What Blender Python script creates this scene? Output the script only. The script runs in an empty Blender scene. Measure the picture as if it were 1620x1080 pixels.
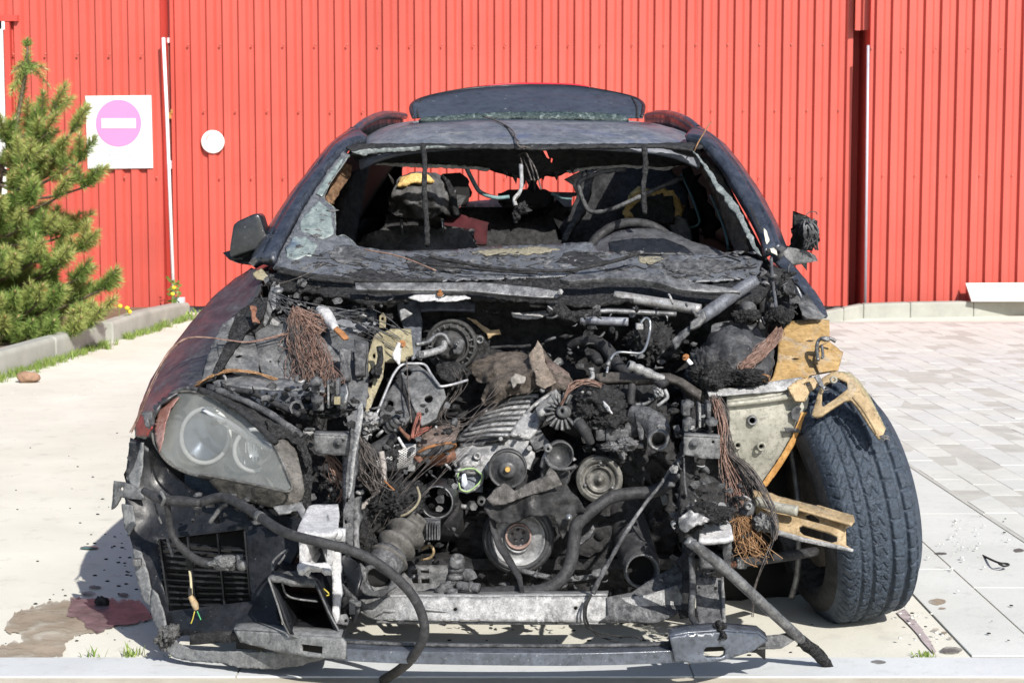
import bpy, bmesh, math, random
import numpy as np
from mathutils import Vector, Matrix, noise, geometry
R = math.radians
rnd = random.Random(7)
SC = bpy.context.scene
COL = SC.collection

# ------------------------------------------------------------------ camera, light, exposure
CAM_H, PITCH, FPX = 1.28, R(5.41), 2850.0
cam_d = bpy.data.cameras.new('camera')
cam = bpy.data.objects.new('camera', cam_d); COL.objects.link(cam)
cam.location = (0, 0, CAM_H); cam.rotation_euler = (math.pi/2 - PITCH, 0, 0)
cam_d.sensor_width = 36.0; cam_d.lens = FPX/1620*36.0
cam_d.clip_start = .1; cam_d.clip_end = 600
cam_d.dof.use_dof = True; cam_d.dof.focus_distance = 5.0; cam_d.dof.aperture_fstop = 13
SC.camera = cam

SUN_V = Vector((0.44, -0.93, 0.755)).normalized()      # towards the sun
w = bpy.data.worlds.new('World'); SC.world = w; w.use_nodes = True
nt = w.node_tree; bg = nt.nodes['Background']
sky = nt.nodes.new('ShaderNodeTexSky'); sky.sky_type = 'NISHITA'; sky.sun_disc = False
sky.sun_elevation = math.asin(SUN_V.z); sky.sun_rotation = math.atan2(SUN_V.x, SUN_V.y)
nt.links.new(sky.outputs[0], bg.inputs[0]); bg.inputs[1].default_value = 0.10
sd = bpy.data.lights.new('sun', 'SUN'); sd.energy = 4.6; sd.angle = R(.53); sd.color = (1, .955, .89)
so = bpy.data.objects.new('sun', sd); COL.objects.link(so); so.location = (4, -6, 9)
so.rotation_euler = SUN_V.to_track_quat('Z', 'Y').to_euler()
SC.view_settings.view_transform = 'Standard'; SC.view_settings.look = 'None'
SC.view_settings.gamma = 1; SC.view_settings.use_curve_mapping = False
SC.view_settings.exposure = 0.58
SC.render.engine = 'CYCLES'
SC.cycles.max_bounces = 6; SC.cycles.transparent_max_bounces = 12

# ------------------------------------------------------------------ picture point -> place in the yard
_F = Vector((0, math.cos(PITCH), -math.sin(PITCH))); _U = Vector((0, math.sin(PITCH), math.cos(PITCH)))
def ray(x, y): return _F*FPX + Vector((1, 0, 0))*(x-810) - _U*(y-540)
def P(x, y, Y):
    d = ray(x, y); return Vector((0, 0, CAM_H)) + d*(Y/d.y)
def G(x, y, z=0.0):
    d = ray(x, y); return Vector((0, 0, CAM_H)) + d*((z-CAM_H)/d.z)
def PX(r, Y): return r*Y/FPX

# ------------------------------------------------------------------ materials
def newmat(name):
    m = bpy.data.materials.new(name); m.use_nodes = True
    return m, m.node_tree, m.node_tree.nodes['Principled BSDF']
def ramp(nt, fac, stops):
    n = nt.nodes.new('ShaderNodeValToRGB'); e = n.color_ramp.elements
    e[0].position, e[1].position = stops[0][0], stops[-1][0]
    for s in stops[1:-1]: e.new(s[0])
    for el, s in zip(sorted(e, key=lambda q: q.position), stops):
        c = s[1]; el.color = (c, c, c, 1) if not hasattr(c, '__len__') else (*c, 1)
    nt.links.new(fac, n.inputs[0]); return n.outputs[0]
def noisen(nt, co, scale, detail=6, rough=.6, dist=0.0):
    n = nt.nodes.new('ShaderNodeTexNoise'); n.inputs['Scale'].default_value = scale
    n.inputs['Detail'].default_value = detail; n.inputs['Roughness'].default_value = rough
    n.inputs['Distortion'].default_value = dist
    nt.links.new(co, n.inputs['Vector']); return n.outputs['Fac']
def mix(nt, fac, a, b):
    n = nt.nodes.new('ShaderNodeMix'); n.data_type = 'RGBA'
    for s, v in ((n.inputs[0], fac), (n.inputs[6], a), (n.inputs[7], b)):
        if hasattr(v, 'is_linked'): nt.links.new(v, s)
        elif hasattr(v, '__len__'): s.default_value = (*v, 1)
        else: s.default_value = v
    return n.outputs[2]
def mul(nt, a, b):
    n = nt.nodes.new('ShaderNodeMath'); n.operation = 'MULTIPLY'
    for s, v in ((n.inputs[0], a), (n.inputs[1], b)):
        if hasattr(v, 'is_linked'): nt.links.new(v, s)
        else: s.default_value = v
    return n.outputs[0]
def coord(nt, off=0.0, sc=(1, 1, 1), world=False):
    if world:
        c = nt.nodes.new('ShaderNodeNewGeometry').outputs['Position']
    else:
        c = nt.nodes.new('ShaderNodeTexCoord').outputs['Object']
    m = nt.nodes.new('ShaderNodeMapping'); m.inputs['Location'].default_value = (off, off*1.7, off*.6)
    m.inputs['Scale'].default_value = sc
    nt.links.new(c, m.inputs['Vector']); return m.outputs[0]
def bump(nt, b, h, strength, dist=.01):
    n = nt.nodes.new('ShaderNodeBump'); n.inputs['Strength'].default_value = strength
    n.inputs['Distance'].default_value = dist
    nt.links.new(h, n.inputs['Height']); nt.links.new(n.outputs[0], b.inputs['Normal'])
_off = [0]
def burn(name, dark, mid, ash=(.34, .34, .35), ash_amt=.25, spot=None, spot_amt=0.0, rough=.8, metal=0.0,
         scale=22, bumps=.5, spec=.3, fleck=.15, bd=.006, coat=0.0):
    """fire-blackened surface: soot, grey ash blooms, coloured heat or rust patches, pale flecks"""
    m, nt, b = newmat(name); _off[0] += 3.1
    co = coord(nt, _off[0]); sc = scale*1.7
    n1 = noisen(nt, co, sc, 10, .72)
    c = mix(nt, ramp(nt, n1, [(.40, 0.0), (.62, 1.0)]), dark, mid)
    n2 = noisen(nt, co, sc*.40, 12, .72, .8)
    t = .735 - .30*ash_amt
    ash = tuple(q*.86 for q in ash)
    c = mix(nt, ramp(nt, n2, [(t-.04, 0.0), (t+.10, .75)]), c, ash)
    if spot:
        n3 = noisen(nt, co, sc*.26, 10, .70, .6); t = .74 - .34*spot_amt
        c = mix(nt, ramp(nt, n3, [(t-.05, 0.0), (t+.07, .9)]), c, spot)
    ng = noisen(nt, co, sc*5, 5, .75)
    c = mix(nt, ramp(nt, ng, [(.36, .55), (.50, 0.0)]), c, tuple(q*.35 for q in dark))
    if fleck:
        n4 = noisen(nt, co, sc*6, 3, .6)
        c = mix(nt, ramp(nt, n4, [(.70-.1*fleck, 0.0), (.76, .6)]), c, (.42, .42, .42))
    nt.links.new(c, b.inputs['Base Color'])
    b.inputs['Metallic'].default_value = metal
    b.inputs['Specular IOR Level'].default_value = spec
    nt.links.new(ramp(nt, n2, [(.35, max(.15, rough-.15)), (.65, min(1, rough+.2))]), b.inputs['Roughness'])
    if coat: b.inputs['Coat Weight'].default_value = coat; b.inputs['Coat Roughness'].default_value = .12
    if bumps:
        nb = noisen(nt, co, sc*2.2, 10, .75)
        bump(nt, b, nb, min(1, bumps*1.3), bd)
    return m
def plain(name, c, rough=.5, metal=0.0, var=.25, scale=14, bumps=0.0, spec=.5):
    m, nt, b = newmat(name); _off[0] += 2.3
    co = coord(nt, _off[0])
    n = noisen(nt, co, scale, 6, .65)
    d = tuple(x*(1-var) for x in c); l = tuple(min(1, x*(1+var)) for x in c)
    nt.links.new(mix(nt, ramp(nt, n, [(.3, 0.0), (.7, 1.0)]), d, l), b.inputs['Base Color'])
    b.inputs['Roughness'].default_value = rough; b.inputs['Metallic'].default_value = metal
    b.inputs['Specular IOR Level'].default_value = spec
    if bumps: bump(nt, b, noisen(nt, co, scale*6, 6, .7), bumps, .005)
    return m

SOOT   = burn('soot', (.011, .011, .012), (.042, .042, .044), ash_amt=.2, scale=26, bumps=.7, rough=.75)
CRUST  = burn('crusted_char', (.014, .014, .015), (.070, .070, .073), ash=(.22, .22, .23), ash_amt=.35, scale=44, bumps=1.0, bd=.012, rough=.8, fleck=.4)
SOOTG  = burn('sooty_grey', (.028, .029, .032), (.125, .127, .133), ash_amt=.5, scale=24, bumps=.5, rough=.7, fleck=.35)
GREYS  = burn('grey_burnt_sheet', (.07, .072, .075), (.19, .192, .195), ash=(.36, .36, .36), ash_amt=.5, spot=(.025, .025, .027), spot_amt=.45, scale=16, rough=.6, metal=.25, bumps=.3, fleck=.2)
ASHW   = burn('pale_ash', (.22, .22, .225), (.42, .42, .42), ash=(.62, .62, .62), ash_amt=.6, spot=(.05, .05, .055), spot_amt=.3, scale=30, rough=.85, bumps=.5)
ALU    = burn('burnt_aluminium', (.17, .172, .175), (.36, .362, .365), ash=(.58, .58, .58), ash_amt=.4, spot=(.05, .05, .052), spot_amt=.42, scale=26, rough=.5, metal=.35, bumps=.35, fleck=.1)
WHALU  = burn('white_oxide_aluminium', (.36, .36, .37), (.54, .54, .55), ash=(.74, .74, .75), ash_amt=.5, spot=(.14, .14, .15), spot_amt=.28, scale=30, rough=.6, metal=.1, bumps=.3, fleck=0)
STEEL  = burn('scorched_steel', (.10, .10, .105), (.25, .255, .26), ash=(.38, .38, .40), ash_amt=.35, spot=(.03, .03, .03), spot_amt=.35, scale=20, rough=.42, metal=.6, bumps=.25, fleck=.1)
GALV   = burn('galvanised_panel', (.26, .255, .215), (.385, .375, .325), ash=(.55, .54, .48), ash_amt=.4, spot=(.13, .12, .10), spot_amt=.25, scale=9, rough=.6, metal=.2, bumps=.15, fleck=.05)
KHAKI  = burn('khaki_primer', (.19, .165, .10), (.31, .275, .18), ash=(.40, .39, .36), ash_amt=.55, spot=(.05, .045, .04), spot_amt=.4, scale=14, rough=.7, bumps=.25)
OCHRE  = burn('ochre_scorched_panel', (.30, .19, .075), (.46, .31, .14), ash=(.34, .335, .32), ash_amt=.6, spot=(.46, .25, .08), spot_amt=.3, scale=12, rough=.65, metal=.1, bumps=.2, fleck=.05)
TAN    = burn('ochre_rail', (.28, .205, .115), (.44, .33, .195), ash=(.40, .385, .35), ash_amt=.45, spot=(.38, .21, .07), spot_amt=.35, scale=14, rough=.6, metal=.15, bumps=.2, fleck=.05)
RUST   = burn('red_rust', (.10, .045, .03), (.24, .12, .08), ash=(.30, .25, .22), ash_amt=.35, spot=(.32, .10, .03), spot_amt=.3, scale=22, rough=.75, metal=.2, bumps=.4)
BROWN  = burn('scorched_insulation', (.055, .045, .038), (.16, .135, .115), ash=(.30, .27, .24), ash_amt=.4, spot=(.025, .022, .02), spot_amt=.4, scale=24, rough=.85, bumps=.8, bd=.01)
ORANGE = plain('orange_rust', (.27, .12, .045), .7, .1, .4, 40, .3)
BRASS  = plain('brass_bolt', (.55, .36, .12), .4, .7, .2, 40)
COPPER = burn('bare_copper_wire', (.14, .08, .062), (.34, .225, .18), ash=(.42, .36, .33), ash_amt=.45, scale=40, rough=.5, metal=.2, bumps=0, fleck=0)
GOLDW  = burn('orange_copper_wire', (.22, .115, .05), (.40, .25, .14), ash_amt=.1, scale=40, rough=.5, metal=.4, bumps=0, fleck=0)
GREYW  = burn('charred_wire', (.03, .028, .027), (.15, .13, .12), ash_amt=.3, scale=40, rough=.7, bumps=0, fleck=0)
def crackle(m, scale, w, dark, k=.75):
    nt = m.node_tree; b = nt.nodes['Principled BSDF']; co = coord(nt, 8.8)
    v = nt.nodes.new('ShaderNodeTexVoronoi'); v.feature = 'DISTANCE_TO_EDGE'; v.inputs['Scale'].default_value = scale
    nz = nt.nodes.new('ShaderNodeTexNoise'); nz.inputs['Scale'].default_value = scale*.8; nt.links.new(co, nz.inputs['Vector'])
    ad = nt.nodes.new('ShaderNodeVectorMath'); ad.operation = 'MULTIPLY_ADD'; ad.inputs[1].default_value = (.02, .02, .02)
    nt.links.new(nz.outputs['Color'], ad.inputs[0]); nt.links.new(co, ad.inputs[2]); nt.links.new(ad.outputs[0], v.inputs['Vector'])
    f = ramp(nt, v.outputs['Distance'], [(0, 1.0), (w, 0.0)])
    old = b.inputs['Base Color'].links[0].from_socket
    nt.links.new(mix(nt, mul(nt, f, k), old, dark), b.inputs['Base Color'])
    bn = b.inputs['Normal'].links[0].from_node; b2 = nt.nodes.new('ShaderNodeBump'); b2.invert = True
    b2.inputs['Strength'].default_value = k; b2.inputs['Distance'].default_value = .004
    nt.links.new(f, b2.inputs['Height']); nt.links.new(bn.outputs[0], b2.inputs['Normal']); nt.links.new(b2.outputs[0], b.inputs['Normal'])
PLAST  = burn('black_plastic', (.009, .010, .012), (.020, .021, .025), ash=(.11, .11, .12), ash_amt=.16, scale=12, rough=.36, bumps=.12, fleck=.1)
HOSE   = burn('black_rubber_hose', (.018, .018, .020), (.045, .045, .048), ash=(.15, .15, .15), ash_amt=.32, scale=26, rough=.65, bumps=.25, fleck=.1)
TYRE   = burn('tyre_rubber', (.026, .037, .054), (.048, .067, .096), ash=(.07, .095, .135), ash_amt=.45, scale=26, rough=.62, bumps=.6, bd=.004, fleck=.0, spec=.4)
PAINT  = burn('dark_car_paint', (.020, .024, .034), (.05, .058, .078), ash=(.22, .24, .28), ash_amt=.30, scale=14, rough=.28, metal=.15, bumps=.12, fleck=.3, spec=.6)
ROOFP  = burn('scorched_roof_sky_tint', (.075, .085, .105), (.15, .16, .185), ash=(.30, .29, .27), ash_amt=.42, spot=(.06, .085, .17), spot_amt=.38, scale=6, rough=.5, metal=.0, bumps=.1, fleck=.3, spec=.5)  # scorched paint, its base lightened to stand in for reflected sky
FENDER = burn('scorched_fender_paint', (.026, .026, .030), (.072, .072, .078), ash=(.17, .17, .185), ash_amt=.5, spot=(.065, .038, .034), spot_amt=.14, scale=8, rough=.4, metal=.3, bumps=.15, fleck=.25, spec=.6)
REDP   = burn('red_paint', (.20, .03, .025), (.34, .055, .045), ash=(.2, .17, .17), ash_amt=.25, scale=16, rough=.4, bumps=.1, fleck=.1)
WSGL   = burn('sooted_windscreen', (.07, .074, .083), (.14, .146, .16), ash=(.30, .31, .32), ash_amt=.32, spot=(.05, .07, .115), spot_amt=.22, scale=16, rough=.34, bumps=.25, fleck=.45, spec=.7)
DASH   = burn('ashy_dashboard', (.045, .047, .052), (.10, .104, .113), ash=(.34, .31, .24), ash_amt=.32, spot=(.02, .02, .022), spot_amt=.35, scale=12, rough=.7, bumps=.4, fleck=.45)
GLEDGE = burn('glass_edge_ash', (.12, .14, .14), (.28, .31, .31), ash=(.55, .57, .56), ash_amt=.4, spot=(.08, .10, .10), spot_amt=.35, scale=40, rough=.5, bumps=.8)
TEAL   = plain('green_tinted_glass_edge', (.07, .13, .13), .25, 0, .4, 20)
FOAM   = burn('yellow_seat_foam', (.52, .33, .10), (.78, .56, .24), ash=(.80, .66, .38), ash_amt=.3, spot=(.16, .09, .03), spot_amt=.25, scale=20, rough=.9, bumps=.4, fleck=0)
SEAT   = burn('burnt_seat_leather', (.035, .035, .036), (.115, .114, .115), ash=(.2, .2, .2), ash_amt=.35, scale=15, rough=.6, bumps=.5)
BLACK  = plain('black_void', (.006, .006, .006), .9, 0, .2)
CHROME = plain('bright_pipe', (.36, .37, .38), .3, .8, .1, 30)
WHITE  = plain('white_paint', (.78, .78, .78), .5, 0, .05)
def M_LENS():
    m, nt, b = newmat('hazed_headlight_lens'); co = coord(nt, 1.3)
    b.inputs['Roughness'].default_value = .2; b.inputs['Coat Weight'].default_value = .6; b.inputs['Coat Roughness'].default_value = .08
    n = noisen(nt, co, 7, 6, .6)
    nt.links.new(mix(nt, ramp(nt, n, [(.3, 0.0), (.7, 1.0)]), (.20, .21, .20), (.31, .32, .305)), b.inputs['Base Color'])
    nt.links.new(ramp(nt, n, [(.3, .28), (.7, .40)]), b.inputs['Alpha'])
    return m
LENS = M_LENS()
crackle(TYRE, 62, .07, (.012, .013, .016), .35); crackle(WSGL, 26, .012, (.02, .02, .022), .7); crackle(CRUST, 70, .10, (.006, .006, .006))

# ------------------------------------------------------------------ geometry makers: each returns (verts, faces)
def crom(pts, k=5, closed=False):
    n = len(pts); out = []
    if n < 3 or k < 2: return list(pts)
    for i in range(n if closed else n-1):
        g = (lambda j: pts[j % n]) if closed else (lambda j: pts[max(0, min(n-1, j))])
        a, b, c, d = g(i-1), g(i), g(i+1), g(i+2)
        for j in range(k):
            t = j/k
            out.append(.5*((2*b)+(c-a)*t+(2*a-5*b+4*c-d)*t*t+(3*b-a-3*c+d)*t**3))
    if not closed: out.append(pts[-1])
    return out
def tube(pts, r, n=8, k=5, caps=True, hollow=0.0, wob=0.0):
    """pts: world points; r: radius or list of radii along pts"""
    pts = [Vector(p) for p in pts]
    c = crom(pts, k)
    if hasattr(r, '__len__'):
        rr = []
        for i in range(len(c)):
            u = i/(len(c)-1)*(len(r)-1); a = int(min(u, len(r)-2)); rr.append(r[a]+(r[a+1]-r[a])*(u-a))
    else: rr = [r]*len(c)
    V, F = [], []
    t0 = (c[1]-c[0]).normalized(); ref = Vector((0, 0, 1)) if abs(t0.z) < .9 else Vector((1, 0, 0))
    nrm = t0.cross(ref).normalized()
    for i, p in enumerate(c):
        t = (c[min(i+1, len(c)-1)]-c[max(i-1, 0)]).normalized()
        nrm = (nrm - t*nrm.dot(t))
        nrm = nrm.normalized() if nrm.length > 1e-6 else t.orthogonal().normalized()
        bn = t.cross(nrm)
        for j in range(n):
            a = 2*math.pi*j/n; q = rr[i]
            if wob: q *= 1+wob*noise.noise(p*60+Vector((math.cos(a), math.sin(a), 0))*2)
            V.append(p+(nrm*math.cos(a)+bn*math.sin(a))*q)
    for i in range(len(c)-1):
        for j in range(n):
            F.append((i*n+j, i*n+(j+1) % n, (i+1)*n+(j+1) % n, (i+1)*n+j))
    if caps:
        F.append(tuple(range(n-1, -1, -1))); F.append(tuple((len(c)-1)*n+j for j in range(n)))
    return V, F
def tubep(px, rpx, **kw):
    """px: (x, y, Y) picture points; rpx: radius in picture pixels at the mean distance"""
    Ym = sum(p[2] for p in px)/len(px)
    r = [PX(q, Ym) for q in rpx] if hasattr(rpx, '__len__') else PX(rpx, Ym)
    return tube([P(*p) for p in px], r, **kw)
def join(*gs):
    V, F = [], []
    for v, f in gs:
        o = len(V); V += v; F += [tuple(i+o for i in q) for q in f]
    return V, F
def box(c, s, rot=None):
    c = Vector(c); h = Vector(s)/2; V = []
    for dx in (-1, 1):
        for dy in (-1, 1):
            for dz in (-1, 1):
                v = Vector((dx*h.x, dy*h.y, dz*h.z))
                if rot: v = rot @ v
                V.append(c+v)
    return V, [(0, 1, 3, 2), (4, 6, 7, 5), (0, 4, 5, 1), (2, 3, 7, 6), (0, 2, 6, 4), (1, 5, 7, 3)]
def boxp(x0, y0, x1, y1, Y, depth):
    a, b = P(x0, y0, Y), P(x1, y1, Y)
    return box(((a.x+b.x)/2, Y+depth/2, (a.z+b.z)/2), (abs(b.x-a.x), depth, abs(a.z-b.z)))
def lathe(c, axis, prof, n=36):
    """prof: (radius, height along axis)"""
    axis = Vector(axis).normalized(); q = axis.to_track_quat('Z', 'Y'); V, F = [], []
    for r, h in prof:
        for j in range(n):
            a = 2*math.pi*j/n; V.append(Vector(c)+q @ Vector((r*math.cos(a), r*math.sin(a), h)))
    for i in range(len(prof)-1):
        for j in range(n):
            F.append((i*n+j, i*n+(j+1) % n, (i+1)*n+(j+1) % n, (i+1)*n+j))
    return V, F
_ico = {}
def ico(sub):
    if sub not in _ico:
        bm = bmesh.new(); bmesh.ops.create_icosphere(bm, subdivisions=sub, radius=1)
        bm.verts.ensure_lookup_table()
        _ico[sub] = ([v.co.copy() for v in bm.verts], [tuple(v.index for v in f.verts) for f in bm.faces]); bm.free()
    return _ico[sub]
def lump(c, rad, amp=.35, freq=3.0, sub=4, seed=0, rough=.12):
    V, F = ico(sub); o = Vector((seed*7.3, seed*3.1, seed)); out = []
    rad = Vector(rad) if hasattr(rad, '__len__') else Vector((rad,)*3)
    for v in V:
        d = 1+amp*noise.noise(v*freq*.5+o)+amp*.5*noise.noise(v*freq*1.3+o)+rough*noise.noise(v*freq*4+o)
        if rough > .2: d += .16*noise.noise(v*freq*9+o)-.10*abs(noise.noise(v*freq*2.2+o))
        out.append(Vector(c)+Vector((v.x*rad.x, v.y*rad.y, v.z*rad.z))*d)
    return out, list(F)
def lumpp(x, y, Y, rx, ry, rd, **kw):
    if max(rx, ry) > 13 and 'sub' not in kw: kw['sub'] = 5
    if max(rx, ry) > 9 and 'rough' not in kw: kw['rough'] = .26
    return lump(P(x, y, Y), (PX(rx, Y), rd, PX(ry, Y)), **kw)
def inside(x, y, poly):
    c = False; n = len(poly); j = n-1
    for i in range(n):
        xi, yi, xj, yj = poly[i][0], poly[i][1], poly[j][0], poly[j][1]
        if (yi > y) != (yj > y) and x < (xj-xi)*(y-yi)/(yj-yi)+xi: c = not c
        j = i
    return c
def circ(x, y, rx, ry=None, n=14, a=0.0):
    ry = ry or rx
    return [(x+rx*math.cos(2*math.pi*i/n)*math.cos(a)-ry*math.sin(2*math.pi*i/n)*math.sin(a),
             y+rx*math.cos(2*math.pi*i/n)*math.sin(a)+ry*math.sin(2*math.pi*i/n)*math.cos(a)) for i in range(n)]
def tps(known, lam=.03):
    """smooth distance field through outline points (thin-plate spline)"""
    k = np.array(known, float); xy = k[:, :2]/100.0; Yk = k[:, 2]; lo, hi = Yk.min(), Yk.max()
    if hi-lo < 1e-6: return lambda q: np.full(len(q), lo)
    def ker(a, b):
        d2 = ((a[:, None, :]-b[None, :, :])**2).sum(-1); return .5*d2*np.log(d2+1e-9)
    n = len(k); A = np.zeros((n+3, n+3)); A[:n, :n] = ker(xy, xy)+lam*np.eye(n)
    A[:n, n] = 1; A[:n, n+1:] = xy; A[n, :n] = 1; A[n+1:, :n] = xy.T
    w_ = np.linalg.lstsq(A, np.concatenate([Yk, np.zeros(3)]), rcond=None)[0]
    def f(q):
        q = np.array(q, float)/100.0
        return np.clip(ker(q, xy) @ w_[:n]+w_[n]+q @ w_[n+1:], lo-.04, hi+.04)
    return f
def sheet(pts, Y=None, holes=(), sp=9, amp=.004, rag=0.0, seed=0, ctrl=(), freq=18.0):
    """irregular sheet: outline in picture points with their own distances, holes, crumple and ragged edge"""
    pts = [(p[0], p[1], p[2] if len(p) > 2 else Y) for p in pts]
    known = list(pts)+list(ctrl)
    field = tps(known)
    out = []
    n = len(pts)
    for i in range(n):
        a, b = pts[i], pts[(i+1) % n]; L = math.hypot(a[0]-b[0], a[1]-b[1]); m = max(1, int(L/sp))
        for j in range(m):
            t = j/m; x, y = a[0]+(b[0]-a[0])*t, a[1]+(b[1]-a[1])*t
            if rag:
                x += rag*(noise.noise(Vector((x*.16, y*.16, seed+.3)))+.6*noise.noise(Vector((x*.5, y*.5, seed))))
                y += rag*(noise.noise(Vector((x*.16, y*.16, seed+9.3)))+.6*noise.noise(Vector((x*.5, y*.5, seed+5))))
            out.append((x, y))
    V2 = [Vector(p) for p in out]; E = [(i, (i+1) % len(out)) for i in range(len(out))]
    for h in holes:
        o = len(V2); V2 += [Vector(p[:2]) for p in h]; E += [(o+i, o+(i+1) % len(h)) for i in range(len(h))]
    xs = [p[0] for p in out]; ys = [p[1] for p in out]; rr = random.Random(seed+1)
    y = min(ys)+sp*.5; row = 0
    while y < max(ys):
        x = min(xs)+(sp*.5 if row % 2 else sp)
        while x < max(xs):
            qx, qy = x+rr.uniform(-.25, .25)*sp, y+rr.uniform(-.25, .25)*sp
            if inside(qx, qy, out) and not any(inside(qx, qy, h) for h in holes): V2.append(Vector((qx, qy)))
            x += sp
        y += sp*.87; row += 1
    vs, _, fs, *_r = geometry.delaunay_2d_cdt(V2, E, [], 0, 1e-4)
    F = []
    for f in fs:
        cx = sum(vs[i][0] for i in f)/len(f); cy = sum(vs[i][1] for i in f)/len(f)
        if inside(cx, cy, out) and not any(inside(cx, cy, h) for h in holes): F.append(tuple(f))
    V = []
    for v, d in zip(vs, field([(v[0], v[1]) for v in vs])):
        d = float(d); p = P(v[0], v[1], d)
        if amp:
            o = Vector((seed*1.7, seed*.9, 0))
            d += amp*(1.3*noise.noise(p*freq*.5+o)+.9*noise.noise(p*freq*1.3+o)+.5*noise.noise(p*freq*3.1+o))
            p = P(v[0], v[1], d)
        V.append(p)
    # face the camera
    if F:
        s = 0
        for f in F[:200]:
            a, b, c = V[f[0]], V[f[1]], V[f[2]]; s += (b-a).cross(c-a).dot(Vector((0, 0, CAM_H))-a)
        if s < 0: F = [tuple(reversed(f)) for f in F]
    return V, F
def ruled(A, B, nu=24, nv=6, amp=0.0, seed=0, freq=14.0):
    """surface between two polylines of world points"""
    def sample(L, u):
        t = u*(len(L)-1); i = min(int(t), len(L)-2); return Vector(L[i]).lerp(Vector(L[i+1]), t-i)
    V, F = [], []
    for i in range(nu+1):
        a, b = sample(A, i/nu), sample(B, i/nu)
        for j in range(nv+1):
            p = a.lerp(b, j/nv)
            if amp:
                o = Vector((seed, seed*2.1, seed*.3)); p = p+noise.noise_vector(p*freq+o)*amp
            V.append(p)
    for i in range(nu):
        for j in range(nv):
            k = i*(nv+1)+j; F.append((k, k+1, k+nv+2, k+nv+1))
    return V, F
def beam(pts, hw, hh, k=5):
    """bar of rectangular section hw (half depth) x hh (half height) along world points"""
    c = crom([Vector(p) for p in pts], k); V, F = [], []
    for i, p in enumerate(c):
        t = (c[min(i+1, len(c)-1)]-c[max(i-1, 0)]).normalized()
        s = Vector((0, 0, 1)).cross(t).normalized() if abs(t.z) < .95 else Vector((0, 1, 0)); u = t.cross(s)
        for a, b in ((-1, -1), (1, -1), (1, 1), (-1, 1)): V.append(p+s*hw*a+u*hh*b)
    for i in range(len(c)-1):
        for j in range(4): F.append((i*4+j, i*4+(j+1) % 4, i*4+4+(j+1) % 4, i*4+4+j))
    F.append((3, 2, 1, 0)); n = len(c)*4; F.append((n-4, n-3, n-2, n-1))
    return V, F

# ------------------------------------------------------------------ objects
def wloc(o):
    v = Vector((0, 0, 0))
    while o: v = v+o.location; o = o.parent
    return v
def obj(name, g, mat, parent=None, smooth=True, solid=0.0, bevel=0.0, off=-1.0, angle=None):
    V, F = g; L = wloc(parent)
    me = bpy.data.meshes.new(name); me.from_pydata([tuple(Vector(v)-L) for v in V], [], F)
    me.validate()
    if smooth: me.polygons.foreach_set('use_smooth', [True]*len(me.polygons))
    me.materials.append(mat)
    o = bpy.data.objects.new(name, me); COL.objects.link(o)
    if parent: o.parent = parent
    if solid:
        m = o.modifiers.new('thick', 'SOLIDIFY'); m.thickness = solid; m.offset = off; m.use_even_offset = False
    if bevel:
        m = o.modifiers.new('bevel', 'BEVEL'); m.width = bevel; m.segments = 2; m.limit_method = 'ANGLE'
    if smooth and angle:
        me.set_sharp_from_angle(angle=R(angle))
    return o
def thing(name, label, cat, loc=(0, 0, 0), group=None):
    o = bpy.data.objects.new(name, None); COL.objects.link(o); o.location = loc
    o.empty_display_size = .2
    o['label'] = label; o['category'] = cat
    if group: o['group'] = group
    return o
def tag(o, label, cat, group=None):
    o['label'] = label; o['category'] = cat
    if group: o['group'] = group
    return o
def kind(o, k): o['kind'] = k; return o

# ================================================================== THE YARD
def ground_mat(name, a, b2, speck=(.20, .19, .17), speck_amt=.3, scale=1.3, fine=60, rough=.9):
    m, nt, b = newmat(name); co = coord(nt, 2.2, world=True)
    n1 = noisen(nt, co, scale, 8, .62); n2 = noisen(nt, co, fine, 6, .7); n3 = noisen(nt, co, scale*7, 8, .7)
    c = mix(nt, ramp(nt, n1, [(.3, 0.0), (.7, 1.0)]), a, b2)
    c = mix(nt, ramp(nt, n3, [(.55, 0.0), (.75, .35)]), c, speck)
    c = mix(nt, ramp(nt, n2, [(.64, 0.0), (.78, speck_amt)]), c, speck)
    nt.links.new(c, b.inputs['Base Color']); b.inputs['Roughness'].default_value = rough
    b.inputs['Specular IOR Level'].default_value = .2
    bump(nt, b, n2, .35, .004); return m
CONC  = ground_mat('sandy_concrete', (.54, .525, .455), (.67, .655, .58), speck_amt=.35)
SLABM = ground_mat('grey_paving_concrete', (.49, .50, .475), (.585, .595, .57), scale=2.2, speck_amt=.5)
PAVM  = ground_mat('paver_concrete', (.48, .49, .455), (.585, .595, .56), scale=3.0, fine=90, speck_amt=.35)
PAVM2 = ground_mat('paver_concrete_bluish', (.47, .485, .465), (.56, .575, .555), scale=3.0, fine=90, speck_amt=.35)
KERBM = ground_mat('kerb_concrete', (.27, .275, .245), (.385, .39, .35), scale=3, speck_amt=.5)
JOINT = ground_mat('sandy_joint', (.40, .36, .29), (.52, .48, .40), scale=8, speck_amt=.7)
SOILM = ground_mat('dry_soil', (.12, .085, .055), (.24, .18, .12), scale=9, speck_amt=.6)

S = 160.0
kind(obj('ground', ([(-S, -S, 0), (S, -S, 0), (S, S, 0), (-S, S, 0)], [(0, 1, 2, 3)]), CONC), 'structure')

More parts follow.
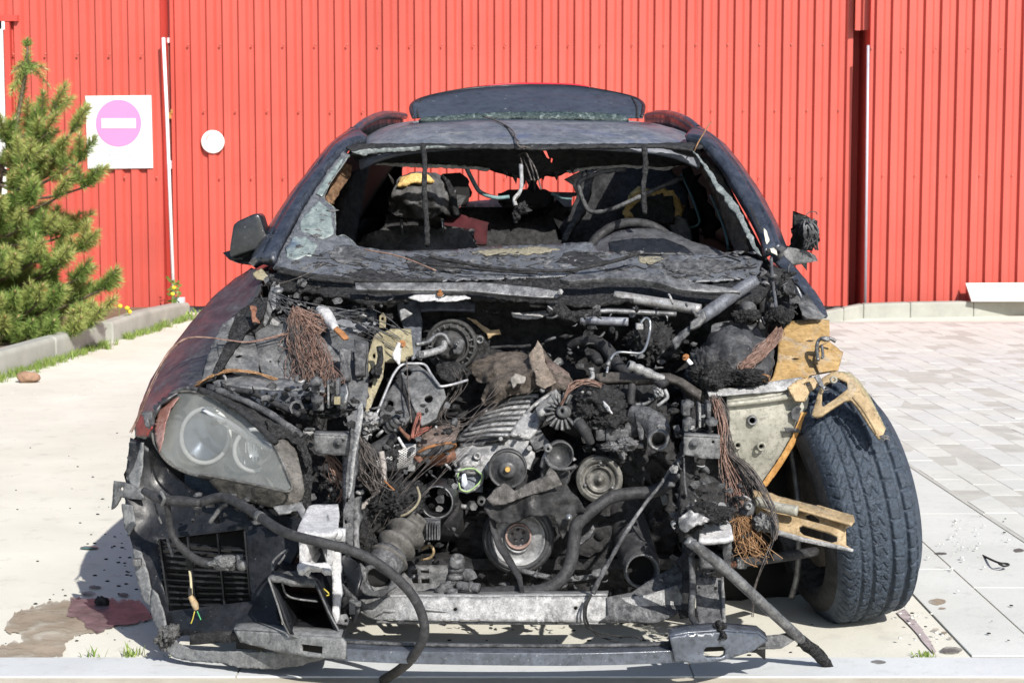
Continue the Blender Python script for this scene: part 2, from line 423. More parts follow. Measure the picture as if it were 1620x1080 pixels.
rot = R(-1.6)   # the paved strip runs almost straight away from the camera
def pv(o, a): # o: offset to the right at Y=8, a: distance along
    return Vector((o + (a-8)*math.tan(rot)*(1.0), a, 0))
pav = kind(obj('pavement', ([pv(1.71, 4.66), pv(7.6, 4.66), pv(7.6, 15.2), pv(1.71, 15.2)], [(0, 1, 2, 3)]), ground_mat('sanded_joint', (.38, .38, .35), (.48, .48, .44), scale=8, speck_amt=.6)), 'structure')
for v in pav.data.vertices: v.co.z = .0082
# individual pavers near the camera, the far ones joined
pm = []
for k in range(4):
    g = box((0, 0, .0045), (.1252, .2425, .009))
    o_ = obj('paver', g, (PAVM, PAVM2)[k % 2], pav, smooth=False, bevel=.004); pm.append(o_.data)
    bpy.data.objects.remove(o_)
near, far = [], []
for i in range(46):
    for j in range(46):
        o = 1.79+.128*i; a = 4.80+.2445*(j+.5*(i % 2))
        p = pv(o, a)
        px = 810+2850*p.x/p.y
        if a > 15.0: continue
        (near if px < 1660 and len(near) < 3000 else far).append((p, i, j))
near.sort(key=lambda q: q[0].y)
far += near[250:]; near = near[:250]
for p, i, j in near:
    o_ = bpy.data.objects.new('paver', pm[rnd.randrange(4)]); COL.objects.link(o_); o_.parent = pav
    o_.location = (p.x, p.y, rnd.uniform(-.0014, .0014)); o_.rotation_euler = (rnd.uniform(-.004, .004), rnd.uniform(-.008, .008), -rot+rnd.uniform(-.008, .008))
    m_ = o_.modifiers.new('bevel', 'BEVEL'); m_.width = .0015; m_.segments = 1
gs = []
for p, i, j in far:
    gs.append(box((p.x, p.y, .0045+rnd.uniform(-.0012, .0012)), (.1255, .2427, .009), Matrix.Rotation(-rot+rnd.uniform(-.006, .006), 3, 'Z')))
kind(obj('distant_pavers', join(*gs), PAVM, pav, smooth=False), 'stuff')
# concrete slabs between the car and the pavers, and the flush kerb in front
strip = kind(obj('slab_bed', ([(1.215, 4.66, .003), (1.80, 4.66, .003), (1.71, 15, .003), (1.215, 15, .003)], [(0, 1, 2, 3)]), JOINT), 'structure')
def slab(x0, x1, y0, y1, mat=SLABM, par=strip, name='paving_slab', h=.006, skew=0.0):
    V, F = box(((x0+x1)/2, (y0+y1)/2, h/2), (x1-x0, y1-y0, h))
    if skew: V = [Vector((v.x+(v.y-8)*skew if v.x > (x0+x1)/2 else v.x, v.y, v.z)) for v in V]
    return obj(name, (V, F), mat, par, smooth=False, bevel=.002)
yy = 4.662
for ln in (1.04, 1.2, 1.2, 1.2, 1.2, 1.2, 1.2, 1.2):
    slab(1.2155, 1.4150, yy, yy+ln-.005); yy += ln
yy = 4.662
for ln in (.78, 1.2, 1.2, 1.2, 1.2, 1.2, 1.2, 1.2):
    slab(1.4195, 1.7215, yy, yy+ln-.004, skew=math.tan(rot)); yy += ln
kf = kind(obj('foreground_kerb_bed', ([(-8, 4.30, .0015), (8, 4.30, .0015), (8, 4.65, .0015), (-8, 4.65, .0015)], [(0, 1, 2, 3)]), JOINT), 'structure')
KERBF = ground_mat('bluish_kerb_concrete', (.47, .49, .50), (.56, .58, .59), scale=2.5, speck_amt=.5)
xk = -7.66
while xk < 7:
    obj('kerb_stone', box((xk+.58, 4.555, .003), (1.156, .178, .006)), KERBF, kf, smooth=False, bevel=.0015); xk += 1.16
# weathered strip of old paint beside the tyre
STRIPE = plain('worn_violet_paint', (.36, .31, .31), .9, 0, .35, 30)
kind(obj('worn_stripe', sheet([(*p, 5) for p in [(1418, 968), (1432, 962), (1452, 985), (1474, 1018), (1481, 1031), (1476, 1033), (1452, 1003)]], sp=8, amp=0, rag=1.6), STRIPE), 'structure')
def flat(o, z=.004):
    for v in o.data.vertices:
        p = v.co
        d = p-Vector((0, 0, CAM_H)); v.co = Vector((0, 0, CAM_H))+d*((z-CAM_H)/d.z)
for o in (bpy.data.objects['worn_stripe'],): flat(o, .004)
# stains
STAIN = ground_mat('dried_brown_stain', (.22, .175, .13), (.36, .30, .23), speck=(.14, .09, .06), speck_amt=.5, scale=5, fine=45)
WET = plain('wet_reddish_stain', (.14, .10, .105), .5, 0, .5, 22)
SOOTST = plain('sooty_ground_stain', (.10, .09, .085), .9, 0, .4, 20)
for m_, a0, a1 in ((STAIN, .25, .95), (WET, .55, 1.0), (SOOTST, .3, .9)):
    nt_ = m_.node_tree; b_ = nt_.nodes['Principled BSDF']
    nt_.links.new(ramp(nt_, noisen(nt_, coord(nt_, 5.5, world=True), 11, 10, .7, .5), [(.36, a0), (.56, a1)]), b_.inputs['Alpha'])
def stain(name, pts, mat, z, rag=3.0, seed=0):
    o = obj(name, sheet([(x, y, 5) for x, y in pts], sp=2.5, amp=0, rag=rag, seed=seed), mat); flat(o, z); kind(o, 'stuff'); return o
s1 = stain('dried_stain', [(0, 1020), (35, 1012), (30, 1002), (8, 1000), (10, 985), (25, 968), (52, 958), (85, 948), (115, 950), (150, 955), (165, 985), (150, 1000), (120, 1002), (104, 1015), (100, 1035), (60, 1050), (52, 1062), (0, 1064), (-60, 1060), (-60, 1020)], STAIN, .004, 5, 3)
s2 = stain('damp_stain', [(112, 945), (150, 946), (222, 948), (240, 975), (220, 985), (185, 988), (155, 1000), (135, 990), (128, 978), (106, 974)], WET, .006, 4.5, 5)
kind(s1, 'structure'); kind(s2, 'structure')
for k, (x, y, rx, ry) in enumerate([(1483, 951, 14, 5), (1490, 962, 6, 2), (1506, 1027, 17, 5), (1480, 995, 6, 2), (1494, 1000, 5, 2), (1504, 1008, 5, 1.5), (1612, 870, 9, 3), (150, 928, 10, 3), (140, 938, 12, 4), (195, 940, 8, 3), (1488, 875, 10, 2), (1390, 1046, 12, 3)]):
    o = stain('oil_spot', circ(x, y, rx, ry, 12), STAIN if k in (0, 1, 3, 4, 5) else SOOTST, .0072 if x > 1420 and y < 1036 else (.0075 if y > 1036 else .005), 1.0, k); kind(o, 'structure')

# ------------------------------------------------------------------ the red building
def wallmat(name, c):
    m, nt, b = newmat(name); co = coord(nt, 4.4, world=True)
    n = noisen(nt, co, .8, 6, .6); n2 = noisen(nt, coord(nt, 1.1, (30, 30, .8), True), 1.0, 6, .7)
    d = tuple(x*.86 for x in c); l = tuple(min(1, x*1.1) for x in c)
    cc = mix(nt, ramp(nt, n, [(.3, 0.0), (.7, 1.0)]), d, l)
    cc = mix(nt, ramp(nt, n2, [(.55, 0.0), (.85, .16)]), cc, (.5, .3, .26))
    cc = mix(nt, ramp(nt, noisen(nt, coord(nt, 3.1, (9, 9, .35), True), 1.0, 8, .7), [(.56, 0.0), (.80, .35)]), cc, tuple(x*.62 for x in c))
    cc = mix(nt, ramp(nt, noisen(nt, coord(nt, 7.1, (1, 1, 1), True), 5, 10, .75), [(.62, 0.0), (.72, .3)]), cc, tuple(x*.7 for x in c))
    nt.links.new(cc, b.inputs['Base Color']); b.inputs['Roughness'].default_value = .42
    b.inputs['Specular IOR Level'].default_value = .4; return m
REDW = wallmat('red_coated_sheet', (.455, .080, .060))
TRIMR = wallmat('red_coated_trim', (.50, .06, .045))
WTRIM = plain('white_trim', (.75, .76, .78), .5, 0, .06)
GTRIM = plain('grey_trim', (.42, .44, .5), .5, .2, .1)
PLINTH = plain('dark_plinth', (.07, .075, .085), .8, 0, .3)
GLASSD = plain('window_glass', (.30, .17, .15), .08, 0, .2, 3)
YL, YM, YR = 16.0, 16.3, 16.08
bld = thing('red_building', 'large red building clad in vertical ribbed metal sheets behind the wrecked car', 'building', (0, YM, 0))
def ribs(x0, x1, ph, pitch, Y, z0, z1):
    """ribbed sheet between world x0 and x1: crest starts at ph + k*pitch"""
    prof = [(0, 0), (.017, -.036), (.076, -.036), (.100, 0)]
    xs = []
    k = math.floor((x0-ph)/pitch)-1
    while ph+k*pitch < x1:
        for dx, dy in prof:
            xs.append((ph+k*pitch+dx, dy))
        k += 1
    def yat(x):
        for (a, ya), (b, yb) in zip(xs, xs[1:]):
            if a <= x <= b: return ya+(yb-ya)*(x-a)/(b-a)
        return 0
    pts = [(x0, yat(x0))]+[q for q in xs if x0 < q[0] < x1]+[(x1, yat(x1))]
    V, F = [], []
    for x, y in pts: V += [(x, Y+y, z0), (x, Y+y, z1)]
    for i in range(len(pts)-1): F.append((2*i, 2*i+2, 2*i+3, 2*i+1))
    return V, F
ZT = 5.6
def run(xa, xb, ph, pitch, Y, z0, z1=ZT, per=8):
    e = ph+math.ceil((xa-ph)/pitch)*pitch+.11
    xs = [xa]
    while e+per*pitch*.5 < xb: xs.append(e); e += per*pitch
    xs.append(xb)
    for a, b in zip(xs, xs[1:]):
        obj('cladding_sheet', ribs(a, b+.004, ph, pitch, Y+rnd.uniform(-.005, .005), z0, z1), REDW, bld, smooth=False)
def wx(px, py, Y): return P(px, py, Y).x
xl0 = wx(258, 280, YL)
pL = 25.5/FPX*YL; run(-9.0, xl0, wx(78, 280, YL), pL, YL, .05)
xm0, xm1 = wx(273, 280, YM), wx(1344, 280, YM)
pM = 25.0/FPX*YM; run(xm0, xm1, wx(303.9, 290, YM), pM, YM, .06)
xr0 = wx(1372, 280, YR)
pR = 25.55/FPX*YR; run(xr0, 9.0, wx(1429.5, 280, YR), pR, YR, .05)
ztop = P(1350, 47, YR).z
# slot between the middle and the right run, closed above
obj('cladding_sheet', ribs(xm1, xr0, wx(1353, 280, YM), pM, YM-.12, ztop, ZT), REDW, bld, smooth=False)
obj('slot_back', ribs(xm1-.3, xr0+.3, wx(1353, 280, YM), .09, YM+.30, 0, ZT), TRIMR, bld, smooth=False)
obj('return_trim', box((xr0+.004, (YR+YM+.30)/2, ZT/2), (.006, YM+.30-YR+.05, ZT)), TRIMR, bld, smooth=False)
obj('return_trim', box((xm1-.004, YM+.21, ZT/2), (.006, .44, ZT)), TRIMR, bld, smooth=False)
obj('corner_trim', tube([P(1373.5, 72, YR-.04), P(1369, 482, YR-.04)], .012, 8), GTRIM, bld)
# recess with door and white post on the left
obj('slot_back', ribs(xl0-.3, xm0+.3, wx(260, 280, YM), .06, YM+.10, P(265, 62, YM).z, ZT), plain('mauve_shaded_sheet', (.46, .16, .17), .5, 0, .1), bld, smooth=False)
obj('return_trim', box((xl0-.004, YL+.3, ZT/2), (.006, .6, ZT)), TRIMR, bld, smooth=False)
obj('return_trim', box((xm0+.004, YM+.15, ZT/2), (.006, .3, ZT)), TRIMR, bld, smooth=False)
dr = obj('door', box(((xl0+xm0)/2, YM+.085, P(265, 64, YM).z/2), (xm0-xl0+.3, .03, P(265, 64, YM).z)), plain('faded_red_door', (.42, .12, .10), .5, 0, .12), bld, smooth=False)
obj('door_glass', boxp(264, 70, 271, 255, YM+.055, .008), GLASSD, dr, smooth=False)
for y0_, y1_ in ((60, 68), (254, 267)): obj('door_frame_bar', boxp(258, y0_, 276, y1_, YM+.03, .05), WTRIM, dr, smooth=False)
obj('latch', join(boxp(265, 178, 274, 188, YM+.0, .04), boxp(270, 173, 273, 180, YM-.01, .03)), BRASS, dr, smooth=False)
obj('plinth', box(((xm0+xm1)/2, YM+.05, .03), (xm1-xm0, .08, .062)), PLINTH, bld, smooth=False)
post = thing('white_post', 'thin white post standing at the gap between the left and middle red walls', 'post', G(276, 508))
obj('pole', tube([P(258.5, 60, YL-.12), P(264, 180, YL-.12), P(276, 507, YL-.12)], PX(2.7, YL), 10, k=1), WTRIM, post)
obj('bracket_box', boxp(272, 471, 290, 489, YL-.2, .1), plain('pale_grey_box', (.55, .6, .64), .5, 0, .1), post, smooth=False, bevel=.006)
obj('foot_plate', boxp(268, 487, 282, 503, YL-.18, .08), plain('pale_grey_foot', (.5, .54, .56), .5, 0, .1), post, smooth=False)
# screws
sc = []
def screwrow(x0, x1, step, y, Y):
    x = x0
    while x <= x1:
        p = P(x, y, Y-.037); sc.append(lathe(p, (0, -1, 0), [(.011, 0), (.010, .006), (.004, .009), (0, .009)], 6)); x += step
for y, xo in ((71, 295), (175, 320), (281, 345)): screwrow(xo+3, 1338, 50.2, y, YM)
for y, xo in ((77, 1379), (278, 1397)): screwrow(xo, 1620, 51.1, y, YR)
for y, xo in ((86, 21), (281, 45)): screwrow(xo, 250, 50.8, y, YL)
kind(obj('cladding_screws', join(*sc), plain('screw_head', (.40, .10, .075), .5, .1, .1), bld), 'stuff')
# window at the left edge
wz0, wz1 = P(0, 322, YL).z, P(0, 34, YL).z
wxr = wx(10, 200, YL)
win = obj('window', box((wxr-.62, YL-.02, (wz0+wz1)/2), (1.2, .012, wz1-wz0-.06)), plain('window_pane', (.30, .42, .52), .05, 0, .1, 2), bld, smooth=False)
obj('window_frame', join(box((wxr-.04, YL-.05, (wz0+wz1)/2), (.10, .06, wz1-wz0)), box((wxr-.62, YL-.05, wz1-.04), (1.3, .06, .08)), box((wxr-.62, YL-.05, wz0+.04), (1.3, .06, .08)), box((wxr-.62, YL-.052, (wz0+wz1)/2+.25), (1.2, .05, .05))), WHITE, win, smooth=False, bevel=.006)
obj('window_lintel', join(box((wxr-.58, YL-.035, wz1+.02), (1.45, .10, .05)), box((wxr+.045, YL-.035, (wz0+wz1)/2), (.05, .08, wz1-wz0))), TRIMR, win, smooth=False)
obj('window_sill', box((wxr-.6, YL-.07, wz0-.015), (1.4, .14, .02)), TRIMR, win, smooth=False)

# no entry sign
sg = thing('no_entry_sign', 'white square sign with faded pink no entry disc fixed to the red wall', 'sign', P(188, 267, YL-.05))
ys = YL-.05
obj('plate', sheet([(135, 152, ys), (239, 151, ys), (242, 266, ys), (139, 267, ys)], sp=200, amp=0), plain('white_sign_plate', (.70, .70, .69), .45, 0, .02), sg, smooth=False, solid=.012)
def disc(px, py, rx, ry, Y, n=48):
    V = [P(x, y, Y) for x, y in circ(px, py, rx, ry, n)]
    return V, [tuple(range(n-1, -1, -1))]
obj('faded_disc', disc(187.5, 195, 36.2, 37.2, ys-.004), plain('faded_pink', (.60, .21, .42), .5, 0, .05, 4), sg, smooth=False)
obj('white_bar', sheet([(160.5, 187.5, ys-.008), (214.5, 187.5, ys-.008), (215, 203, ys-.008), (161, 203, ys-.008)], sp=200, amp=0), plain('white_bar', (.70, .70, .69), .45, 0, .02), sg, smooth=False)
LET = plain('faded_lettering', (.30, .38, .44), .6, 0, .12, 60)
def text(name, s, x, y, hpx, Y, mat, par):
    cu = bpy.data.curves.new(name, 'FONT'); cu.body = s; cu.align_x = 'CENTER'; cu.size = PX(hpx, Y)*1.38
    t = bpy.data.objects.new(name, cu); COL.objects.link(t)
    bpy.context.view_layer.update()
    me = bpy.data.meshes.new_from_object(t.evaluated_get(bpy.context.evaluated_depsgraph_get()))
    bpy.data.objects.remove(t)
    me.transform(Matrix.Translation(P(x, y, Y)-wloc(par)) @ Matrix.Rotation(math.pi/2, 4, 'X'))
    me.materials.clear(); me.materials.append(mat)
    o = bpy.data.objects.new(name, me); COL.objects.link(o); o.parent = par; return o
text('lettering', 'TIK ĮMONĖS', 190, 249, 6.6, ys-.004, LET, sg)
text('lettering', 'DARBUOTOJAMS', 190, 257.5, 6.6, ys-.004, LET, sg)
obj('rule_line', join(boxp(150, 237.4, 228, 238.2, ys-.004, .001), boxp(150, 260.6, 228, 261.4, ys-.004, .001)), LET, sg, smooth=False)

rd = thing('round_plate', 'small white round disc fixed on the red wall near the car', 'sign', P(337, 243, YM-.05))
obj('disc', lathe(P(337, 224.5, YM-.04), (0, -1, 0), [(0, .0), (PX(18, YM), 0), (PX(18, YM), .02), (PX(16.5, YM), .026), (0, .026)], 40), plain('white_disc', (.80, .79, .78), .5, 0, .03), rd, smooth=False)
obj('worn_print', sheet([(326, 216), (331, 211.5), (334, 211.5), (329, 218), (326, 224), (324.5, 222)], YM-.068, sp=4, amp=0, rag=.8), plain('worn_red_print', (.62, .32, .30), .6, 0, .1), rd, smooth=False)

lp = thing('leaning_board', 'long white board lying behind the kerb against the right red wall', 'board', P(1580, 474, YR-.35))
obj('board', sheet([(1528, 448, YR-.12), (1720, 447, YR-.12), (1730, 474, YR-.35), (1537, 474, YR-.35)], sp=60, amp=.002), plain('white_board', (.74, .72, .69), .6, 0, .05), lp, smooth=False, solid=.02)
obj('board_edge', sheet([(1527.5, 447.6, YR-.125), (1720, 446.5, YR-.125), (1720, 449.2, YR-.127), (1528, 450, YR-.127)], sp=60, amp=0), plain('board_edge', (.55, .54, .52), .6, 0, .05), lp, smooth=False, solid=.004)

# kerbs along the building on the right and round the planting on the left
kr = kind(obj('back_kerb_bed', box((5.6, 16.0, .02), (8.2, .06, .04)), SOILM, smooth=False), 'structure')
ptsk = [(1300, 494, 511), (1335, 487, 508), (1366, 481, 504), (1440, 478.5, 502.5), (1540, 477, 501), (1625, 475, 499), (1760, 473, 496)]
for (a, ta, ba), (b, tb, bb) in zip(ptsk, ptsk[1:]):
    A, B = G(a, ba), G(b, bb); zA, zB = P(a, ta, A.y).z, P(b, tb, B.y).z
    d = Vector((0, .14, 0))
    V = [A, B, Vector((B.x, B.y, zB)), Vector((A.x, A.y, zA))]; V += [v+d for v in V]
    obj('kerb_stone', (V, [(0, 1, 2, 3), (3, 2, 6, 7), (1, 5, 6, 2), (4, 0, 3, 7), (5, 4, 7, 6)]), KERBM, kr, smooth=False, bevel=.015)
soil = kind(obj('planting_soil', ruled([(-3.32, 9, .10), (-3.05, 13, .11), (-2.98, 15.9, .08)], [(-9, 9, .10), (-9, 13, .16), (-9, 15.9, .1)], 30, 24, .05, 3, 1.2), SOILM), 'structure')
def kerbpiece(pts, hs, wd=.11):
    V, F = [], []
    for (x, y), h in zip(pts, hs):
        p = G(x, y) if not isinstance(x, float) else Vector((x, y, 0))
        V += [p, p+Vector((0, 0, h-.02)), p+Vector((-.015, 0, h)), p+Vector((-wd, .01, h)), p+Vector((-wd, .01, 0))]
    for i in range(len(pts)-1):
        for j in range(4): F.append((i*5+j, i*5+5+j, i*5+6+j, i*5+j+1))
    n = len(V)-5; F += [(0, 1, 2, 3, 4), (n+4, n+3, n+2, n+1, n)]
    return V, F
obj('kerb_stone', kerbpiece([(-3.42, 8.6), (-3.30, 9.8), (-3.165, 11.04), (-3.08, 12.1)], [.15, .16, .165, .165]), KERBM, soil, smooth=False, bevel=.012)
obj('kerb_stone', kerbpiece([(-3.075, 12.11), (-3.03, 12.9), (-3.01, 13.3)], [.165, .16, .17]), KERBM, soil, smooth=False, bevel=.012)
obj('kerb_stone', kerbpiece([(-3.00, 13.5), (-2.93, 14.4), (-2.865, 15.6), (-2.85, 15.9)], [.15, .165, .135, .12]), KERBM, soil, smooth=False, bevel=.012)

# ------------------------------------------------------------------ vegetation
def leafmat(name, a, b2, tr=.25):
    m, nt, b = newmat(name)
    oi = nt.nodes.new('ShaderNodeNewGeometry').outputs['Random Per Island']
    nt.links.new(mix(nt, oi, a, b2), b.inputs['Base Color']); b.inputs['Roughness'].default_value = .55
    b.inputs['Specular IOR Level'].default_value = .3
    return m
NEEDLE = leafmat('pine_needle', (.10, .175, .035), (.26, .35, .09))
NEEDLE2 = leafmat('pine_needle_fresh', (.20, .26, .055), (.42, .44, .15))
BUD = leafmat('pine_bud', (.42, .26, .14), (.60, .44, .28))
BARK = burn('pine_bark', (.09, .065, .05), (.22, .165, .12), ash=(.3, .27, .23), ash_amt=.3, scale=18, bumps=.6, fleck=0)
pine = thing('pine_tree', 'young green pine with bristly upright shoots growing behind the left kerb', 'tree', P(-20, 575, 13.2))
rp = random.Random(5)
trunk = [P(-32, 590, 13.2), P(-14, 420, 13.1), P(0, 275, 13.05), P(18, 225, 13.0), P(33, 160, 13.0), P(43, 92, 13.0), P(43, 70, 13.0)]
obj('trunk', tube(trunk, [.05, .036, .027, .02, .016, .012, .006], 8, k=4, wob=.15), BARK, pine)
nV, nF, fV, fF, bV, bF, brs = [], [], [], [], [], [], []
def needle(V, F, p, d, L, wd):
    s = d.cross(Vector((rp.uniform(-1, 1), rp.uniform(-1, 1), rp.uniform(-1, 1)))).normalized()*wd
    q = p+d*L*.55+Vector((0, 0, -.002)); e = p+d*L+Vector((0, 0, -.006))
    o = len(V); V += [p-s*.7, p+s*.7, q+s, q-s, e]; F += [(o, o+1, o+2, o+3), (o+3, o+2, o+4)]
def shoot(a, b, n=780, L=.078, dens_from=.05):
    ax = (b-a); ln = ax.length; ax = ax.normalized()
    brs.append(tube([a, a.lerp(b, .5)+Vector((0, 0, -.01*ln)), b], [.006, .005, .004], 5, k=2))
    fresh = rp.random() < .55
    for i in range(int(n*max(.5, ln/.3))):
        t = rp.uniform(dens_from, 1.0); p = a.lerp(b, t)
        s = ax.orthogonal().normalized(); s = Matrix.Rotation(rp.uniform(0, 6.283), 3, ax) @ s
        ang = rp.uniform(.6, 1.35) if t < .9 else rp.uniform(.1, .8)
        d = (ax*math.cos(ang)+s*math.sin(ang)).normalized()
        needle(*((fV, fF) if (fresh and t > .35) else (nV, nF)), p, d, L*rp.uniform(.6, 1.15), .00135)
    o = len(bV)
    v, f = tube([b, b+ax*.02, b+ax*.034], [.006, .0065, .001], 6, k=1); bV.extend(v); bF.extend([tuple(i+o for i in q) for q in f])
def bough(a, e, k=5, sp=.16):
    mid = a.lerp(e, .55)+Vector((0, 0, -.04))
    brs.append(tube([a, mid, e], [.014, .010, .006], 6, k=4))
    ax = (e-mid).normalized(); up = Vector((0, 0, 1))
    shoot(e-ax*.08, e+(ax*.6+up*.6).normalized()*.15)
    for i in range(k):
        t = rp.uniform(.35, .98); p = a.lerp(mid, t/.55) if t < .55 else mid.lerp(e, (t-.55)/.45)
        d = (ax*.35+up*rp.uniform(.45, 1.1)+Vector((rp.uniform(-1, 1), rp.uniform(-1, 1), rp.uniform(-.3, .4)))*.75).normalized()
        shoot(p, p+d*rp.uniform(.11, .22))
def tr(t):
    c = crom(trunk, 6); i = t*(len(c)-1); a = int(min(i, len(c)-2)); return c[a].lerp(c[a+1], i-a)
# leader and upper whorl
shoot(tr(.93), P(43, 66, 13.0), 480, .06)
shoot(tr(.80), tr(.95), 400, .06); shoot(tr(.58), tr(.83), 460, .065)
for e in [(22, 112, 12.9), (70, 108, 12.95), (50, 112, 12.8), (75, 132, 13.1), (28, 130, 13.2), (18, 145, 12.95)]:
    shoot(tr(.82), P(*e), 360, .06)
tips = [(105, 158, 12.9, .55), (103, 200, 12.8, .52), (78, 185, 13.1, .56), (96, 226, 13.2, .5), (-30, 150, 13.0, .6), (5, 205, 12.8, .55),
        (150, 192, 12.7, .38), (160, 240, 12.6, .33), (165, 285, 12.6, .33), (120, 235, 12.7, .38), (130, 255, 12.9, .36), (68, 250, 12.6, .42), (85, 265, 12.8, .4),
        (38, 285, 12.6, .36), (-20, 250, 12.8, .45), (110, 300, 12.6, .3), (62, 310, 12.5, .3), (140, 355, 12.9, .25), (148, 385, 12.8, .22), (90, 360, 12.5, .25),
        (30, 350, 12.4, .27), (0, 330, 12.5, .3), (60, 400, 12.3, .2), (110, 410, 12.5, .18), (20, 420, 12.3, .2), (140, 430, 12.6, .16), (182, 445, 12.7, .13), (178, 490, 12.6, .1),
        (160, 505, 12.5, .08), (100, 470, 12.3, .12), (60, 470, 12.2, .12), (20, 480, 12.2, .12), (130, 520, 12.4, .07), (90, 525, 12.3, .06), (45, 525, 12.2, .06), (5, 520, 12.2, .07),
        (-40, 430, 12.4, .2), (-60, 350, 12.6, .28), (-70, 480, 12.4, .12), (-90, 400, 12.8, .2), (-50, 520, 12.3, .07), (-110, 500, 12.9, .1), (-60, 260, 13.1, .4),
        (70, 340, 13.4, .27), (20, 380, 13.7, .22), (120, 460, 13.5, .12), (60, 500, 13.6, .08), (150, 470, 13.3, .12), (40, 440, 12.9, .16), (85, 435, 12.8, .16), (115, 490, 12.9, .1), (15, 450, 12.9, .15)]
for x, y, Y, t in tips:
    low = y > 300
    x -= (26 if 180 < y < 300 else 14) if x > 60 else 0
    bough(tr(max(.03, t-.05)), P(x, y+10, Y), 8 if low else (4 if y > 200 else 3))
obj('branch', join(*brs), BARK, pine)
kind(obj('needles', (nV, nF), NEEDLE, pine, smooth=False), 'stuff')
kind(obj('fresh_needles', (fV, fF), NEEDLE2, pine, smooth=False), 'stuff')
kind(obj('buds', (bV, bF), BUD, pine), 'stuff')
# grass along the kerb, tufts in the front joints
GRASS = leafmat('grass_blade', (.10, .17, .03), (.22, .28, .07))
gV, gF = [], []
def tuft(p, n, h, r):
    for i in range(n):
        a = rp.uniform(0, 6.283); q = p+Vector((math.cos(a), math.sin(a), 0))*r*rp.random()
        d = Vector((rp.uniform(-.5, .5), rp.uniform(-.5, .5), 1)).normalized(); L = h*rp.uniform(.4, 1)
        s = Vector((math.cos(a+1.5), math.sin(a+1.5), 0))*.0025; o = len(gV)
        m_ = q+d*L*.6; e = q+d*L+Vector((d.x, d.y, 0))*L*.3
        gV.extend([q-s, q+s, m_+s*.8, m_-s*.8, e]); gF.extend([(o, o+1, o+2, o+3), (o+3, o+2, o+4)])
for i in range(230):
    t = i/230+rp.uniform(-.01, .01); y = 8.6+t*7.1
    x = -3.40+(y-8.6)*.0765+.04+abs(rp.gauss(0, .05))
    if noise.noise(Vector((y*1.3, 0, 3))) > -.28: tuft(Vector((x, y, 0)), 16, .07*(1+.4*noise.noise(Vector((y*3, 1, 1)))), .05)
for x, y, n, h in [(195, 1058, 24, .045), (400, 1062, 16, .035), (445, 1058, 10, .03), (130, 1060, 12, .035), (265, 1062, 6, .025), (1462, 1034, 26, .022), (585, 1052, 14, .018), (690, 1050, 10, .015), (1010, 1050, 9, .012), (1450, 1036, 10, .015)]:
    p = G(x, y); tuft(Vector((p.x, 4.665, .0)), n, h, .035)
kind(obj('grass', (gV, gF), GRASS, smooth=False), 'stuff')
YEL = plain('dandelion_petals', (.75, .55, .03), .7, 0, .15)
for k, (x, y, Y, lab, hh) in enumerate([(190, 484, 13.9, 'yellow dandelion at the wall foot, leftmost of three beside the pine', .14), (201, 487, 13.95, 'yellow dandelion at the wall foot, middle of three beside the pine', .12), (205, 493, 14.0, 'yellow dandelion at the wall foot, lowest of three beside the pine', .10),
                                 (275, 455, 15.7, 'yellow dandelion in the leafy weed by the white post, higher one', .3), (273, 465, 15.65, 'yellow dandelion in the leafy weed by the white post, lower one', .25)]):
    h = P(x, y, Y); d = thing('dandelion', lab, 'flower', h-Vector((0, 0, hh)), 'dandelions in bloom')
    obj('flower_head', lump(h, (.02, .014, .016), .2, 3, 2, k), YEL, d)
    obj('stem', tube([h-Vector((0, 0, hh)), h-Vector((.01, 0, hh*.5)), h], .003, 5, k=2), GRASS, d)
wd = thing('leafy_weed', 'leafy green weed growing at the foot of the white post', 'plant', P(276, 500, 15.8))
lf = []
for k in range(60):
    p = P(276+rp.gauss(0, 4.5), rp.uniform(438, 488), 15.75+rp.uniform(-.05, .05)); a = rp.uniform(0, 6.283); L = rp.uniform(.03, .06)
    d = Vector((math.cos(a), math.sin(a)*.5, rp.uniform(-.2, .8))).normalized()*L; s = d.cross(Vector((0, 1, .3))).normalized()*.012
    lf.append(([p, p+d*.5+s, p+d, p+d*.5-s], [(0, 1, 2, 3)]))
for k in range(40):
    p = G(rp.uniform(270, 330), rp.uniform(497, 506)); a = rp.uniform(0, 6.283); L = rp.uniform(.04, .1)
    d = Vector((math.cos(a)*.6, math.sin(a)*.5, .9)).normalized()*L; s = d.cross(Vector((0, 1, .3))).normalized()*.01
    lf.append(([p, p+d*.5+s, p+d, p+d*.5-s], [(0, 1, 2, 3)]))
kind(obj('leaves', join(*lf), GRASS, wd, smooth=False), 'stuff')
obj('stem', tube([P(276, 502, 15.8), P(275, 470, 15.8), P(276, 442, 15.78)], .006, 5, k=3), GRASS, wd)
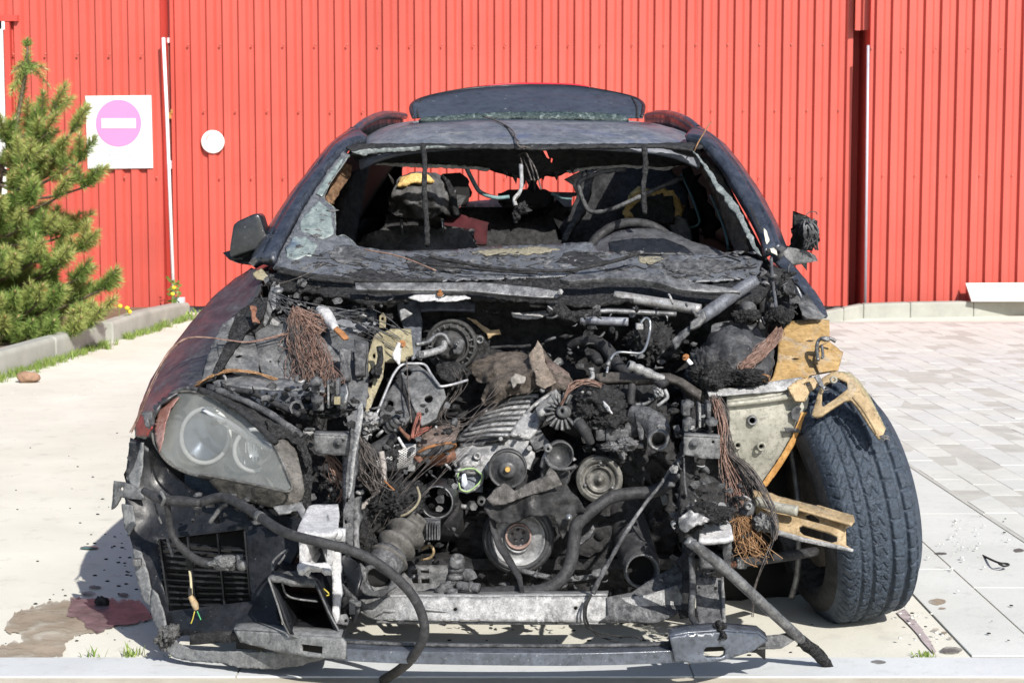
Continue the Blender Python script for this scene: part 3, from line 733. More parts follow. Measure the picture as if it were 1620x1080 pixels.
# bits lying on the ground
gb = []
for k in range(230):
    r_ = rp.random()
    if r_ < .45: x, y = rp.gauss(215, 40), rp.gauss(885, 45)
    elif r_ < .53: x, y = rp.uniform(1440, 1600), rp.uniform(800, 1030)
    elif r_ < .85: x, y = rp.uniform(0, 330), rp.uniform(640, 1050)
    else: x, y = rp.uniform(300, 1300), rp.uniform(985, 1040)
    p = G(x, y, .012 if x > 1440 else .002); s = rp.uniform(.001, .005)
    gb.append(lump(p, (s*1.6, s*1.3, s*.6), .3, 3, 1, k))
kind(obj('charred_crumbs', join(*gb), SOOT), 'stuff')
pb = []
for k in range(90):
    x, y = (rp.gauss(1530, 28), rp.gauss(862, 22)) if k < 40 else ((rp.gauss(1450, 20), rp.gauss(985, 25)) if k < 60 else (rp.uniform(0, 280), rp.uniform(560, 640)))
    p = G(x, y, .017 if x > 1422 else .002); s = rp.uniform(.0015, .005)
    pb.append(lump(p, (s*1.4, s*1.2, s*.7), .3, 3, 1, k))
kind(obj('small_pebbles', join(*pb), SLABM), 'stuff')
tag(obj('wire_scrap', tube([P(1552, 877, G(1552, 877).y), G(1578, 889, .03), G(1592, 891, .024), G(1596, 893, .024), G(1588, 895, .024), G(1580, 891, .03)], .0035, 6), SOOT), 'short bent black wire lying on the grey slabs by the tyre', 'wire')
tag(obj('stone', lump(G(45, 597, .03), (.07, .05, .035), .3, 3, 3, 4), plain('brown_stone', (.28, .17, .11), .9, 0, .3, 20, .4)), 'brown stone lying beside the grass at the left kerb', 'stone')
tag(obj('charred_clump', lump(G(161, 951, .014), (.022, .018, .016), .4, 4, 3, 8), SOOT), 'round black clump lying on the damp stain left of the car', 'debris')
tag(obj('glass_chip', lump(G(141, 866, .006), (.032, .016, .005), .2, 3, 2, 8), TEAL), 'flat green glass chip lying on the concrete left of the car', 'debris')

# ================================================================== THE WRECK
car = thing('burnt_car', 'burnt out dark estate car with its bonnet gone and charred engine bare', 'car', (.03, 5.2, 0))
XC = .03
def part(name, g, mat, parent=None, **kw): return obj(name, g, mat, parent or car, **kw)
def lab(o, s): o['label'] = s; return o
def interp(L, t):
    for (a, va), (b, vb) in zip(L, L[1:]):
        if t <= b: return va+(vb-va)*max(0, (t-a))/(b-a)
    return L[-1][1]

# ---- roof, rails, tailgate
RY = [(6.06, 1.362), (6.2, 1.405), (6.35, 1.442), (6.5, 1.464), (7.0, 1.490), (7.6, 1.504), (8.2, 1.502), (8.8, 1.475)]
RW = [(6.06, .575), (6.4, .60), (7.0, .615), (7.8, .61), (8.8, .555)]
V, F = [], []
NU, NV = 30, 26
for i in range(NV+1):
    y = 6.06+(8.8-6.06)*i/NV; hw = interp(RW, y); z = interp(RY, y)
    for j in range(NU+1):
        u = -1+2*j/NU; q = Vector((XC+.03+u*hw, y+(.06*u*u if i == 0 else 0), z-.018*u*u-.055*abs(u)**6))
        q.z += .004*noise.noise(q*7)+.006*noise.noise(q*2.3); V.append(q)
for i in range(NV):
    for j in range(NU):
        if 4 <= i < 11 and 4 <= j < NU-4: continue      # the open sunroof
        k = i*(NU+1)+j; F.append((k, k+1, k+NU+2, k+NU+1))
roof = part('roof', (V, F), ROOFP, solid=.012, off=-1)
part('sunroof_glass_edge', sheet([(662, 190, 6.5), (668, 186, 6.5), (720, 181, 6.52), (790, 178, 6.53), (850, 176.5, 6.53), (930, 177, 6.53), (980, 180, 6.52), (994, 187, 6.5), (985, 191.5, 6.49), (920, 187, 6.5), (850, 185.5, 6.5), (760, 187, 6.5), (700, 191, 6.5)], sp=5, amp=.006, rag=1.6), burn('shattered_glass_edge', (.02, .03, .03), (.07, .10, .10), ash=(.42, .50, .50), ash_amt=.5, scale=60, rough=.3), roof, solid=.02)
for pts in ([(556, 213, 6.42), (574, 196, 6.6), (598, 184, 6.95), (618, 181, 7.5), (640, 184, 8.3)], [(1114, 214, 6.42), (1090, 193, 6.65), (1064, 182, 7.0), (1042, 180, 7.5), (1024, 184, 8.3)]):
    part('roof_rail', tubep(pts, 6.0, n=10), PAINT, roof)
for pts in ([(552, 216, 6.46), (572, 198, 6.62), (597, 185, 6.97), (616, 181, 7.5), (638, 184, 8.3), (640, 190, 8.0), (620, 191, 7.4), (604, 200, 6.9), (580, 216, 6.6), (560, 226, 6.4)], [(1118, 217, 6.46), (1092, 195, 6.67), (1065, 183, 7.02), (1044, 181, 7.5), (1026, 185, 8.3), (1024, 190, 8.0), (1042, 191, 7.4), (1058, 200, 6.9), (1082, 214, 6.6), (1106, 226, 6.4)]):
    R_ = [P(*q) for q in pts[:5]]; part('rail_side', ruled(crom(R_, 4), crom([p+Vector((0, .02, -.05)) for p in R_], 4), 20, 2), PLAST, roof, solid=.02)
tgm = burn('tailgate_glass', (.030, .043, .062), (.042, .057, .080), ash=(.12, .145, .18), ash_amt=.1, scale=3, rough=.6, metal=.0, bumps=0, fleck=.05, spec=.2)
TGO = [(654, 186, 8.72), (650, 176, 8.8), (652, 165, 8.92), (668, 156, 9.1), (700, 148, 9.22), (745, 140.5, 9.3), (790, 137, 9.33), (835, 135.5, 9.34), (905, 137, 9.3), (960, 145, 9.22), (1000, 154, 9.1), (1017, 164, 8.95), (1018, 176, 8.8), (1015, 185, 8.72)]
tg = part('tailgate', ruled([P(*q) for q in [(652, 187, 8.72), (835, 185, 8.72), (1017, 187, 8.72)]], crom([P(*q) for q in [(653, 164, 8.92), (668, 156, 9.1), (700, 148, 9.22), (745, 140.5, 9.3), (790, 137, 9.33), (835, 135.5, 9.34), (905, 137, 9.3), (960, 145, 9.22), (1000, 154, 9.1), (1016, 164, 8.95)]], 3), 40, 6), tgm, solid=.006, off=0)
part('tailgate_edge', tubep(TGO, 2.6, n=8, k=4), PLAST, tg)
for pts in ([(668, 156, 9.08), (660, 170, 8.9), (662, 186, 8.7)], [(1000, 154, 9.08), (1007, 168, 8.9), (1008, 186, 8.7)]):
    part('tailgate_seam', tubep(pts, 1.6, n=6), SOOT, tg)
part('red_trim', tubep([(735, 140, 9.36), (790, 134.6, 9.39), (835, 133, 9.40), (905, 134.6, 9.36), (935, 138.5, 9.34)], [.8, 1.9, 2.1, 1.9, .8], n=8), plain('red_tail_trim', (.50, .015, .035), .3, 0, .1), tg)

# ---- sides: doors, sills, side glass and rear quarters
def side(s):
    prof = [(.80, .16), (.885, .24), (.915, .45), (.935, .70), (.915, .86), (.865, .965)]
    V, F = [], []; ys = [5.62+i*.14 for i in range(25)]
    for y in ys:
        k = 1-.05*max(0, (y-8.2)/.78)**2; sx = .965+.035*min(1, (y-5.55)/.7)
        for x, z in prof:
            V.append(Vector((XC+s*x*k*sx, y, z+.02*max(0, (y-7)/2))))
    n = len(prof)
    for i in range(len(ys)-1):
        for j in range(n-1): F.append((i*n+j, i*n+j+1, (i+1)*n+j+1, (i+1)*n+j))
    return V, F
for s in (-1, 1):
    b = part('body_side', side(s), PAINT, solid=.02, off=0)
    A = [(XC+s*.81, 5.70, .925), (XC+s*.868, 6.4, .925), (XC+s*.878, 7.6, .94), (XC+s*.83, 8.85, .95)]
    B = [(XC+.03+s*.60, 6.32, 1.39), (XC+.03+s*.605, 6.7, 1.42), (XC+.03+s*.60, 7.6, 1.45), (XC+.03+s*.55, 8.75, 1.43)]
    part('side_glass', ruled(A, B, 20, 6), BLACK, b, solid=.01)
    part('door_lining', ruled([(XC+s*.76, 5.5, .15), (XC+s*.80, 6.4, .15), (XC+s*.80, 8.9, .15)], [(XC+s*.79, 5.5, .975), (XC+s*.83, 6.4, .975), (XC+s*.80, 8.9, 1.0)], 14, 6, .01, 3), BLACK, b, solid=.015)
# left flank behind the fender, closing to the wheel arch
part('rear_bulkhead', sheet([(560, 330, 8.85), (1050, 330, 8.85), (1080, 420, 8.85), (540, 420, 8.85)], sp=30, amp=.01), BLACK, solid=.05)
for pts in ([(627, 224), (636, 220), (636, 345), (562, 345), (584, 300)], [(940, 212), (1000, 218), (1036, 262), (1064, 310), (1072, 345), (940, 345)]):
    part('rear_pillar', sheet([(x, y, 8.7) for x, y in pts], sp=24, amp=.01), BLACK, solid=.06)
part('floor_pan', box((XC, 7.15, .20), (1.62, 3.5, .07)), SOOT, smooth=False)
part('parcel_shelf', sheet([(728, 327, 8.72), (738, 320, 8.8), (772, 316, 8.85), (800, 310, 8.85), (880, 307, 8.85), (905, 316, 8.8), (905, 325, 8.72), (890, 329, 8.7), (820, 328, 8.7), (760, 329, 8.7)], sp=7, amp=.008, rag=1.6), plain('pale_shelf', (.60, .58, .55), .7, 0, .1), solid=.02)
part('light_strip', sheet([(855, 303, 8.82), (930, 305, 8.82), (930, 311, 8.82), (880, 310, 8.82)], sp=7, amp=0), plain('blue_grey_strip', (.32, .37, .42), .4, 0, .2), solid=.02)

# ---- windscreen pillars
L_out = [(399, 420, 5.62), (425, 372, 5.78), (457, 321, 5.95), (490, 278, 6.1), (520, 240, 6.25), (556, 208, 6.42)]
L_in = [(434, 415, 5.5), (460, 362, 5.68), (492, 306, 5.86), (521, 266, 5.98), (553, 229, 6.1), (580, 222, 6.2)]
R_out = [(1240, 397, 5.62), (1226, 361, 5.75), (1194, 302, 5.98), (1153, 245, 6.2), (1128, 221, 6.33), (1105, 205, 6.42)]
R_in = [(1210, 402, 5.5), (1196, 362, 5.68), (1163, 300, 5.86), (1141, 263, 5.98), (1110, 226, 6.1), (1085, 221, 6.2)]
for o_, i_ in ((L_out, L_in), (R_out, R_in)):
    O = crom([P(*p) for p in o_], 4); I = crom([P(*p) for p in i_], 4)
    mid = [a.lerp(b, .5)+Vector((0, -.02, .012)) for a, b in zip(O, I)]
    V1, F1 = ruled(O, mid, 24, 3, .003, 2); V2, F2 = ruled(mid, I, 24, 3, .003, 3)
    pl = part('windscreen_pillar', join((V1, F1), (V2, F2)), PAINT, solid=.03, off=0)
    part('pillar_seal', tube([q.lerp(m_, .25)+Vector((0, -.012, .004)) for q, m_ in zip(I, mid)][::3], PX(3.2, 5.8), 6), SOOT, pl)
    gut = [a+Vector((0, .03, .01)) for a in O][::4]
    part('drip_moulding', tube(gut, PX(4, 5.9), 6), PLAST, pl)
part('peeled_paint', sheet([(1151, 268, 5.97), (1157, 270, 5.97), (1168, 287, 5.9), (1164, 291, 5.9), (1155, 279, 5.95)], sp=4, amp=.002, rag=1.2), ASHW, solid=.002)
part('peeled_paint', sheet([(1208, 360, 5.6), (1214, 366, 5.6), (1218, 382, 5.56), (1228, 396, 5.53), (1230, 404, 5.5), (1221, 399, 5.5), (1211, 382, 5.55)], sp=4, amp=.002, rag=1.2), burn('cream_undercoat', (.55, .51, .42), (.68, .64, .55), ash_amt=.1, scale=40), solid=.002)
# ---- header, headlining and what hangs from it
part('windscreen_header', sheet([(548, 233, 6.03), (562, 227, 6.07), (700, 227, 6.06), (835, 228, 6.06), (1000, 227, 6.06), (1095, 225, 6.07), (1112, 231, 6.03), (1095, 237, 6.02), (1040, 231, 6.03), (860, 235, 6.03), (720, 233, 6.03), (640, 238, 6.03), (600, 241, 6.03), (575, 245, 6.02), (560, 240, 6.02)], sp=5, amp=.004, rag=1.4), SOOT, solid=.008)
part('header_ash_edge', sheet([(556, 240, 6.0), (580, 236, 6.0), (640, 233, 6.0), (700, 230.5, 6.0), (712, 232, 6.0), (650, 239, 6.0), (604, 241, 6.0), (582, 243, 6.0), (580, 247, 6.0), (574, 246, 6.0), (568, 243, 6.0)], sp=4, amp=.004, rag=2.2), GLEDGE, solid=.006)
HL = [(556, 246, 6.15), (600, 238, 6.1), (700, 231, 6.08), (835, 232, 6.08), (1000, 230, 6.08), (1095, 236, 6.1), (1108, 262, 6.2), (1075, 262, 6.25), (1050, 270, 6.3), (1010, 266, 6.3), (960, 266, 6.3), (925, 270, 6.3), (900, 272, 6.3), (880, 280, 6.28), (860, 280, 6.26), (846, 288, 6.26), (825, 284, 6.26), (810, 280, 6.28), (790, 274, 6.3), (765, 266, 6.3), (740, 264, 6.3), (690, 263, 6.3), (650, 260, 6.3), (600, 258, 6.28), (575, 262, 6.22)]
hls = [[(800, 236), (803, 235), (802, 240), (798, 240)], [(856, 236), (862, 236), (866, 242), (870, 254), (866, 252), (860, 242)], [(846, 234), (850, 235), (849, 239), (845, 238)], [(872, 250), (875, 252), (873, 260), (871, 258)], [(812, 232), (820, 233), (818, 236), (813, 236)]]
head = part('headlining', sheet(HL, holes=hls, sp=6, amp=.012, rag=2.2), SOOT, solid=.006)
part('frayed_edge', sheet([(586, 257, 6.27), (640, 258, 6.28), (700, 260.5, 6.28), (745, 262, 6.28), (775, 267, 6.27), (770, 270.5, 6.27), (740, 266.5, 6.27), (690, 266, 6.27), (640, 263, 6.27), (600, 261, 6.27)], sp=3.5, amp=.008, rag=1.7, seed=3), ASHW, head, solid=.004)
part('frayed_edge', sheet([(896, 270, 6.27), (930, 262, 6.28), (990, 258, 6.28), (1015, 259, 6.28), (1050, 261, 6.28), (1078, 253, 6.26), (1072, 262, 6.26), (1052, 270, 6.27), (1030, 267, 6.27), (990, 265, 6.27), (930, 268, 6.27), (900, 275, 6.27)], sp=3.5, amp=.008, rag=2.0, seed=5), ASHW, head, solid=.004)
for k, (x, y, d) in enumerate([(815, 284, 9), (828, 286, 12), (846, 289, 15), (858, 284, 5), (880, 279, 6), (800, 277, 6), (836, 290, 6), (905, 272, 4)]):
    part('sagging_shred', sheet([(x-6, y-14, 6.26), (x+6, y-15, 6.26), (x+4, y-4, 6.25), (x+1, y+d, 6.25), (x-3, y-3, 6.25)], sp=4, amp=.01, rag=2, seed=k), CRUST, head, solid=.004)
for pts in ([(669, 229, 6.0), (672, 262, 5.93), (671, 300, 5.88), (675, 350, 5.82), (676, 388, 5.75)], [(1019, 231, 6.0), (1021, 262, 5.95), (1018, 300, 5.9), (1020, 338, 5.84)]):
    part('hanging_strip', tubep(pts, 4.2, n=8, k=8, wob=.5), CRUST, head)
mw = []
for pts in ([(822, 246, 6.1), (826, 262, 6.0), (824, 290, 5.9), (822, 305, 5.88), (815, 318, 5.86)], [(828, 240, 6.1), (838, 252, 6.0), (848, 270, 5.95), (856, 300, 5.93)], [(820, 246, 6.1), (832, 242, 6.05), (840, 262, 6), (846, 286, 5.95)], [(812, 235, 6.05), (825, 232, 6.0), (838, 234, 6.0)], [(826, 245, 6.1), (834, 265, 6), (841, 285, 5.95)]):
    mw.append(tubep(pts, 1.3, n=5))
part('mirror_wiring', join(*mw), GREYW, head)
part('mirror_stalk', tubep([(824, 262, 6.0), (825, 285, 5.9), (823, 303, 5.88), (814, 314, 5.87), (816, 325, 5.86)], 3.2, n=8, wob=.4), ASHW, head)
part('melted_mirror_base', join(lumpp(826, 331, 5.86, 11, 8, .02, amp=.7, seed=2), lumpp(817, 342, 5.86, 6, 8, .015, amp=.7, seed=4)), CRUST, head)
rw = tubep([(763, 184, 6.45), (790, 193, 6.35), (812, 208, 6.2), (818, 228, 6.02), (830, 236, 6.0)], 1.2, n=5); rw2 = tubep([(770, 185, 6.45), (795, 195, 6.35), (808, 210, 6.2), (822, 226, 6.02)], 1.0, n=5)
for g_ in (rw, rw2): part('roof_wire', g_, GREYW, roof)
part('roof_wire', tubep([(1098, 240, 6.0), (1105, 225, 6.0), (1120, 200, 6.1), (1125, 193, 6.15)], 1.1, n=5), GOLDW, roof)
part('curtain_tube', tubep([(738, 266, 7.6), (748, 286, 7.6), (760, 304, 7.6), (785, 313, 7.6), (806, 311, 7.6)], 3.4, n=8), plain('teal_tube', (.16, .27, .28), .6, 0, .35, 60, .3))
part('curtain_tube', tubep([(872, 306, 7.6), (890, 313, 7.6), (905, 314, 7.6)], 2.5, n=8), bpy.data.materials['teal_tube'])

# ---- seats, wheel, dashboard
st = part('front_seat', sheet([(560, 392, 6.970), (575, 372, 6.970), (620, 357, 7.000), (700, 356, 7.000), (728, 360, 6.980), (744, 372, 6.960), (756, 392, 6.940), (740, 470, 6.920), (570, 470, 6.920)], sp=8, amp=.012, rag=.8, ctrl=[(660, 400, 6.900)]), SEAT, solid=.12)
part('headrest', sheet([(613, 333, 6.920), (622, 300, 6.900), (632, 280, 6.920), (655, 272, 6.940), (690, 273, 6.960), (710, 285, 6.960), (722, 310, 6.960), (726, 342, 6.960), (718, 346, 6.940), (700, 338, 6.900), (680, 346, 6.900), (664, 348, 6.900), (640, 345, 6.900), (622, 340, 6.910)], sp=5, amp=.03, rag=1.5, seed=4, freq=14, ctrl=[(665, 320, 6.860)]), SEAT, st, solid=.09)
part('headrest_foam', sheet([(628, 296, 6.875), (634, 280, 6.880), (655, 274, 6.880), (676, 275, 6.880), (688, 286, 6.880), (672, 287, 6.860), (655, 289, 6.860), (640, 292, 6.860)], sp=4, amp=.008, rag=1.5), FOAM, st, solid=.03)
part('headrest_scorched_side', sheet([(700, 276, 6.920), (712, 286, 6.920), (722, 310, 6.920), (727, 343, 6.920), (720, 345, 6.910), (716, 315, 6.910), (706, 290, 6.910)], sp=4, amp=.008, rag=1.2), CRUST, st, solid=.04)
for x in (636, 700): part('headrest_post', tubep([(x-1, 346, 6.940), (x+1, 372, 6.940)], 2.4, n=8), CHROME, st)
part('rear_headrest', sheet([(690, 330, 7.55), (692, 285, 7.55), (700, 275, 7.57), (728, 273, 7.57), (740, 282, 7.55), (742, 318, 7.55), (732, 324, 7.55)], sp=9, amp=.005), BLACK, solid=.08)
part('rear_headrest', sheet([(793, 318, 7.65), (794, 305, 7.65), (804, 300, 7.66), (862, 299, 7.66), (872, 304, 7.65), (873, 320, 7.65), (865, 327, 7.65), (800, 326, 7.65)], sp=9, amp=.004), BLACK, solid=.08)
rs = part('rear_seat_back', sheet([(610, 340, 7.75), (730, 328, 7.8), (910, 327, 7.8), (1000, 330, 7.75), (1000, 480, 7.6), (600, 480, 7.6)], sp=16, amp=.02), SOOT, solid=.1)
part('red_cloth', sheet([(700, 332, 7.7), (720, 336, 7.66), (772, 352, 7.62), (770, 386, 7.55), (700, 388, 7.55)], sp=9, amp=.03), plain('dark_red_cloth', (.045, .004, .007), .9, 0, .5), rs, solid=.01)
ds = part('driver_seat', sheet([(884, 395, 6.9), (905, 330, 6.95), (925, 275, 7.0), (985, 262, 7.0), (1050, 262, 6.95), (1085, 300, 6.85), (1092, 395, 6.8)], sp=9, amp=.02), SOOT, solid=.12)
part('headrest_foam', sheet([(985, 340, 6.74), (992, 318, 6.72), (1010, 305, 6.7), (1045, 300, 6.7), (1066, 302, 6.7), (1076, 320, 6.7), (1078, 336, 6.7), (1068, 352, 6.7), (1030, 350, 6.72)], sp=5, amp=.012, rag=1.5), FOAM, ds, solid=.06)
part('headrest_char', sheet([(996, 334, 6.65), (1010, 318, 6.63), (1040, 310, 6.63), (1062, 312, 6.63), (1068, 330, 6.63), (1066, 352, 6.63), (1010, 352, 6.65)], sp=5, amp=.012, rag=2), SOOT, ds, solid=.02)
part('seat_shoulder', sheet([(1060, 352, 6.66), (1072, 340, 6.66), (1086, 350, 6.66), (1096, 372, 6.66), (1090, 392, 6.66), (1066, 378, 6.66)], sp=6, amp=.006, rag=1), GREYS, ds, solid=.04)
part('seat_side_bar', sheet([(888, 376, 6.6), (905, 345, 6.64), (922, 305, 6.68), (930, 264, 6.72), (944, 262, 6.72), (934, 300, 6.68), (924, 332, 6.64), (905, 362, 6.6), (896, 382, 6.6)], sp=5, amp=.006, rag=1.5), SOOTG, ds, solid=.025)
part('sun_visor_frame', tubep([(990, 268, 6.2), (955, 272, 6.2), (922, 284, 6.2), (916, 296, 6.2), (926, 325, 6.2), (938, 336, 6.2), (970, 330, 6.2), (1010, 312, 6.22), (1045, 296, 6.25), (1080, 282, 6.3)], 3.6, n=7, wob=.5), SOOTG)
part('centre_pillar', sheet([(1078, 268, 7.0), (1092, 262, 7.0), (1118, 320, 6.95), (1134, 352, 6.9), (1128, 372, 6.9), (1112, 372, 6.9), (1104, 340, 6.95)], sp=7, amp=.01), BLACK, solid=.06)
part('door_glass_edge', tubep([(1078, 276, 6.85), (1094, 310, 6.8), (1106, 345, 6.72), (1104, 356, 6.72), (1092, 360, 6.72)], 2.4, n=6), TEAL)
part('door_glass_edge', tubep([(1124, 308, 6.4), (1140, 345, 6.3), (1150, 378, 6.2), (1152, 396, 6.2)], 2.4, n=6), TEAL)
part('burnt_pillar_trim', sheet([(1094, 252, 6.25), (1108, 250, 6.2), (1135, 280, 6.1), (1150, 310, 6.0), (1152, 330, 5.95), (1172, 372, 5.85), (1176, 398, 5.8), (1164, 400, 5.85), (1150, 366, 6.0), (1136, 320, 6.1), (1112, 276, 6.2)], sp=6, amp=.012, rag=2), BROWN, solid=.02)
part('burnt_pillar_trim', sheet([(548, 258, 6.15), (556, 262, 6.15), (555, 278, 6.12), (542, 296, 6.08), (530, 318, 6.0), (522, 326, 5.98), (514, 314, 5.98), (524, 294, 6.04), (536, 272, 6.1)], sp=4, amp=.012, rag=2), burn('charred_brown_trim', (.10, .055, .03), (.30, .18, .10), ash=(.4, .33, .25), ash_amt=.35, scale=40, bumps=1.0, bd=.012), solid=.02)
part('centre_pillar', sheet([(528, 392, 6.5), (540, 330, 6.6), (562, 270, 6.7), (585, 262, 6.8), (572, 330, 6.7), (560, 392, 6.6)], sp=9, amp=.01), SOOT, solid=.05)
# steering wheel
c0 = P(1003, 424, 6.02); axis = Vector((0, -1, .42)).normalized(); q = axis.to_track_quat('Z', 'Y')
sw = part('steering_wheel', tube([c0+q @ Vector((.162*math.cos(a), .162*math.sin(a), 0)) for a in [i*2*math.pi/24 for i in range(25)]], .0165, 10, k=3, wob=.12), HOSE)
part('hub', join(lump(c0, (.07, .03, .06), .2, 3, 3, 5), tube([c0+q @ Vector((-.155, 0, 0)), c0+q @ Vector((.155, 0, 0))], .018, 8, k=1)), SOOT, sw)
# dash top and binnacle under the fallen screen
part('dashboard', sheet([(440, 440, 5.55), (540, 395, 5.85), (620, 396, 5.95), (760, 394, 6.0), (880, 388, 6.0), (950, 386, 6.0), (1120, 396, 5.95), (1180, 405, 5.8), (1215, 430, 5.55), (1000, 452, 5.45), (700, 452, 5.45)], sp=9, amp=.01, rag=1.2), DASH, solid=.06)
part('instrument_binnacle', sheet([(936, 396, 5.85), (948, 380, 5.9), (972, 367, 5.95), (1000, 361, 5.98), (1035, 361, 5.98), (1066, 368, 5.95), (1096, 382, 5.88), (1130, 392, 5.82), (1150, 402, 5.75), (1060, 404, 5.7), (960, 402, 5.72)], sp=6, amp=.006, rag=1.0, ctrl=[(1010, 384, 5.78)]), DASH, solid=.03)
part('binnacle_recess', sheet([(962, 383, 5.70), (1000, 377, 5.71), (1050, 377, 5.71), (1084, 390, 5.69), (1098, 402, 5.64), (966, 401, 5.64)], sp=7, amp=.004, rag=.6), PLAST, solid=.006)

# ---- what is left of the windscreen
W1 = [(432, 424, 5.47), (448, 392, 5.57), (470, 350, 5.7), (495, 306, 5.84), (520, 268, 5.97), (545, 238, 6.06), (553, 246, 6.05), (536, 266, 5.98), (520, 288, 5.9), (512, 310, 5.84), (514, 318, 5.82), (528, 330, 5.76), (529, 346, 5.73), (531, 362, 5.69), (530, 374, 5.66), (544, 373, 5.65), (556, 382, 5.63), (566, 390, 5.6), (586, 394, 5.6), (640, 398, 5.6), (700, 397, 5.62), (760, 391, 5.66), (800, 389, 5.66), (850, 387, 5.66), (900, 384, 5.66), (935, 383, 5.66), (948, 396, 5.62), (1000, 404, 5.58), (1060, 403, 5.58), (1110, 402, 5.58), (1150, 404, 5.56), (1180, 404, 5.54), (1206, 413, 5.5), (1196, 440, 5.42), (1130, 444, 5.38), (1050, 446, 5.36), (960, 440, 5.37), (890, 436, 5.38), (800, 440, 5.37), (700, 443, 5.36), (600, 446, 5.36), (520, 440, 5.38), (450, 430, 5.42)]
ws = part('windscreen_remains', sheet(W1, sp=5.5, amp=.006, rag=2.2, seed=6, ctrl=[(600, 418, 5.46), (800, 412, 5.5), (1000, 420, 5.47)]), WSGL, solid=.006)
wsf = tps(W1+[(600, 418, 5.46), (800, 412, 5.5), (1000, 420, 5.47)])
def wsY(x, y): return float(wsf([(x, y)])[0])
E1 = [(553, 244), (540, 264), (524, 286), (513, 310), (515, 318), (528, 330), (530, 348), (531, 374), (544, 372), (558, 383), (568, 391), (600, 396)]
part('glass_edge', tubep([(x, y, 6.05-(y-244)*.0028) for x, y in E1], 1.5, n=6, wob=.9), GLEDGE, ws)
part('glass_edge', sheet([(1095, 236, 6.0), (1110, 252, 5.95), (1128, 274, 5.88), (1136, 290, 5.83), (1152, 306, 5.78), (1166, 322, 5.72), (1180, 352, 5.62), (1194, 382, 5.55), (1206, 404, 5.48), (1198, 402, 5.5), (1186, 384, 5.55), (1176, 362, 5.6), (1164, 340, 5.67), (1152, 326, 5.72), (1146, 310, 5.77), (1134, 300, 5.8), (1128, 288, 5.84), (1112, 262, 5.92)], sp=4, amp=.007, rag=2.6, seed=9), GLEDGE, ws, solid=.006)
def film(pts, mat, rag=3, seed=0): part('ash_film', sheet([(x, y, wsY(x, y)-.007) for x, y in pts], sp=5, amp=.002, rag=rag, seed=seed), mat, ws, solid=.002)
FROST = burn('frosted_green_glass', (.12, .15, .15), (.24, .28, .27), ash=(.44, .47, .46), ash_amt=.45, spot=(.05, .075, .13), spot_amt=.35, scale=18, rough=.25, bumps=.3, fleck=.4, spec=.7)
film([(474, 352), (490, 330), (505, 318), (522, 332), (527, 352), (528, 372), (510, 378), (492, 372), (478, 366)], FROST, 3, 1)
film([(452, 392), (466, 372), (484, 376), (502, 388), (494, 402), (470, 410), (454, 406)], FROST, 4, 2)
film([(500, 306), (522, 272), (538, 252), (546, 248), (534, 268), (520, 290), (510, 310)], FROST, 2, 3)
film([(530, 388), (556, 386), (580, 400), (570, 414), (540, 416), (522, 406)], SOOTG, 4, 4)
film([(640, 406), (720, 408), (740, 420), (700, 428), (650, 424)], SOOT, 4, 5)
film([(900, 396), (940, 400), (960, 416), (920, 424), (880, 414)], SOOT, 4, 6)
film([(1040, 412), (1120, 408), (1180, 420), (1130, 432), (1060, 428)], SOOTG, 4, 7)
film([(560, 424), (620, 428), (640, 438), (580, 442), (550, 436)], SOOT, 4, 8)
SANDY = burn('sandy_ash', (.20, .18, .13), (.36, .33, .24), ash_amt=.3, scale=60, bumps=.9)
film([(745, 396), (790, 392), (850, 391), (885, 393), (870, 399), (820, 403), (770, 404)], SANDY, 4, 9)
film([(1010, 406), (1040, 404), (1052, 412), (1030, 418), (1012, 414)], SANDY, 4, 10)
fl = []
for k in range(260):
    x, y = rp.uniform(450, 1195), rp.uniform(398, 445)
    if x < 560 and rp.random() < .5: y = rp.uniform(330, 430); x = rp.uniform(440+(430-y)*.6, 530)
    Yd = wsY(x, y)+.004; s = rp.uniform(2, 10)
    fl.append(sheet([(x-s, y+rp.uniform(-1, 1), Yd-.012), (x, y-s*.35, Yd-.008), (x+s, y+rp.uniform(-1.5, 1.5), Yd-.012), (x+s*.2, y+s*.3, Yd-.018)], sp=4, amp=.004, rag=1.5, seed=k))
kind(part('curled_flakes', join(*fl), SOOTG, ws, solid=.003), 'stuff')
cr = []
for k in range(80):
    x, y = rp.uniform(470, 1180), rp.uniform(402, 440); pts = []
    for j in range(4):
        pts.append((x, y, wsY(x, y)-.004)); x += rp.uniform(4, 18); y += rp.uniform(-4, 4)
    cr.append(tubep(pts, rp.uniform(.5, 1.2), n=4, k=3))
kind(part('cracks', join(*cr), SOOT, ws), 'stuff')

# ---- scuttle, wipers
part('scuttle_panel', sheet([(412, 432, 5.46), (450, 432, 5.42), (520, 444, 5.36), (620, 449, 5.33), (760, 446, 5.34), (880, 438, 5.36), (1000, 444, 5.34), (1120, 450, 5.33), (1205, 440, 5.4), (1222, 452, 5.38), (1205, 474, 5.25), (1120, 478, 5.24), (1010, 472, 5.24), (930, 484, 5.22), (850, 476, 5.24), (760, 470, 5.24), (660, 470, 5.24), (590, 480, 5.22), (560, 474, 5.24), (500, 462, 5.3), (430, 458, 5.4)], sp=6, amp=.012, rag=3, seed=8), CRUST, solid=.012)
part('wiper_arm', sheet([(562, 447, 5.22), (700, 447, 5.2), (745, 446, 5.2), (790, 449, 5.19), (850, 455, 5.18), (884, 461, 5.17), (890, 466, 5.17), (880, 471, 5.16), (850, 470, 5.16), (800, 466, 5.17), (742, 460, 5.18), (650, 459, 5.19), (563, 458, 5.2)], sp=7, amp=.002), STEEL, solid=.016, bevel=.003)
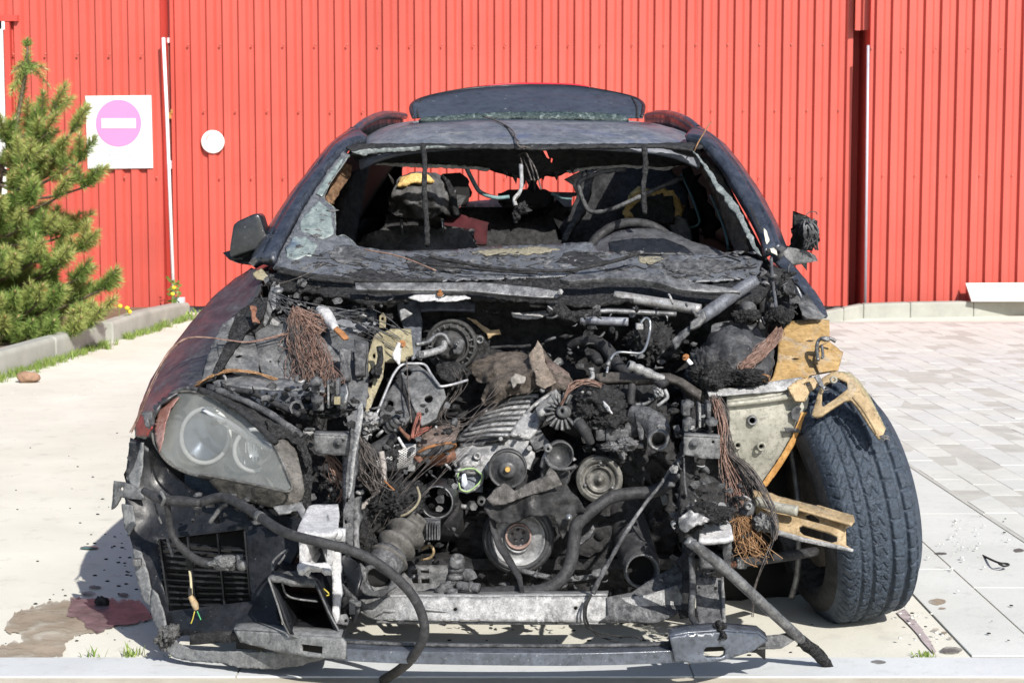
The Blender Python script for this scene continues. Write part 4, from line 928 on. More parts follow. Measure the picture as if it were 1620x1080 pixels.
part('wiper_arm', sheet([(885, 441, 5.24), (905, 434, 5.25), (960, 431, 5.25), (1010, 429, 5.25), (1045, 433, 5.24), (1075, 442, 5.22), (1110, 449, 5.2), (1160, 456, 5.2), (1172, 462, 5.2), (1120, 462, 5.19), (1075, 458, 5.19), (1045, 448, 5.2), (1010, 441, 5.22), (960, 440, 5.22), (900, 445, 5.22)], sp=7, amp=.003), STEEL, solid=.016, bevel=.003)
for pts, r in (([(680, 406, 5.48), (720, 414, 5.45), (780, 424, 5.42), (840, 428, 5.38), (900, 428, 5.38), (960, 416, 5.4), (1012, 401, 5.44)], 2.8), ([(676, 418, 5.42), (740, 424, 5.4), (800, 430, 5.38), (850, 432, 5.36)], 2.2), ([(436, 424, 5.42), (480, 434, 5.36), (540, 441, 5.32), (600, 445, 5.3), (700, 443, 5.3)], 4), ([(440, 430, 5.4), (500, 441, 5.33), (560, 447, 5.3)], 3.2)):
    part('wiper_blade', tubep(pts, r, n=7, k=8, wob=.5), SOOT)
part('pivot_nut', lathe(P(886, 463, 5.15), (0, -1, .3), [(0, .0), (PX(5, 5.15), 0), (PX(5, 5.15), .012), (0, .014)], 6), STEEL, smooth=False)
part('thin_copper_rod', tubep([(576, 395, 5.5), (630, 405, 5.45), (690, 428, 5.38)], 1.3, n=5), COPPER)

# ---- mirrors
mr = part('door_mirror', sheet([(364, 388), (369, 356), (376, 350), (400, 339), (408, 338), (412, 343), (420, 368), (424, 380), (414, 394), (396, 398), (366, 408), (363, 400)], 5.72, sp=60, amp=0), burn('glossy_black_shell', (.010, .011, .013), (.022, .024, .028), ash=(.10, .11, .12), ash_amt=.12, scale=12, rough=.26, bumps=.03, spec=.7), solid=.11, bevel=.018, angle=40)
part('mirror_foot', sheet([(363, 411, 5.74), (392, 399, 5.76), (418, 394, 5.78), (430, 388, 5.8), (424, 400, 5.8), (400, 420, 5.78), (380, 417, 5.76)], sp=8, amp=.003), PLAST, mr, solid=.06)
mr = part('door_mirror', sheet([(1250, 390, 5.8), (1254, 362, 5.8), (1262, 346, 5.78), (1276, 342, 5.76), (1292, 350, 5.76), (1297, 372, 5.76), (1292, 384, 5.76), (1285, 396, 5.78), (1268, 396, 5.78)], sp=4, amp=.03, rag=2.5, freq=26, ctrl=[(1274, 370, 5.72)]), CRUST, solid=.06)
lab(mr, 'melted stub of the door mirror with bare wires')
part('mirror_foot', sheet([(1237, 391, 5.72), (1250, 391, 5.74), (1275, 396, 5.76), (1290, 404, 5.78), (1294, 413, 5.78), (1275, 416, 5.76), (1252, 418, 5.73), (1242, 408, 5.7)], sp=7, amp=.003, rag=.5), GREYS, mr, solid=.06)
part('melted_shreds', join(*[tubep([(1280+rp.uniform(-14, 12), 345+rp.uniform(0, 10), 5.74), (1280+rp.uniform(-10, 16), 368+rp.uniform(-8, 8), 5.71), (1280+rp.uniform(-12, 14), 392+rp.uniform(-8, 6), 5.74)], 1.6, n=5, wob=.5) for k in range(14)]), SOOTG, mr)
part('mirror_wire', tubep([(1272, 344, 5.76), (1280, 336, 5.76), (1290, 335, 5.76), (1293, 340, 5.76)], .8, n=5), GREYW, mr)

# ---- front wing on the left, remains of the wing on the right
Wg = [(398, 424, 5.6), (412, 428, 5.52), (418, 440, 5.46), (404, 470, 5.35), (388, 498, 5.24), (368, 528, 5.12), (348, 565, 5.0), (332, 600, 4.92), (306, 613, 4.86), (276, 622, 4.82), (252, 638, 4.8), (240, 660, 4.8), (236, 690, 4.82), (228, 694, 4.86), (214, 690, 4.92), (212, 676, 4.95), (222, 640, 5.02), (238, 600, 5.12), (262, 562, 5.24), (300, 512, 5.4), (340, 466, 5.56), (372, 440, 5.66)]
wing = part('front_wing', sheet(Wg, sp=7, amp=.0025, rag=.8, ctrl=[(330, 520, 5.22), (290, 580, 5.0), (262, 612, 4.92)]), FENDER, solid=.01)
sk = [[P(x, y, Y) for x, y, Y in [(214, 690, 4.92), (222, 640, 5.02), (238, 600, 5.12), (262, 562, 5.24), (300, 512, 5.4), (340, 466, 5.56), (372, 440, 5.66)]]]
sk.append([p+Vector((-.01, .05, 0)) for p in sk[0]]); low = [Vector((XC-.93, p.y+.03, max(.62, .62))) for p in sk[0]]
part('wing_flank', ruled([p+Vector((.004, .004, -.004)) for p in sk[0]], low, 16, 5), FENDER, wing, solid=.008)
part('red_scorched_edge', sheet([(214, 668, 4.93), (226, 652, 4.92), (236, 656, 4.86), (240, 676, 4.8), (232, 690, 4.83), (216, 689, 4.9)], sp=4, amp=.004, rag=1), REDP, wing, solid=.004)
part('wing_flange', sheet([(352, 512, 5.1), (372, 500, 5.14), (358, 536, 5.04), (345, 570, 4.95), (338, 600, 4.88), (318, 604, 4.88), (328, 566, 4.98), (338, 538, 5.05)], sp=6, amp=.005, rag=1), GREYS, wing, solid=.004)
part('sooty_channel', sheet([(404, 470, 5.28), (424, 470, 5.26), (416, 500, 5.14), (392, 520, 5.08), (366, 560, 4.96), (340, 600, 4.86), (338, 585, 4.88), (356, 545, 5.0), (384, 500, 5.14)], sp=6, amp=.01, rag=1.5), CRUST, wing, solid=.01)
part('wing_tab', sheet([(223, 652, 4.78), (240, 650, 4.76), (241, 664, 4.75), (234, 662, 4.75), (236, 674, 4.74), (230, 676, 4.75), (228, 664, 4.76)], sp=4, amp=.003, rag=.8), GREYS, wing, solid=.003)
rwg = part('wing_remains', sheet([(1228, 414, 5.6), (1240, 404, 5.62), (1256, 420, 5.6), (1275, 442, 5.55), (1292, 464, 5.5), (1306, 488, 5.45), (1310, 500, 5.42), (1300, 500, 5.4), (1284, 478, 5.44), (1266, 452, 5.5), (1246, 432, 5.54)], sp=5, amp=.004, rag=.8), PAINT, solid=.01)
part('wing_flange', sheet([(1268, 470, 5.4), (1276, 462, 5.42), (1292, 486, 5.38), (1306, 500, 5.36), (1300, 504, 5.34), (1276, 503, 5.3), (1270, 498, 5.32), (1262, 478, 5.38)], sp=5, amp=.006, rag=1.2), GREYS, rwg, solid=.004)
part('scuttle_side_box', sheet([(1206, 440, 5.4), (1222, 420, 5.5), (1244, 428, 5.5), (1256, 448, 5.46), (1262, 474, 5.4), (1240, 500, 5.3), (1206, 490, 5.3)], sp=6, amp=.03, rag=2, seed=3), SOOT, solid=.02)
part('gas_strut', tubep([(1220, 408, 5.5), (1222, 440, 5.4), (1227, 478, 5.24), (1228, 492, 5.2)], 2.6, n=8), STEEL)
part('melted_reservoir', join(lumpp(1230, 503, 5.2, 20, 14, .06, amp=.25, seed=3), lumpp(1246, 498, 5.22, 10, 10, .04, amp=.3, seed=5)), CRUST)

# ================================================================== THE ENGINE BAY
RIMG = burn('ashy_plastic_rim', (.11, .115, .12), (.22, .225, .23), ash=(.36, .36, .37), ash_amt=.4, spot=(.03, .03, .033), spot_amt=.25, scale=22, rough=.7, bumps=.35, fleck=.4)
# ---- firewall, inner sides, dark masses behind everything
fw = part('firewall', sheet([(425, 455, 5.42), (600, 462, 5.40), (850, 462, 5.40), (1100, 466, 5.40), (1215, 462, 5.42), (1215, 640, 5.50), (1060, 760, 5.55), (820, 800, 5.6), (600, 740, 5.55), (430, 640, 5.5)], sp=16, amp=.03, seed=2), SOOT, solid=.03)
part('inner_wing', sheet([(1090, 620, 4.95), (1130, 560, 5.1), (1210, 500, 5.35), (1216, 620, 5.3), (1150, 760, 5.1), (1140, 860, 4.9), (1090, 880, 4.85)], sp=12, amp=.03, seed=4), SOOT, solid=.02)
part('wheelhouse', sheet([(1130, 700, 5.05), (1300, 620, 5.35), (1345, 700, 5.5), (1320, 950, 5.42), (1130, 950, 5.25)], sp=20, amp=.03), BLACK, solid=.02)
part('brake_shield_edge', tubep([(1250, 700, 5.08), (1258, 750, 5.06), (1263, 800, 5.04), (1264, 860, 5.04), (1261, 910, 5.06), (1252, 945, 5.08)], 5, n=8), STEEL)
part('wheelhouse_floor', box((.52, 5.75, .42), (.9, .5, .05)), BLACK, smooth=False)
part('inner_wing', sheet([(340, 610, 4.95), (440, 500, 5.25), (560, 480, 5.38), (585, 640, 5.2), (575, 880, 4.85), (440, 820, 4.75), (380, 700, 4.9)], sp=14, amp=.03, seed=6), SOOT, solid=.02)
part('left_wheel_tyre', lathe((-.80, 5.15, .31), (1, .05, 0), [(.2, -.1), (.30, -.11), (.315, -.06), (.318, .06), (.30, .11), (.2, .1)], 40), TYRE)
for s in (-1, 1):
    part('rear_tyre', lathe((XC+s*.79, 8.05, .325), (1, 0, 0), [(.2, -.1), (.31, -.115), (.325, -.07), (.325, .07), (.31, .115), (.2, .1)], 40), TYRE)
    part('exhaust_and_axle', tube([(XC+s*.2, 7.9, .3), (XC+s*.75, 8.05, .32)], .05, 8, k=2), SOOT)
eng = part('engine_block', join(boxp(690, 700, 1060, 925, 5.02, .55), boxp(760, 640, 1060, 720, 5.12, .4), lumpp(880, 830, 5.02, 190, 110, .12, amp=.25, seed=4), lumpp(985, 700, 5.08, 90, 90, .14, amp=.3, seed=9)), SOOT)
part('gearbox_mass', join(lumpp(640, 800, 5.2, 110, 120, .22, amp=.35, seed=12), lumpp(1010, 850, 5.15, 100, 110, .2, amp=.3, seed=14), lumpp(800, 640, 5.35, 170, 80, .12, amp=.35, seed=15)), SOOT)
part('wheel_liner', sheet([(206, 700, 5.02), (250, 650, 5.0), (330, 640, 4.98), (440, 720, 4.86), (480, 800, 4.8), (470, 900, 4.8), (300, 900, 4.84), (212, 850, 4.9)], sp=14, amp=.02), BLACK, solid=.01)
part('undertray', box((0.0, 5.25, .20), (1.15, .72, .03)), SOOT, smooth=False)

# ---- lower front: crossmember, bar, posts
cm = part('lower_crossmember', sheet([(566, 948, 4.56), (600, 944, 4.52), (960, 943, 4.52), (968, 947, 4.52), (1024, 940, 4.54), (1072, 925, 4.58), (1080, 945, 4.58), (1074, 968, 4.56), (1040, 984, 4.52), (960, 984, 4.50), (600, 980, 4.50), (590, 978, 4.50), (570, 962, 4.54)], holes=[circ(720, 963, 3.2, 3), circ(911, 961, 3.2, 3)], sp=8, amp=.004), ALU, solid=.01)
part('crossmember_shelf', ruled([P(596, 944, 4.52), P(780, 944, 4.52), P(962, 943, 4.52)], [P(600, 938, 4.68), P(780, 937, 4.68), P(962, 937, 4.68)], 20, 3, .003), ALU, cm, solid=.006)
part('lower_lip', tubep([(596, 983, 4.5), (780, 985, 4.5), (958, 985, 4.5)], 2.6, n=6), ALU, cm)
gs_ = part('crossmember_gusset', sheet([(566, 944, 4.58), (590, 930, 4.62), (640, 905, 4.66), (652, 918, 4.64), (664, 946, 4.52), (676, 972, 4.495), (640, 968, 4.49), (606, 964, 4.49), (588, 976, 4.5), (570, 968, 4.54)], sp=7, amp=.005, rag=1), ALU, cm, solid=.008)
part('crossmember_gusset', sheet([(960, 944, 4.51), (1000, 936, 4.55), (1035, 912, 4.62), (1078, 890, 4.66), (1090, 900, 4.66), (1084, 955, 4.58), (1068, 972, 4.53), (1040, 983, 4.49), (990, 982, 4.49), (948, 983, 4.49), (962, 972, 4.49)], sp=8, amp=.005), SOOTG, cm, solid=.008)
part('gusset_rib', tubep([(664, 962, 4.47), (700, 966, 4.47), (715, 968, 4.48)], 2.4, n=6), ALU, gs_)
part('lattice_bracket', sheet([(644, 905, 4.82), (646, 893, 4.84), (708, 893, 4.84), (712, 941, 4.74), (650, 943, 4.74)], holes=[[(650, 897), (660, 897), (661, 907), (651, 907)], [(665, 897), (678, 899), (679, 906), (666, 905)], [(651, 911), (661, 911), (662, 922), (652, 922)], [(666, 911), (679, 912), (680, 922), (667, 922)], circ(690, 934, 2, 2, 8)], sp=8, amp=.003), GREYS, cm, solid=.02)
bar = part('lower_bumper_bar', beam([P(536, 1026, 4.362), P(600, 1030, 4.345), P(700, 1033, 4.33), P(900, 1035, 4.33), P(1050, 1031, 4.35), P(1072, 1028, 4.355)], .045, .0155, 5), burn('grey_sky_sheen_bar', (.055, .063, .080), (.10, .115, .145), ash=(.24, .26, .29), ash_amt=.22, scale=10, rough=.3, metal=.2, bumps=.1, fleck=.3, spec=.7), bevel=.004, smooth=False)  # bluish sky sheen is put into the bar's base colour
part('bar_ridge', tubep([(545, 1015, 4.36), (700, 1020, 4.33), (900, 1021, 4.33), (1050, 1018, 4.35), (1085, 1008, 4.38), (1120, 1000, 4.42)], 3.2, n=6), SOOTG, bar)
part('bar_end_plate', sheet([(370, 997, 4.462), (430, 1000, 4.395), (480, 1006, 4.34), (540, 1009, 4.305), (546, 1016, 4.302), (545, 1042, 4.302), (500, 1040, 4.325), (440, 1031, 4.385), (380, 1015, 4.45)], holes=[[(476, 1018), (510, 1022), (510, 1034), (476, 1030)]], sp=7, amp=.001, rag=.5), RIMG, bar, solid=.012)
part('bar_end_plate', sheet([(1060, 1008, 4.296), (1090, 1002, 4.30), (1150, 999, 4.322), (1200, 1003, 4.37), (1214, 1014, 4.385), (1190, 1030, 4.36), (1140, 1045, 4.315), (1100, 1049, 4.30), (1068, 1045, 4.295)], holes=[[(1114, 1027), (1118, 1023), (1144, 1022), (1149, 1027), (1148, 1036), (1142, 1039), (1118, 1040), (1113, 1036)]], sp=7, amp=.001, rag=.3), bpy.data.materials['grey_sky_sheen_bar'], bar, solid=.012)
for pts in ([(370, 997, 4.466), (430, 1000, 4.399), (480, 1006, 4.344), (540, 1009, 4.309)], [(1060, 1008, 4.30), (1090, 1002, 4.304), (1150, 999, 4.326), (1200, 1003, 4.374), (1214, 1014, 4.389)]):
    A_ = [P(*q) for q in pts]; part('bar_end_top', ruled(A_, [p+Vector((0, .06, .003)) for p in A_], 12, 3, .002), RIMG if pts[0][0] < 800 else bpy.data.materials['grey_sky_sheen_bar'], bar, solid=.005)
    part('slot_shade_backing', ruled([p+Vector((0, .03, -.004)) for p in A_], [p+Vector((0, .03, -.055)) for p in A_], 8, 2), BLACK, bar, solid=.004)  # black backing added so the end plate slots look shaded
part('bar_end_scrap', sheet([(1186, 1008, 4.42), (1250, 1000, 4.5), (1260, 1010, 4.5), (1238, 1024, 4.45), (1200, 1026, 4.4)], sp=6, amp=.006, rag=1), GREYS, bar, solid=.004)

# ---- left crash can, posts, duct
cc = part('crash_can', sheet([(488, 800, 4.52), (496, 797, 4.55), (535, 797, 4.55), (537, 812, 4.48), (534, 838, 4.34), (528, 843, 4.32), (516, 845, 4.32), (480, 843, 4.33), (470, 838, 4.35), (474, 828, 4.4)], sp=5, amp=.003, rag=.8, seed=3), WHALU, solid=.012)
part('can_side', sheet([(473, 842, 4.36), (484, 843, 4.35), (484, 896, 4.36), (488, 912, 4.37), (478, 908, 4.37), (474, 894, 4.36)], sp=5, amp=.004, rag=.8), WHALU, cc, solid=.10)
part('can_side', sheet([(516, 845, 4.34), (528, 842, 4.34), (530, 860, 4.35), (526, 894, 4.36), (518, 894, 4.36)], sp=5, amp=.004, rag=.8), WHALU, cc, solid=.12)
part('can_lip', sheet([(470, 893, 4.33), (478, 887, 4.34), (500, 890, 4.34), (518, 889, 4.34), (524, 895, 4.33), (522, 903, 4.32), (514, 902, 4.32), (508, 896, 4.33), (486, 896, 4.33), (480, 902, 4.32), (472, 900, 4.32)], sp=4, amp=.005, rag=.8), WHALU, cc, solid=.02)
part('can_back', boxp(486, 846, 518, 894, 4.5, .02), SOOT, cc, smooth=False)
part('upright_flange', sheet([(527, 858, 4.42), (534, 856, 4.42), (538, 880, 4.42), (539, 940, 4.41), (533, 986, 4.40), (526, 984, 4.40), (526, 920, 4.42), (522, 890, 4.43)], sp=6, amp=.004, rag=.6), WHALU, cc, solid=.02)
part('bolt_boss', join(lathe(P(534, 845, 4.36), (.1, -1, .15), [(0, .012), (PX(6, 4.36), .012), (PX(9, 4.36), .004), (PX(10, 4.36), -.02)], 16), boxp(526, 838, 546, 856, 4.38, .03)), WHALU, cc)
part('lug', sheet([(536, 972, 4.42), (548, 970, 4.42), (553, 980, 4.42), (550, 988, 4.41), (534, 986, 4.41)], holes=[circ(547, 981, 2.6, 2.6, 8)], sp=5, amp=.002), GREYS, cc, solid=.012)
duct = part('brake_duct', sheet([(424, 913, 4.37), (432, 904, 4.42), (470, 902, 4.45), (500, 916, 4.40), (500, 922, 4.38), (462, 920, 4.36), (446, 914, 4.36)], sp=6, amp=.005), GREYS, solid=.012)
def wall(a, b, dep, mat, par, **k):
    A = [P(*q) for q in (a, b)]; part('duct_wall', ruled(A, [p+Vector((0, dep, 0)) for p in A], 8, 4, .003), mat, par, solid=.006, **k)
for a, b in (((425, 913, 4.37), (458, 1004, 4.36)), ((458, 1004, 4.36), (541, 1014, 4.36)), ((541, 1014, 4.36), (500, 922, 4.38)), ((500, 922, 4.38), (425, 913, 4.37))): wall(a, b, .26, PLAST, duct)
wall((446, 945, 4.42), (503, 951, 4.42), .2, PLAST, duct)
part('duct_rim', tubep([(425, 914, 4.36), (440, 958, 4.355), (458, 1004, 4.35), (500, 1010, 4.35), (541, 1014, 4.35), (520, 968, 4.36), (500, 922, 4.37)], 1.8, n=6, k=2), GREYS, duct)
part('duct_rim', tubep([(446, 920, 4.39), (452, 938, 4.39), (466, 946, 4.39), (503, 951, 4.39)], 1.8, n=6), GREYS, duct)
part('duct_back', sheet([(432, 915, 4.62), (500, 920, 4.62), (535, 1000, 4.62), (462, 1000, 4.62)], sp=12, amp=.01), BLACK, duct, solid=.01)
part('wire_clip', tubep([(432, 902, 4.4), (432, 888, 4.42), (444, 876, 4.45), (454, 870, 4.45), (448, 882, 4.44), (440, 892, 4.42)], 2.2, n=6), GREYS, duct)
part('curved_flap', sheet([(538, 880, 4.5), (548, 876, 4.52), (568, 892, 4.5), (571, 912, 4.46), (564, 936, 4.44), (556, 946, 4.46), (546, 930, 4.5)], sp=6, amp=.004), PLAST, solid=.008)
part('curved_flap', sheet([(538, 920, 4.5), (548, 935, 4.46), (562, 948, 4.44), (566, 965, 4.44), (558, 984, 4.44), (550, 960, 4.46), (540, 966, 4.5)], sp=6, amp=.004), SOOTG, solid=.008)
part('flap_clip', join(boxp(552, 948, 562, 972, 4.42, .02), boxp(560, 952, 571, 960, 4.42, .02)), GREYS, smooth=False, bevel=.003)
part('radiator_upright', sheet([(541, 690, 4.66), (560, 684, 4.66), (566, 700, 4.64), (560, 780, 4.60), (558, 860, 4.56), (556, 872, 4.55), (542, 872, 4.55), (543, 800, 4.58)], holes=[circ(547, 825, 2.2, 3.6, 8), circ(547, 860, 2.2, 3.6, 8), circ(549, 790, 2, 4, 8)], sp=6, amp=.004, rag=.8), SOOTG, solid=.03)
part('upright_rib', sheet([(558, 790, 4.6), (566, 785, 4.6), (568, 870, 4.56), (560, 872, 4.56)], sp=6, amp=.006, rag=1), GREYS, solid=.03)
part('thin_blade', sheet([(566, 640, 4.58), (573, 634, 4.58), (574, 655, 4.56), (562, 720, 4.55), (556, 775, 4.54), (551, 790, 4.54), (553, 740, 4.55), (560, 690, 4.56)], sp=5, amp=.003), ALU, solid=.005)
# right crash can and posts
cr_ = part('crash_can', sheet([(1108, 830, 4.44), (1120, 823, 4.48), (1150, 822, 4.48), (1157, 832, 4.44), (1160, 848, 4.38), (1150, 852, 4.37), (1120, 855, 4.37), (1106, 854, 4.37)], sp=5, amp=.003, rag=.8, seed=5), WHALU, solid=.012)
part('can_side', sheet([(1108, 856, 4.40), (1158, 851, 4.40), (1156, 900, 4.42), (1108, 900, 4.42)], holes=[[(1114, 860), (1150, 857), (1148, 894), (1114, 894)]], sp=6, amp=.003), SOOTG, cr_, solid=.12)
part('molten_cap', join(lumpp(1118, 812, 4.42, 40, 16, .05, amp=.4, seed=6), lumpp(1090, 826, 4.42, 18, 17, .04, amp=.4, seed=2), lumpp(1078, 835, 4.42, 9, 12, .03, amp=.4, seed=8)), CRUST, cr_)
part('metal_splash', sheet([(1074, 818, 4.37), (1090, 806, 4.37), (1108, 812, 4.36), (1124, 822, 4.36), (1110, 830, 4.35), (1096, 834, 4.35), (1084, 842, 4.36), (1074, 836, 4.37)], sp=4, amp=.012, rag=2.5), STEEL, cr_, solid=.006)
part('right_upright', sheet([(1103, 912, 4.5), (1142, 914, 4.5), (1144, 960, 4.46), (1146, 985, 4.42), (1136, 1002, 4.4), (1108, 998, 4.4), (1102, 960, 4.46)], holes=[circ(1106, 929, 2.6, 3, 8), circ(1132, 930, 2.6, 3.2, 8)], sp=7, amp=.004), SOOTG, solid=.012)
part('upright_edge', sheet([(1141, 912, 4.48), (1145, 912, 4.48), (1147, 955, 4.45), (1148, 985, 4.42), (1142, 990, 4.42)], sp=6, amp=.003, rag=.6), GREYS, solid=.01)
part('melted_plug', lumpp(1140, 998, 4.34, 10, 14, .03, amp=.6, seed=4), CRUST)
part('upright_strap', tubep([(1094, 880, 4.46), (1096, 930, 4.44), (1094, 972, 4.42), (1104, 992, 4.38), (1110, 1008, 4.36)], 5.5, n=8), SOOTG)
part('side_post', sheet([(1076, 700, 4.7), (1098, 712, 4.7), (1100, 860, 4.6), (1096, 975, 4.5), (1080, 978, 4.5), (1078, 850, 4.6)], sp=9, amp=.012, rag=1.5), SOOT, solid=.04)
ls = part('loose_strut', tubep([(1094, 862, 4.30), (1104, 866, 4.29), (1150, 902, 4.34), (1210, 958, 4.42), (1262, 1006, 4.50), (1296, 1040, 4.55)], [6, 8.5, 9, 9, 8.5, 7], n=12, wob=.12), STEEL)
part('frayed_end', tubep([(1270, 1012, 4.505), (1295, 1036, 4.54), (1314, 1056, 4.56)], [9, 9.5, 5], n=10, wob=.6), CRUST, ls)
part('strut_eye', lump(P(1092, 858, 4.30), (.014, .012, .012), .3, 3, 3, 3), STEEL, ls)

# ---- left remains of the bumper with its grille
bc = part('bumper_corner', sheet([(206, 692, 4.86), (222, 700, 4.84), (240, 712, 4.84), (262, 738, 4.86), (300, 772, 4.82), (360, 800, 4.74), (440, 806, 4.66), (476, 820, 4.6), (470, 870, 4.56), (452, 905, 4.54), (440, 960, 4.5), (446, 1000, 4.46), (380, 1000, 4.5), (300, 1004, 4.56), (266, 1000, 4.62), (238, 940, 4.68), (214, 880, 4.74), (203, 840, 4.78), (198, 800, 4.8), (200, 740, 4.84)], holes=[[(249, 852), (388, 836), (398, 950), (266, 966)]], sp=10, amp=.008, ctrl=[(320, 900, 4.66), (230, 820, 4.80)]), PLAST, solid=.01)
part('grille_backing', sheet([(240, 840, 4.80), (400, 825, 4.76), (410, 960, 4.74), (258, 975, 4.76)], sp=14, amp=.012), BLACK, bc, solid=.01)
for i in range(11):
    t = (i+.6)/11; a = (250+16*t, 848+108*t); b = (389+9*t, 862+94*t)
    part('slat', beam([P(a[0], a[1]+2, 4.69), P((a[0]+b[0])/2, (a[1]+b[1])/2+3, 4.66), P(b[0], b[1]+2, 4.64)], .010, .0022, 3), PLAST, bc, smooth=False)
for u in (.02, .34, .68, .99):
    part('grille_rib', beam([P(250+139*u, 853-15*u, 4.675-.05*u), P(266+132*u, 966-16*u, 4.67-.05*u)], .010, .0022, 2), PLAST, bc, smooth=False)
for pts in ([(226, 700, 4.83), (225, 735, 4.82), (219, 772, 4.8), (206, 766, 4.82), (200, 750, 4.84), (206, 728, 4.86), (204, 700, 4.87)], [(192, 796, 4.78), (210, 800, 4.77), (214, 830, 4.76), (204, 846, 4.77), (196, 832, 4.78)], [(209, 866, 4.74), (222, 872, 4.73), (232, 900, 4.70), (238, 930, 4.68), (236, 956, 4.67), (226, 950, 4.69), (216, 915, 4.72)], [(240, 930, 4.67), (248, 940, 4.65), (258, 965, 4.63), (262, 990, 4.61), (270, 1004, 4.6), (258, 1006, 4.62), (244, 985, 4.65), (236, 962, 4.67)]):
    part('scorched_rim', sheet(pts, sp=5, amp=.002, rag=1.1, seed=int(pts[0][0])), RIMG, bc, solid=.004)
part('side_tab', sheet([(180, 760, 4.84), (196, 762, 4.83), (222, 772, 4.8), (228, 790, 4.78), (206, 789, 4.8), (190, 786, 4.82), (184, 800, 4.84), (176, 806, 4.85)], holes=[circ(192, 773, 3.4, 3.4, 8)], sp=5, amp=.005, rag=.8), GREYS, bc, solid=.006)
part('side_tab', boxp(209, 884, 223, 896, 4.7, .02), GREYS, bc, smooth=False, bevel=.003)
part('torn_lower_lip', sheet([(250, 1004, 4.6), (266, 996, 4.6), (276, 1002, 4.58), (280, 1016, 4.56), (300, 1026, 4.54), (340, 1030, 4.5), (420, 1030, 4.46), (470, 1030, 4.44), (520, 1038, 4.42), (500, 1046, 4.42), (470, 1054, 4.44), (420, 1058, 4.46), (380, 1056, 4.48), (350, 1048, 4.5), (310, 1046, 4.54), (276, 1040, 4.56), (258, 1026, 4.58)], sp=5, amp=.004, rag=2.0, seed=7), RIMG, bc, solid=.004)
part('melted_fold', join(lumpp(258, 1010, 4.58, 10, 14, .03, amp=.7, seed=3), lumpp(272, 1000, 4.57, 12, 12, .03, amp=.6, seed=5)), burn('grey_char', (.06, .06, .06), (.16, .16, .16), ash_amt=.5, scale=60, bumps=1), bc)
part('lower_sill', sheet([(300, 1004, 4.54), (360, 1000, 4.5), (445, 1000, 4.46), (440, 1018, 4.46), (380, 1014, 4.5), (300, 1020, 4.54)], sp=7, amp=.006, rag=.8), SOOT, bc, solid=.02)
part('drip_icicle', tubep([(385, 958, 4.6), (386, 975, 4.58), (385, 994, 4.56)], [2, 3, 6], n=7), GREYS, bc)
# ---- headlight
HO = [(243, 700, 4.80), (240, 672, 4.84), (246, 648, 4.86), (262, 628, 4.85), (288, 619, 4.82), (318, 622, 4.78), (350, 636, 4.74), (388, 660, 4.68), (424, 690, 4.6), (432, 702, 4.58), (446, 728, 4.54), (458, 758, 4.52), (462, 770, 4.52), (452, 777, 4.51), (400, 766, 4.56), (345, 755, 4.64), (320, 751, 4.68), (310, 752, 4.70), (286, 744, 4.73), (262, 728, 4.76)]
hl = part('headlight_housing', sheet([(x, y, Y+.10) for x, y, Y in HO], sp=9, amp=.004, ctrl=[(330, 690, 4.86), (400, 715, 4.76)]), burn('headlight_housing', (.10, .10, .10), (.19, .19, .185), ash_amt=.3, scale=14, rough=.5, bumps=.1, fleck=0), solid=.03)
lab(hl, 'hazed headlight still in place')
bowl = plain('lamp_reflector', (.16, .20, .26), .22, .6, .3, 12); RING = plain('pale_light_ring', (.66, .68, .68), .35, 0, .08, 20)
for x, y, rx, ry, Y, dk in ((325, 689, 38, 43, 4.79, (.16, .20, .27)), (402, 712, 31, 33, 4.69, (.26, .29, .32))):
    cx = [P(px_, py_, Y) for px_, py_ in circ(x, y, rx, ry, 40, .15)]
    part('light_ring', tube(cx+[cx[0]], PX(3.6, Y), 8, k=1, caps=False), RING, hl)
    part('lamp_bowl', sheet([(a, b_, Y+.02) for a, b_ in circ(x, y, rx-2, ry-2, 24, .15)], sp=7, amp=0, ctrl=[(x, y, Y+.05)]), plain('lamp_bowl', dk, .25, .3, .3, 18), hl, solid=.004)
part('reflector_fins', join(*[boxp(388+k*5, 700, 389.2+k*5, 716-k, 4.66, .01) for k in range(8)]), RING, hl, smooth=False)['kind'] = 'stuff'
part('brow_trim', sheet([(318, 648, 4.74), (352, 662, 4.71), (400, 690, 4.65), (428, 706, 4.6), (430, 716, 4.6), (400, 700, 4.65), (352, 672, 4.72)], sp=6, amp=0), plain('satin_brow', (.58, .60, .62), .3, .3, .15), hl, solid=.01)
part('lens', sheet(HO, sp=7, amp=.0, ctrl=[(325, 690, 4.70), (400, 718, 4.60), (360, 700, 4.655)]), LENS, hl, solid=.004)
part('lens_rim', tube([P(x, y, Y-.004) for x, y, Y in HO+HO[:1]], PX(2.0, 4.7), 7, k=4, caps=False), burn('dull_lens_rim', (.05, .05, .05), (.14, .135, .125), ash_amt=.4, scale=30, bumps=.2), hl)
part('side_reflector', sheet([(246, 694, 4.785), (244, 672, 4.82), (252, 646, 4.835), (268, 632, 4.83), (284, 628, 4.81), (270, 646, 4.80), (262, 668, 4.79), (258, 694, 4.76), (252, 716, 4.755)], sp=5, amp=.001, rag=.8), burn('reddish_lens_side', (.19, .085, .07), (.29, .175, .15), ash=(.36, .30, .27), ash_amt=.4, scale=14, rough=.3, bumps=.05, fleck=0, spec=.6), hl, solid=.002)
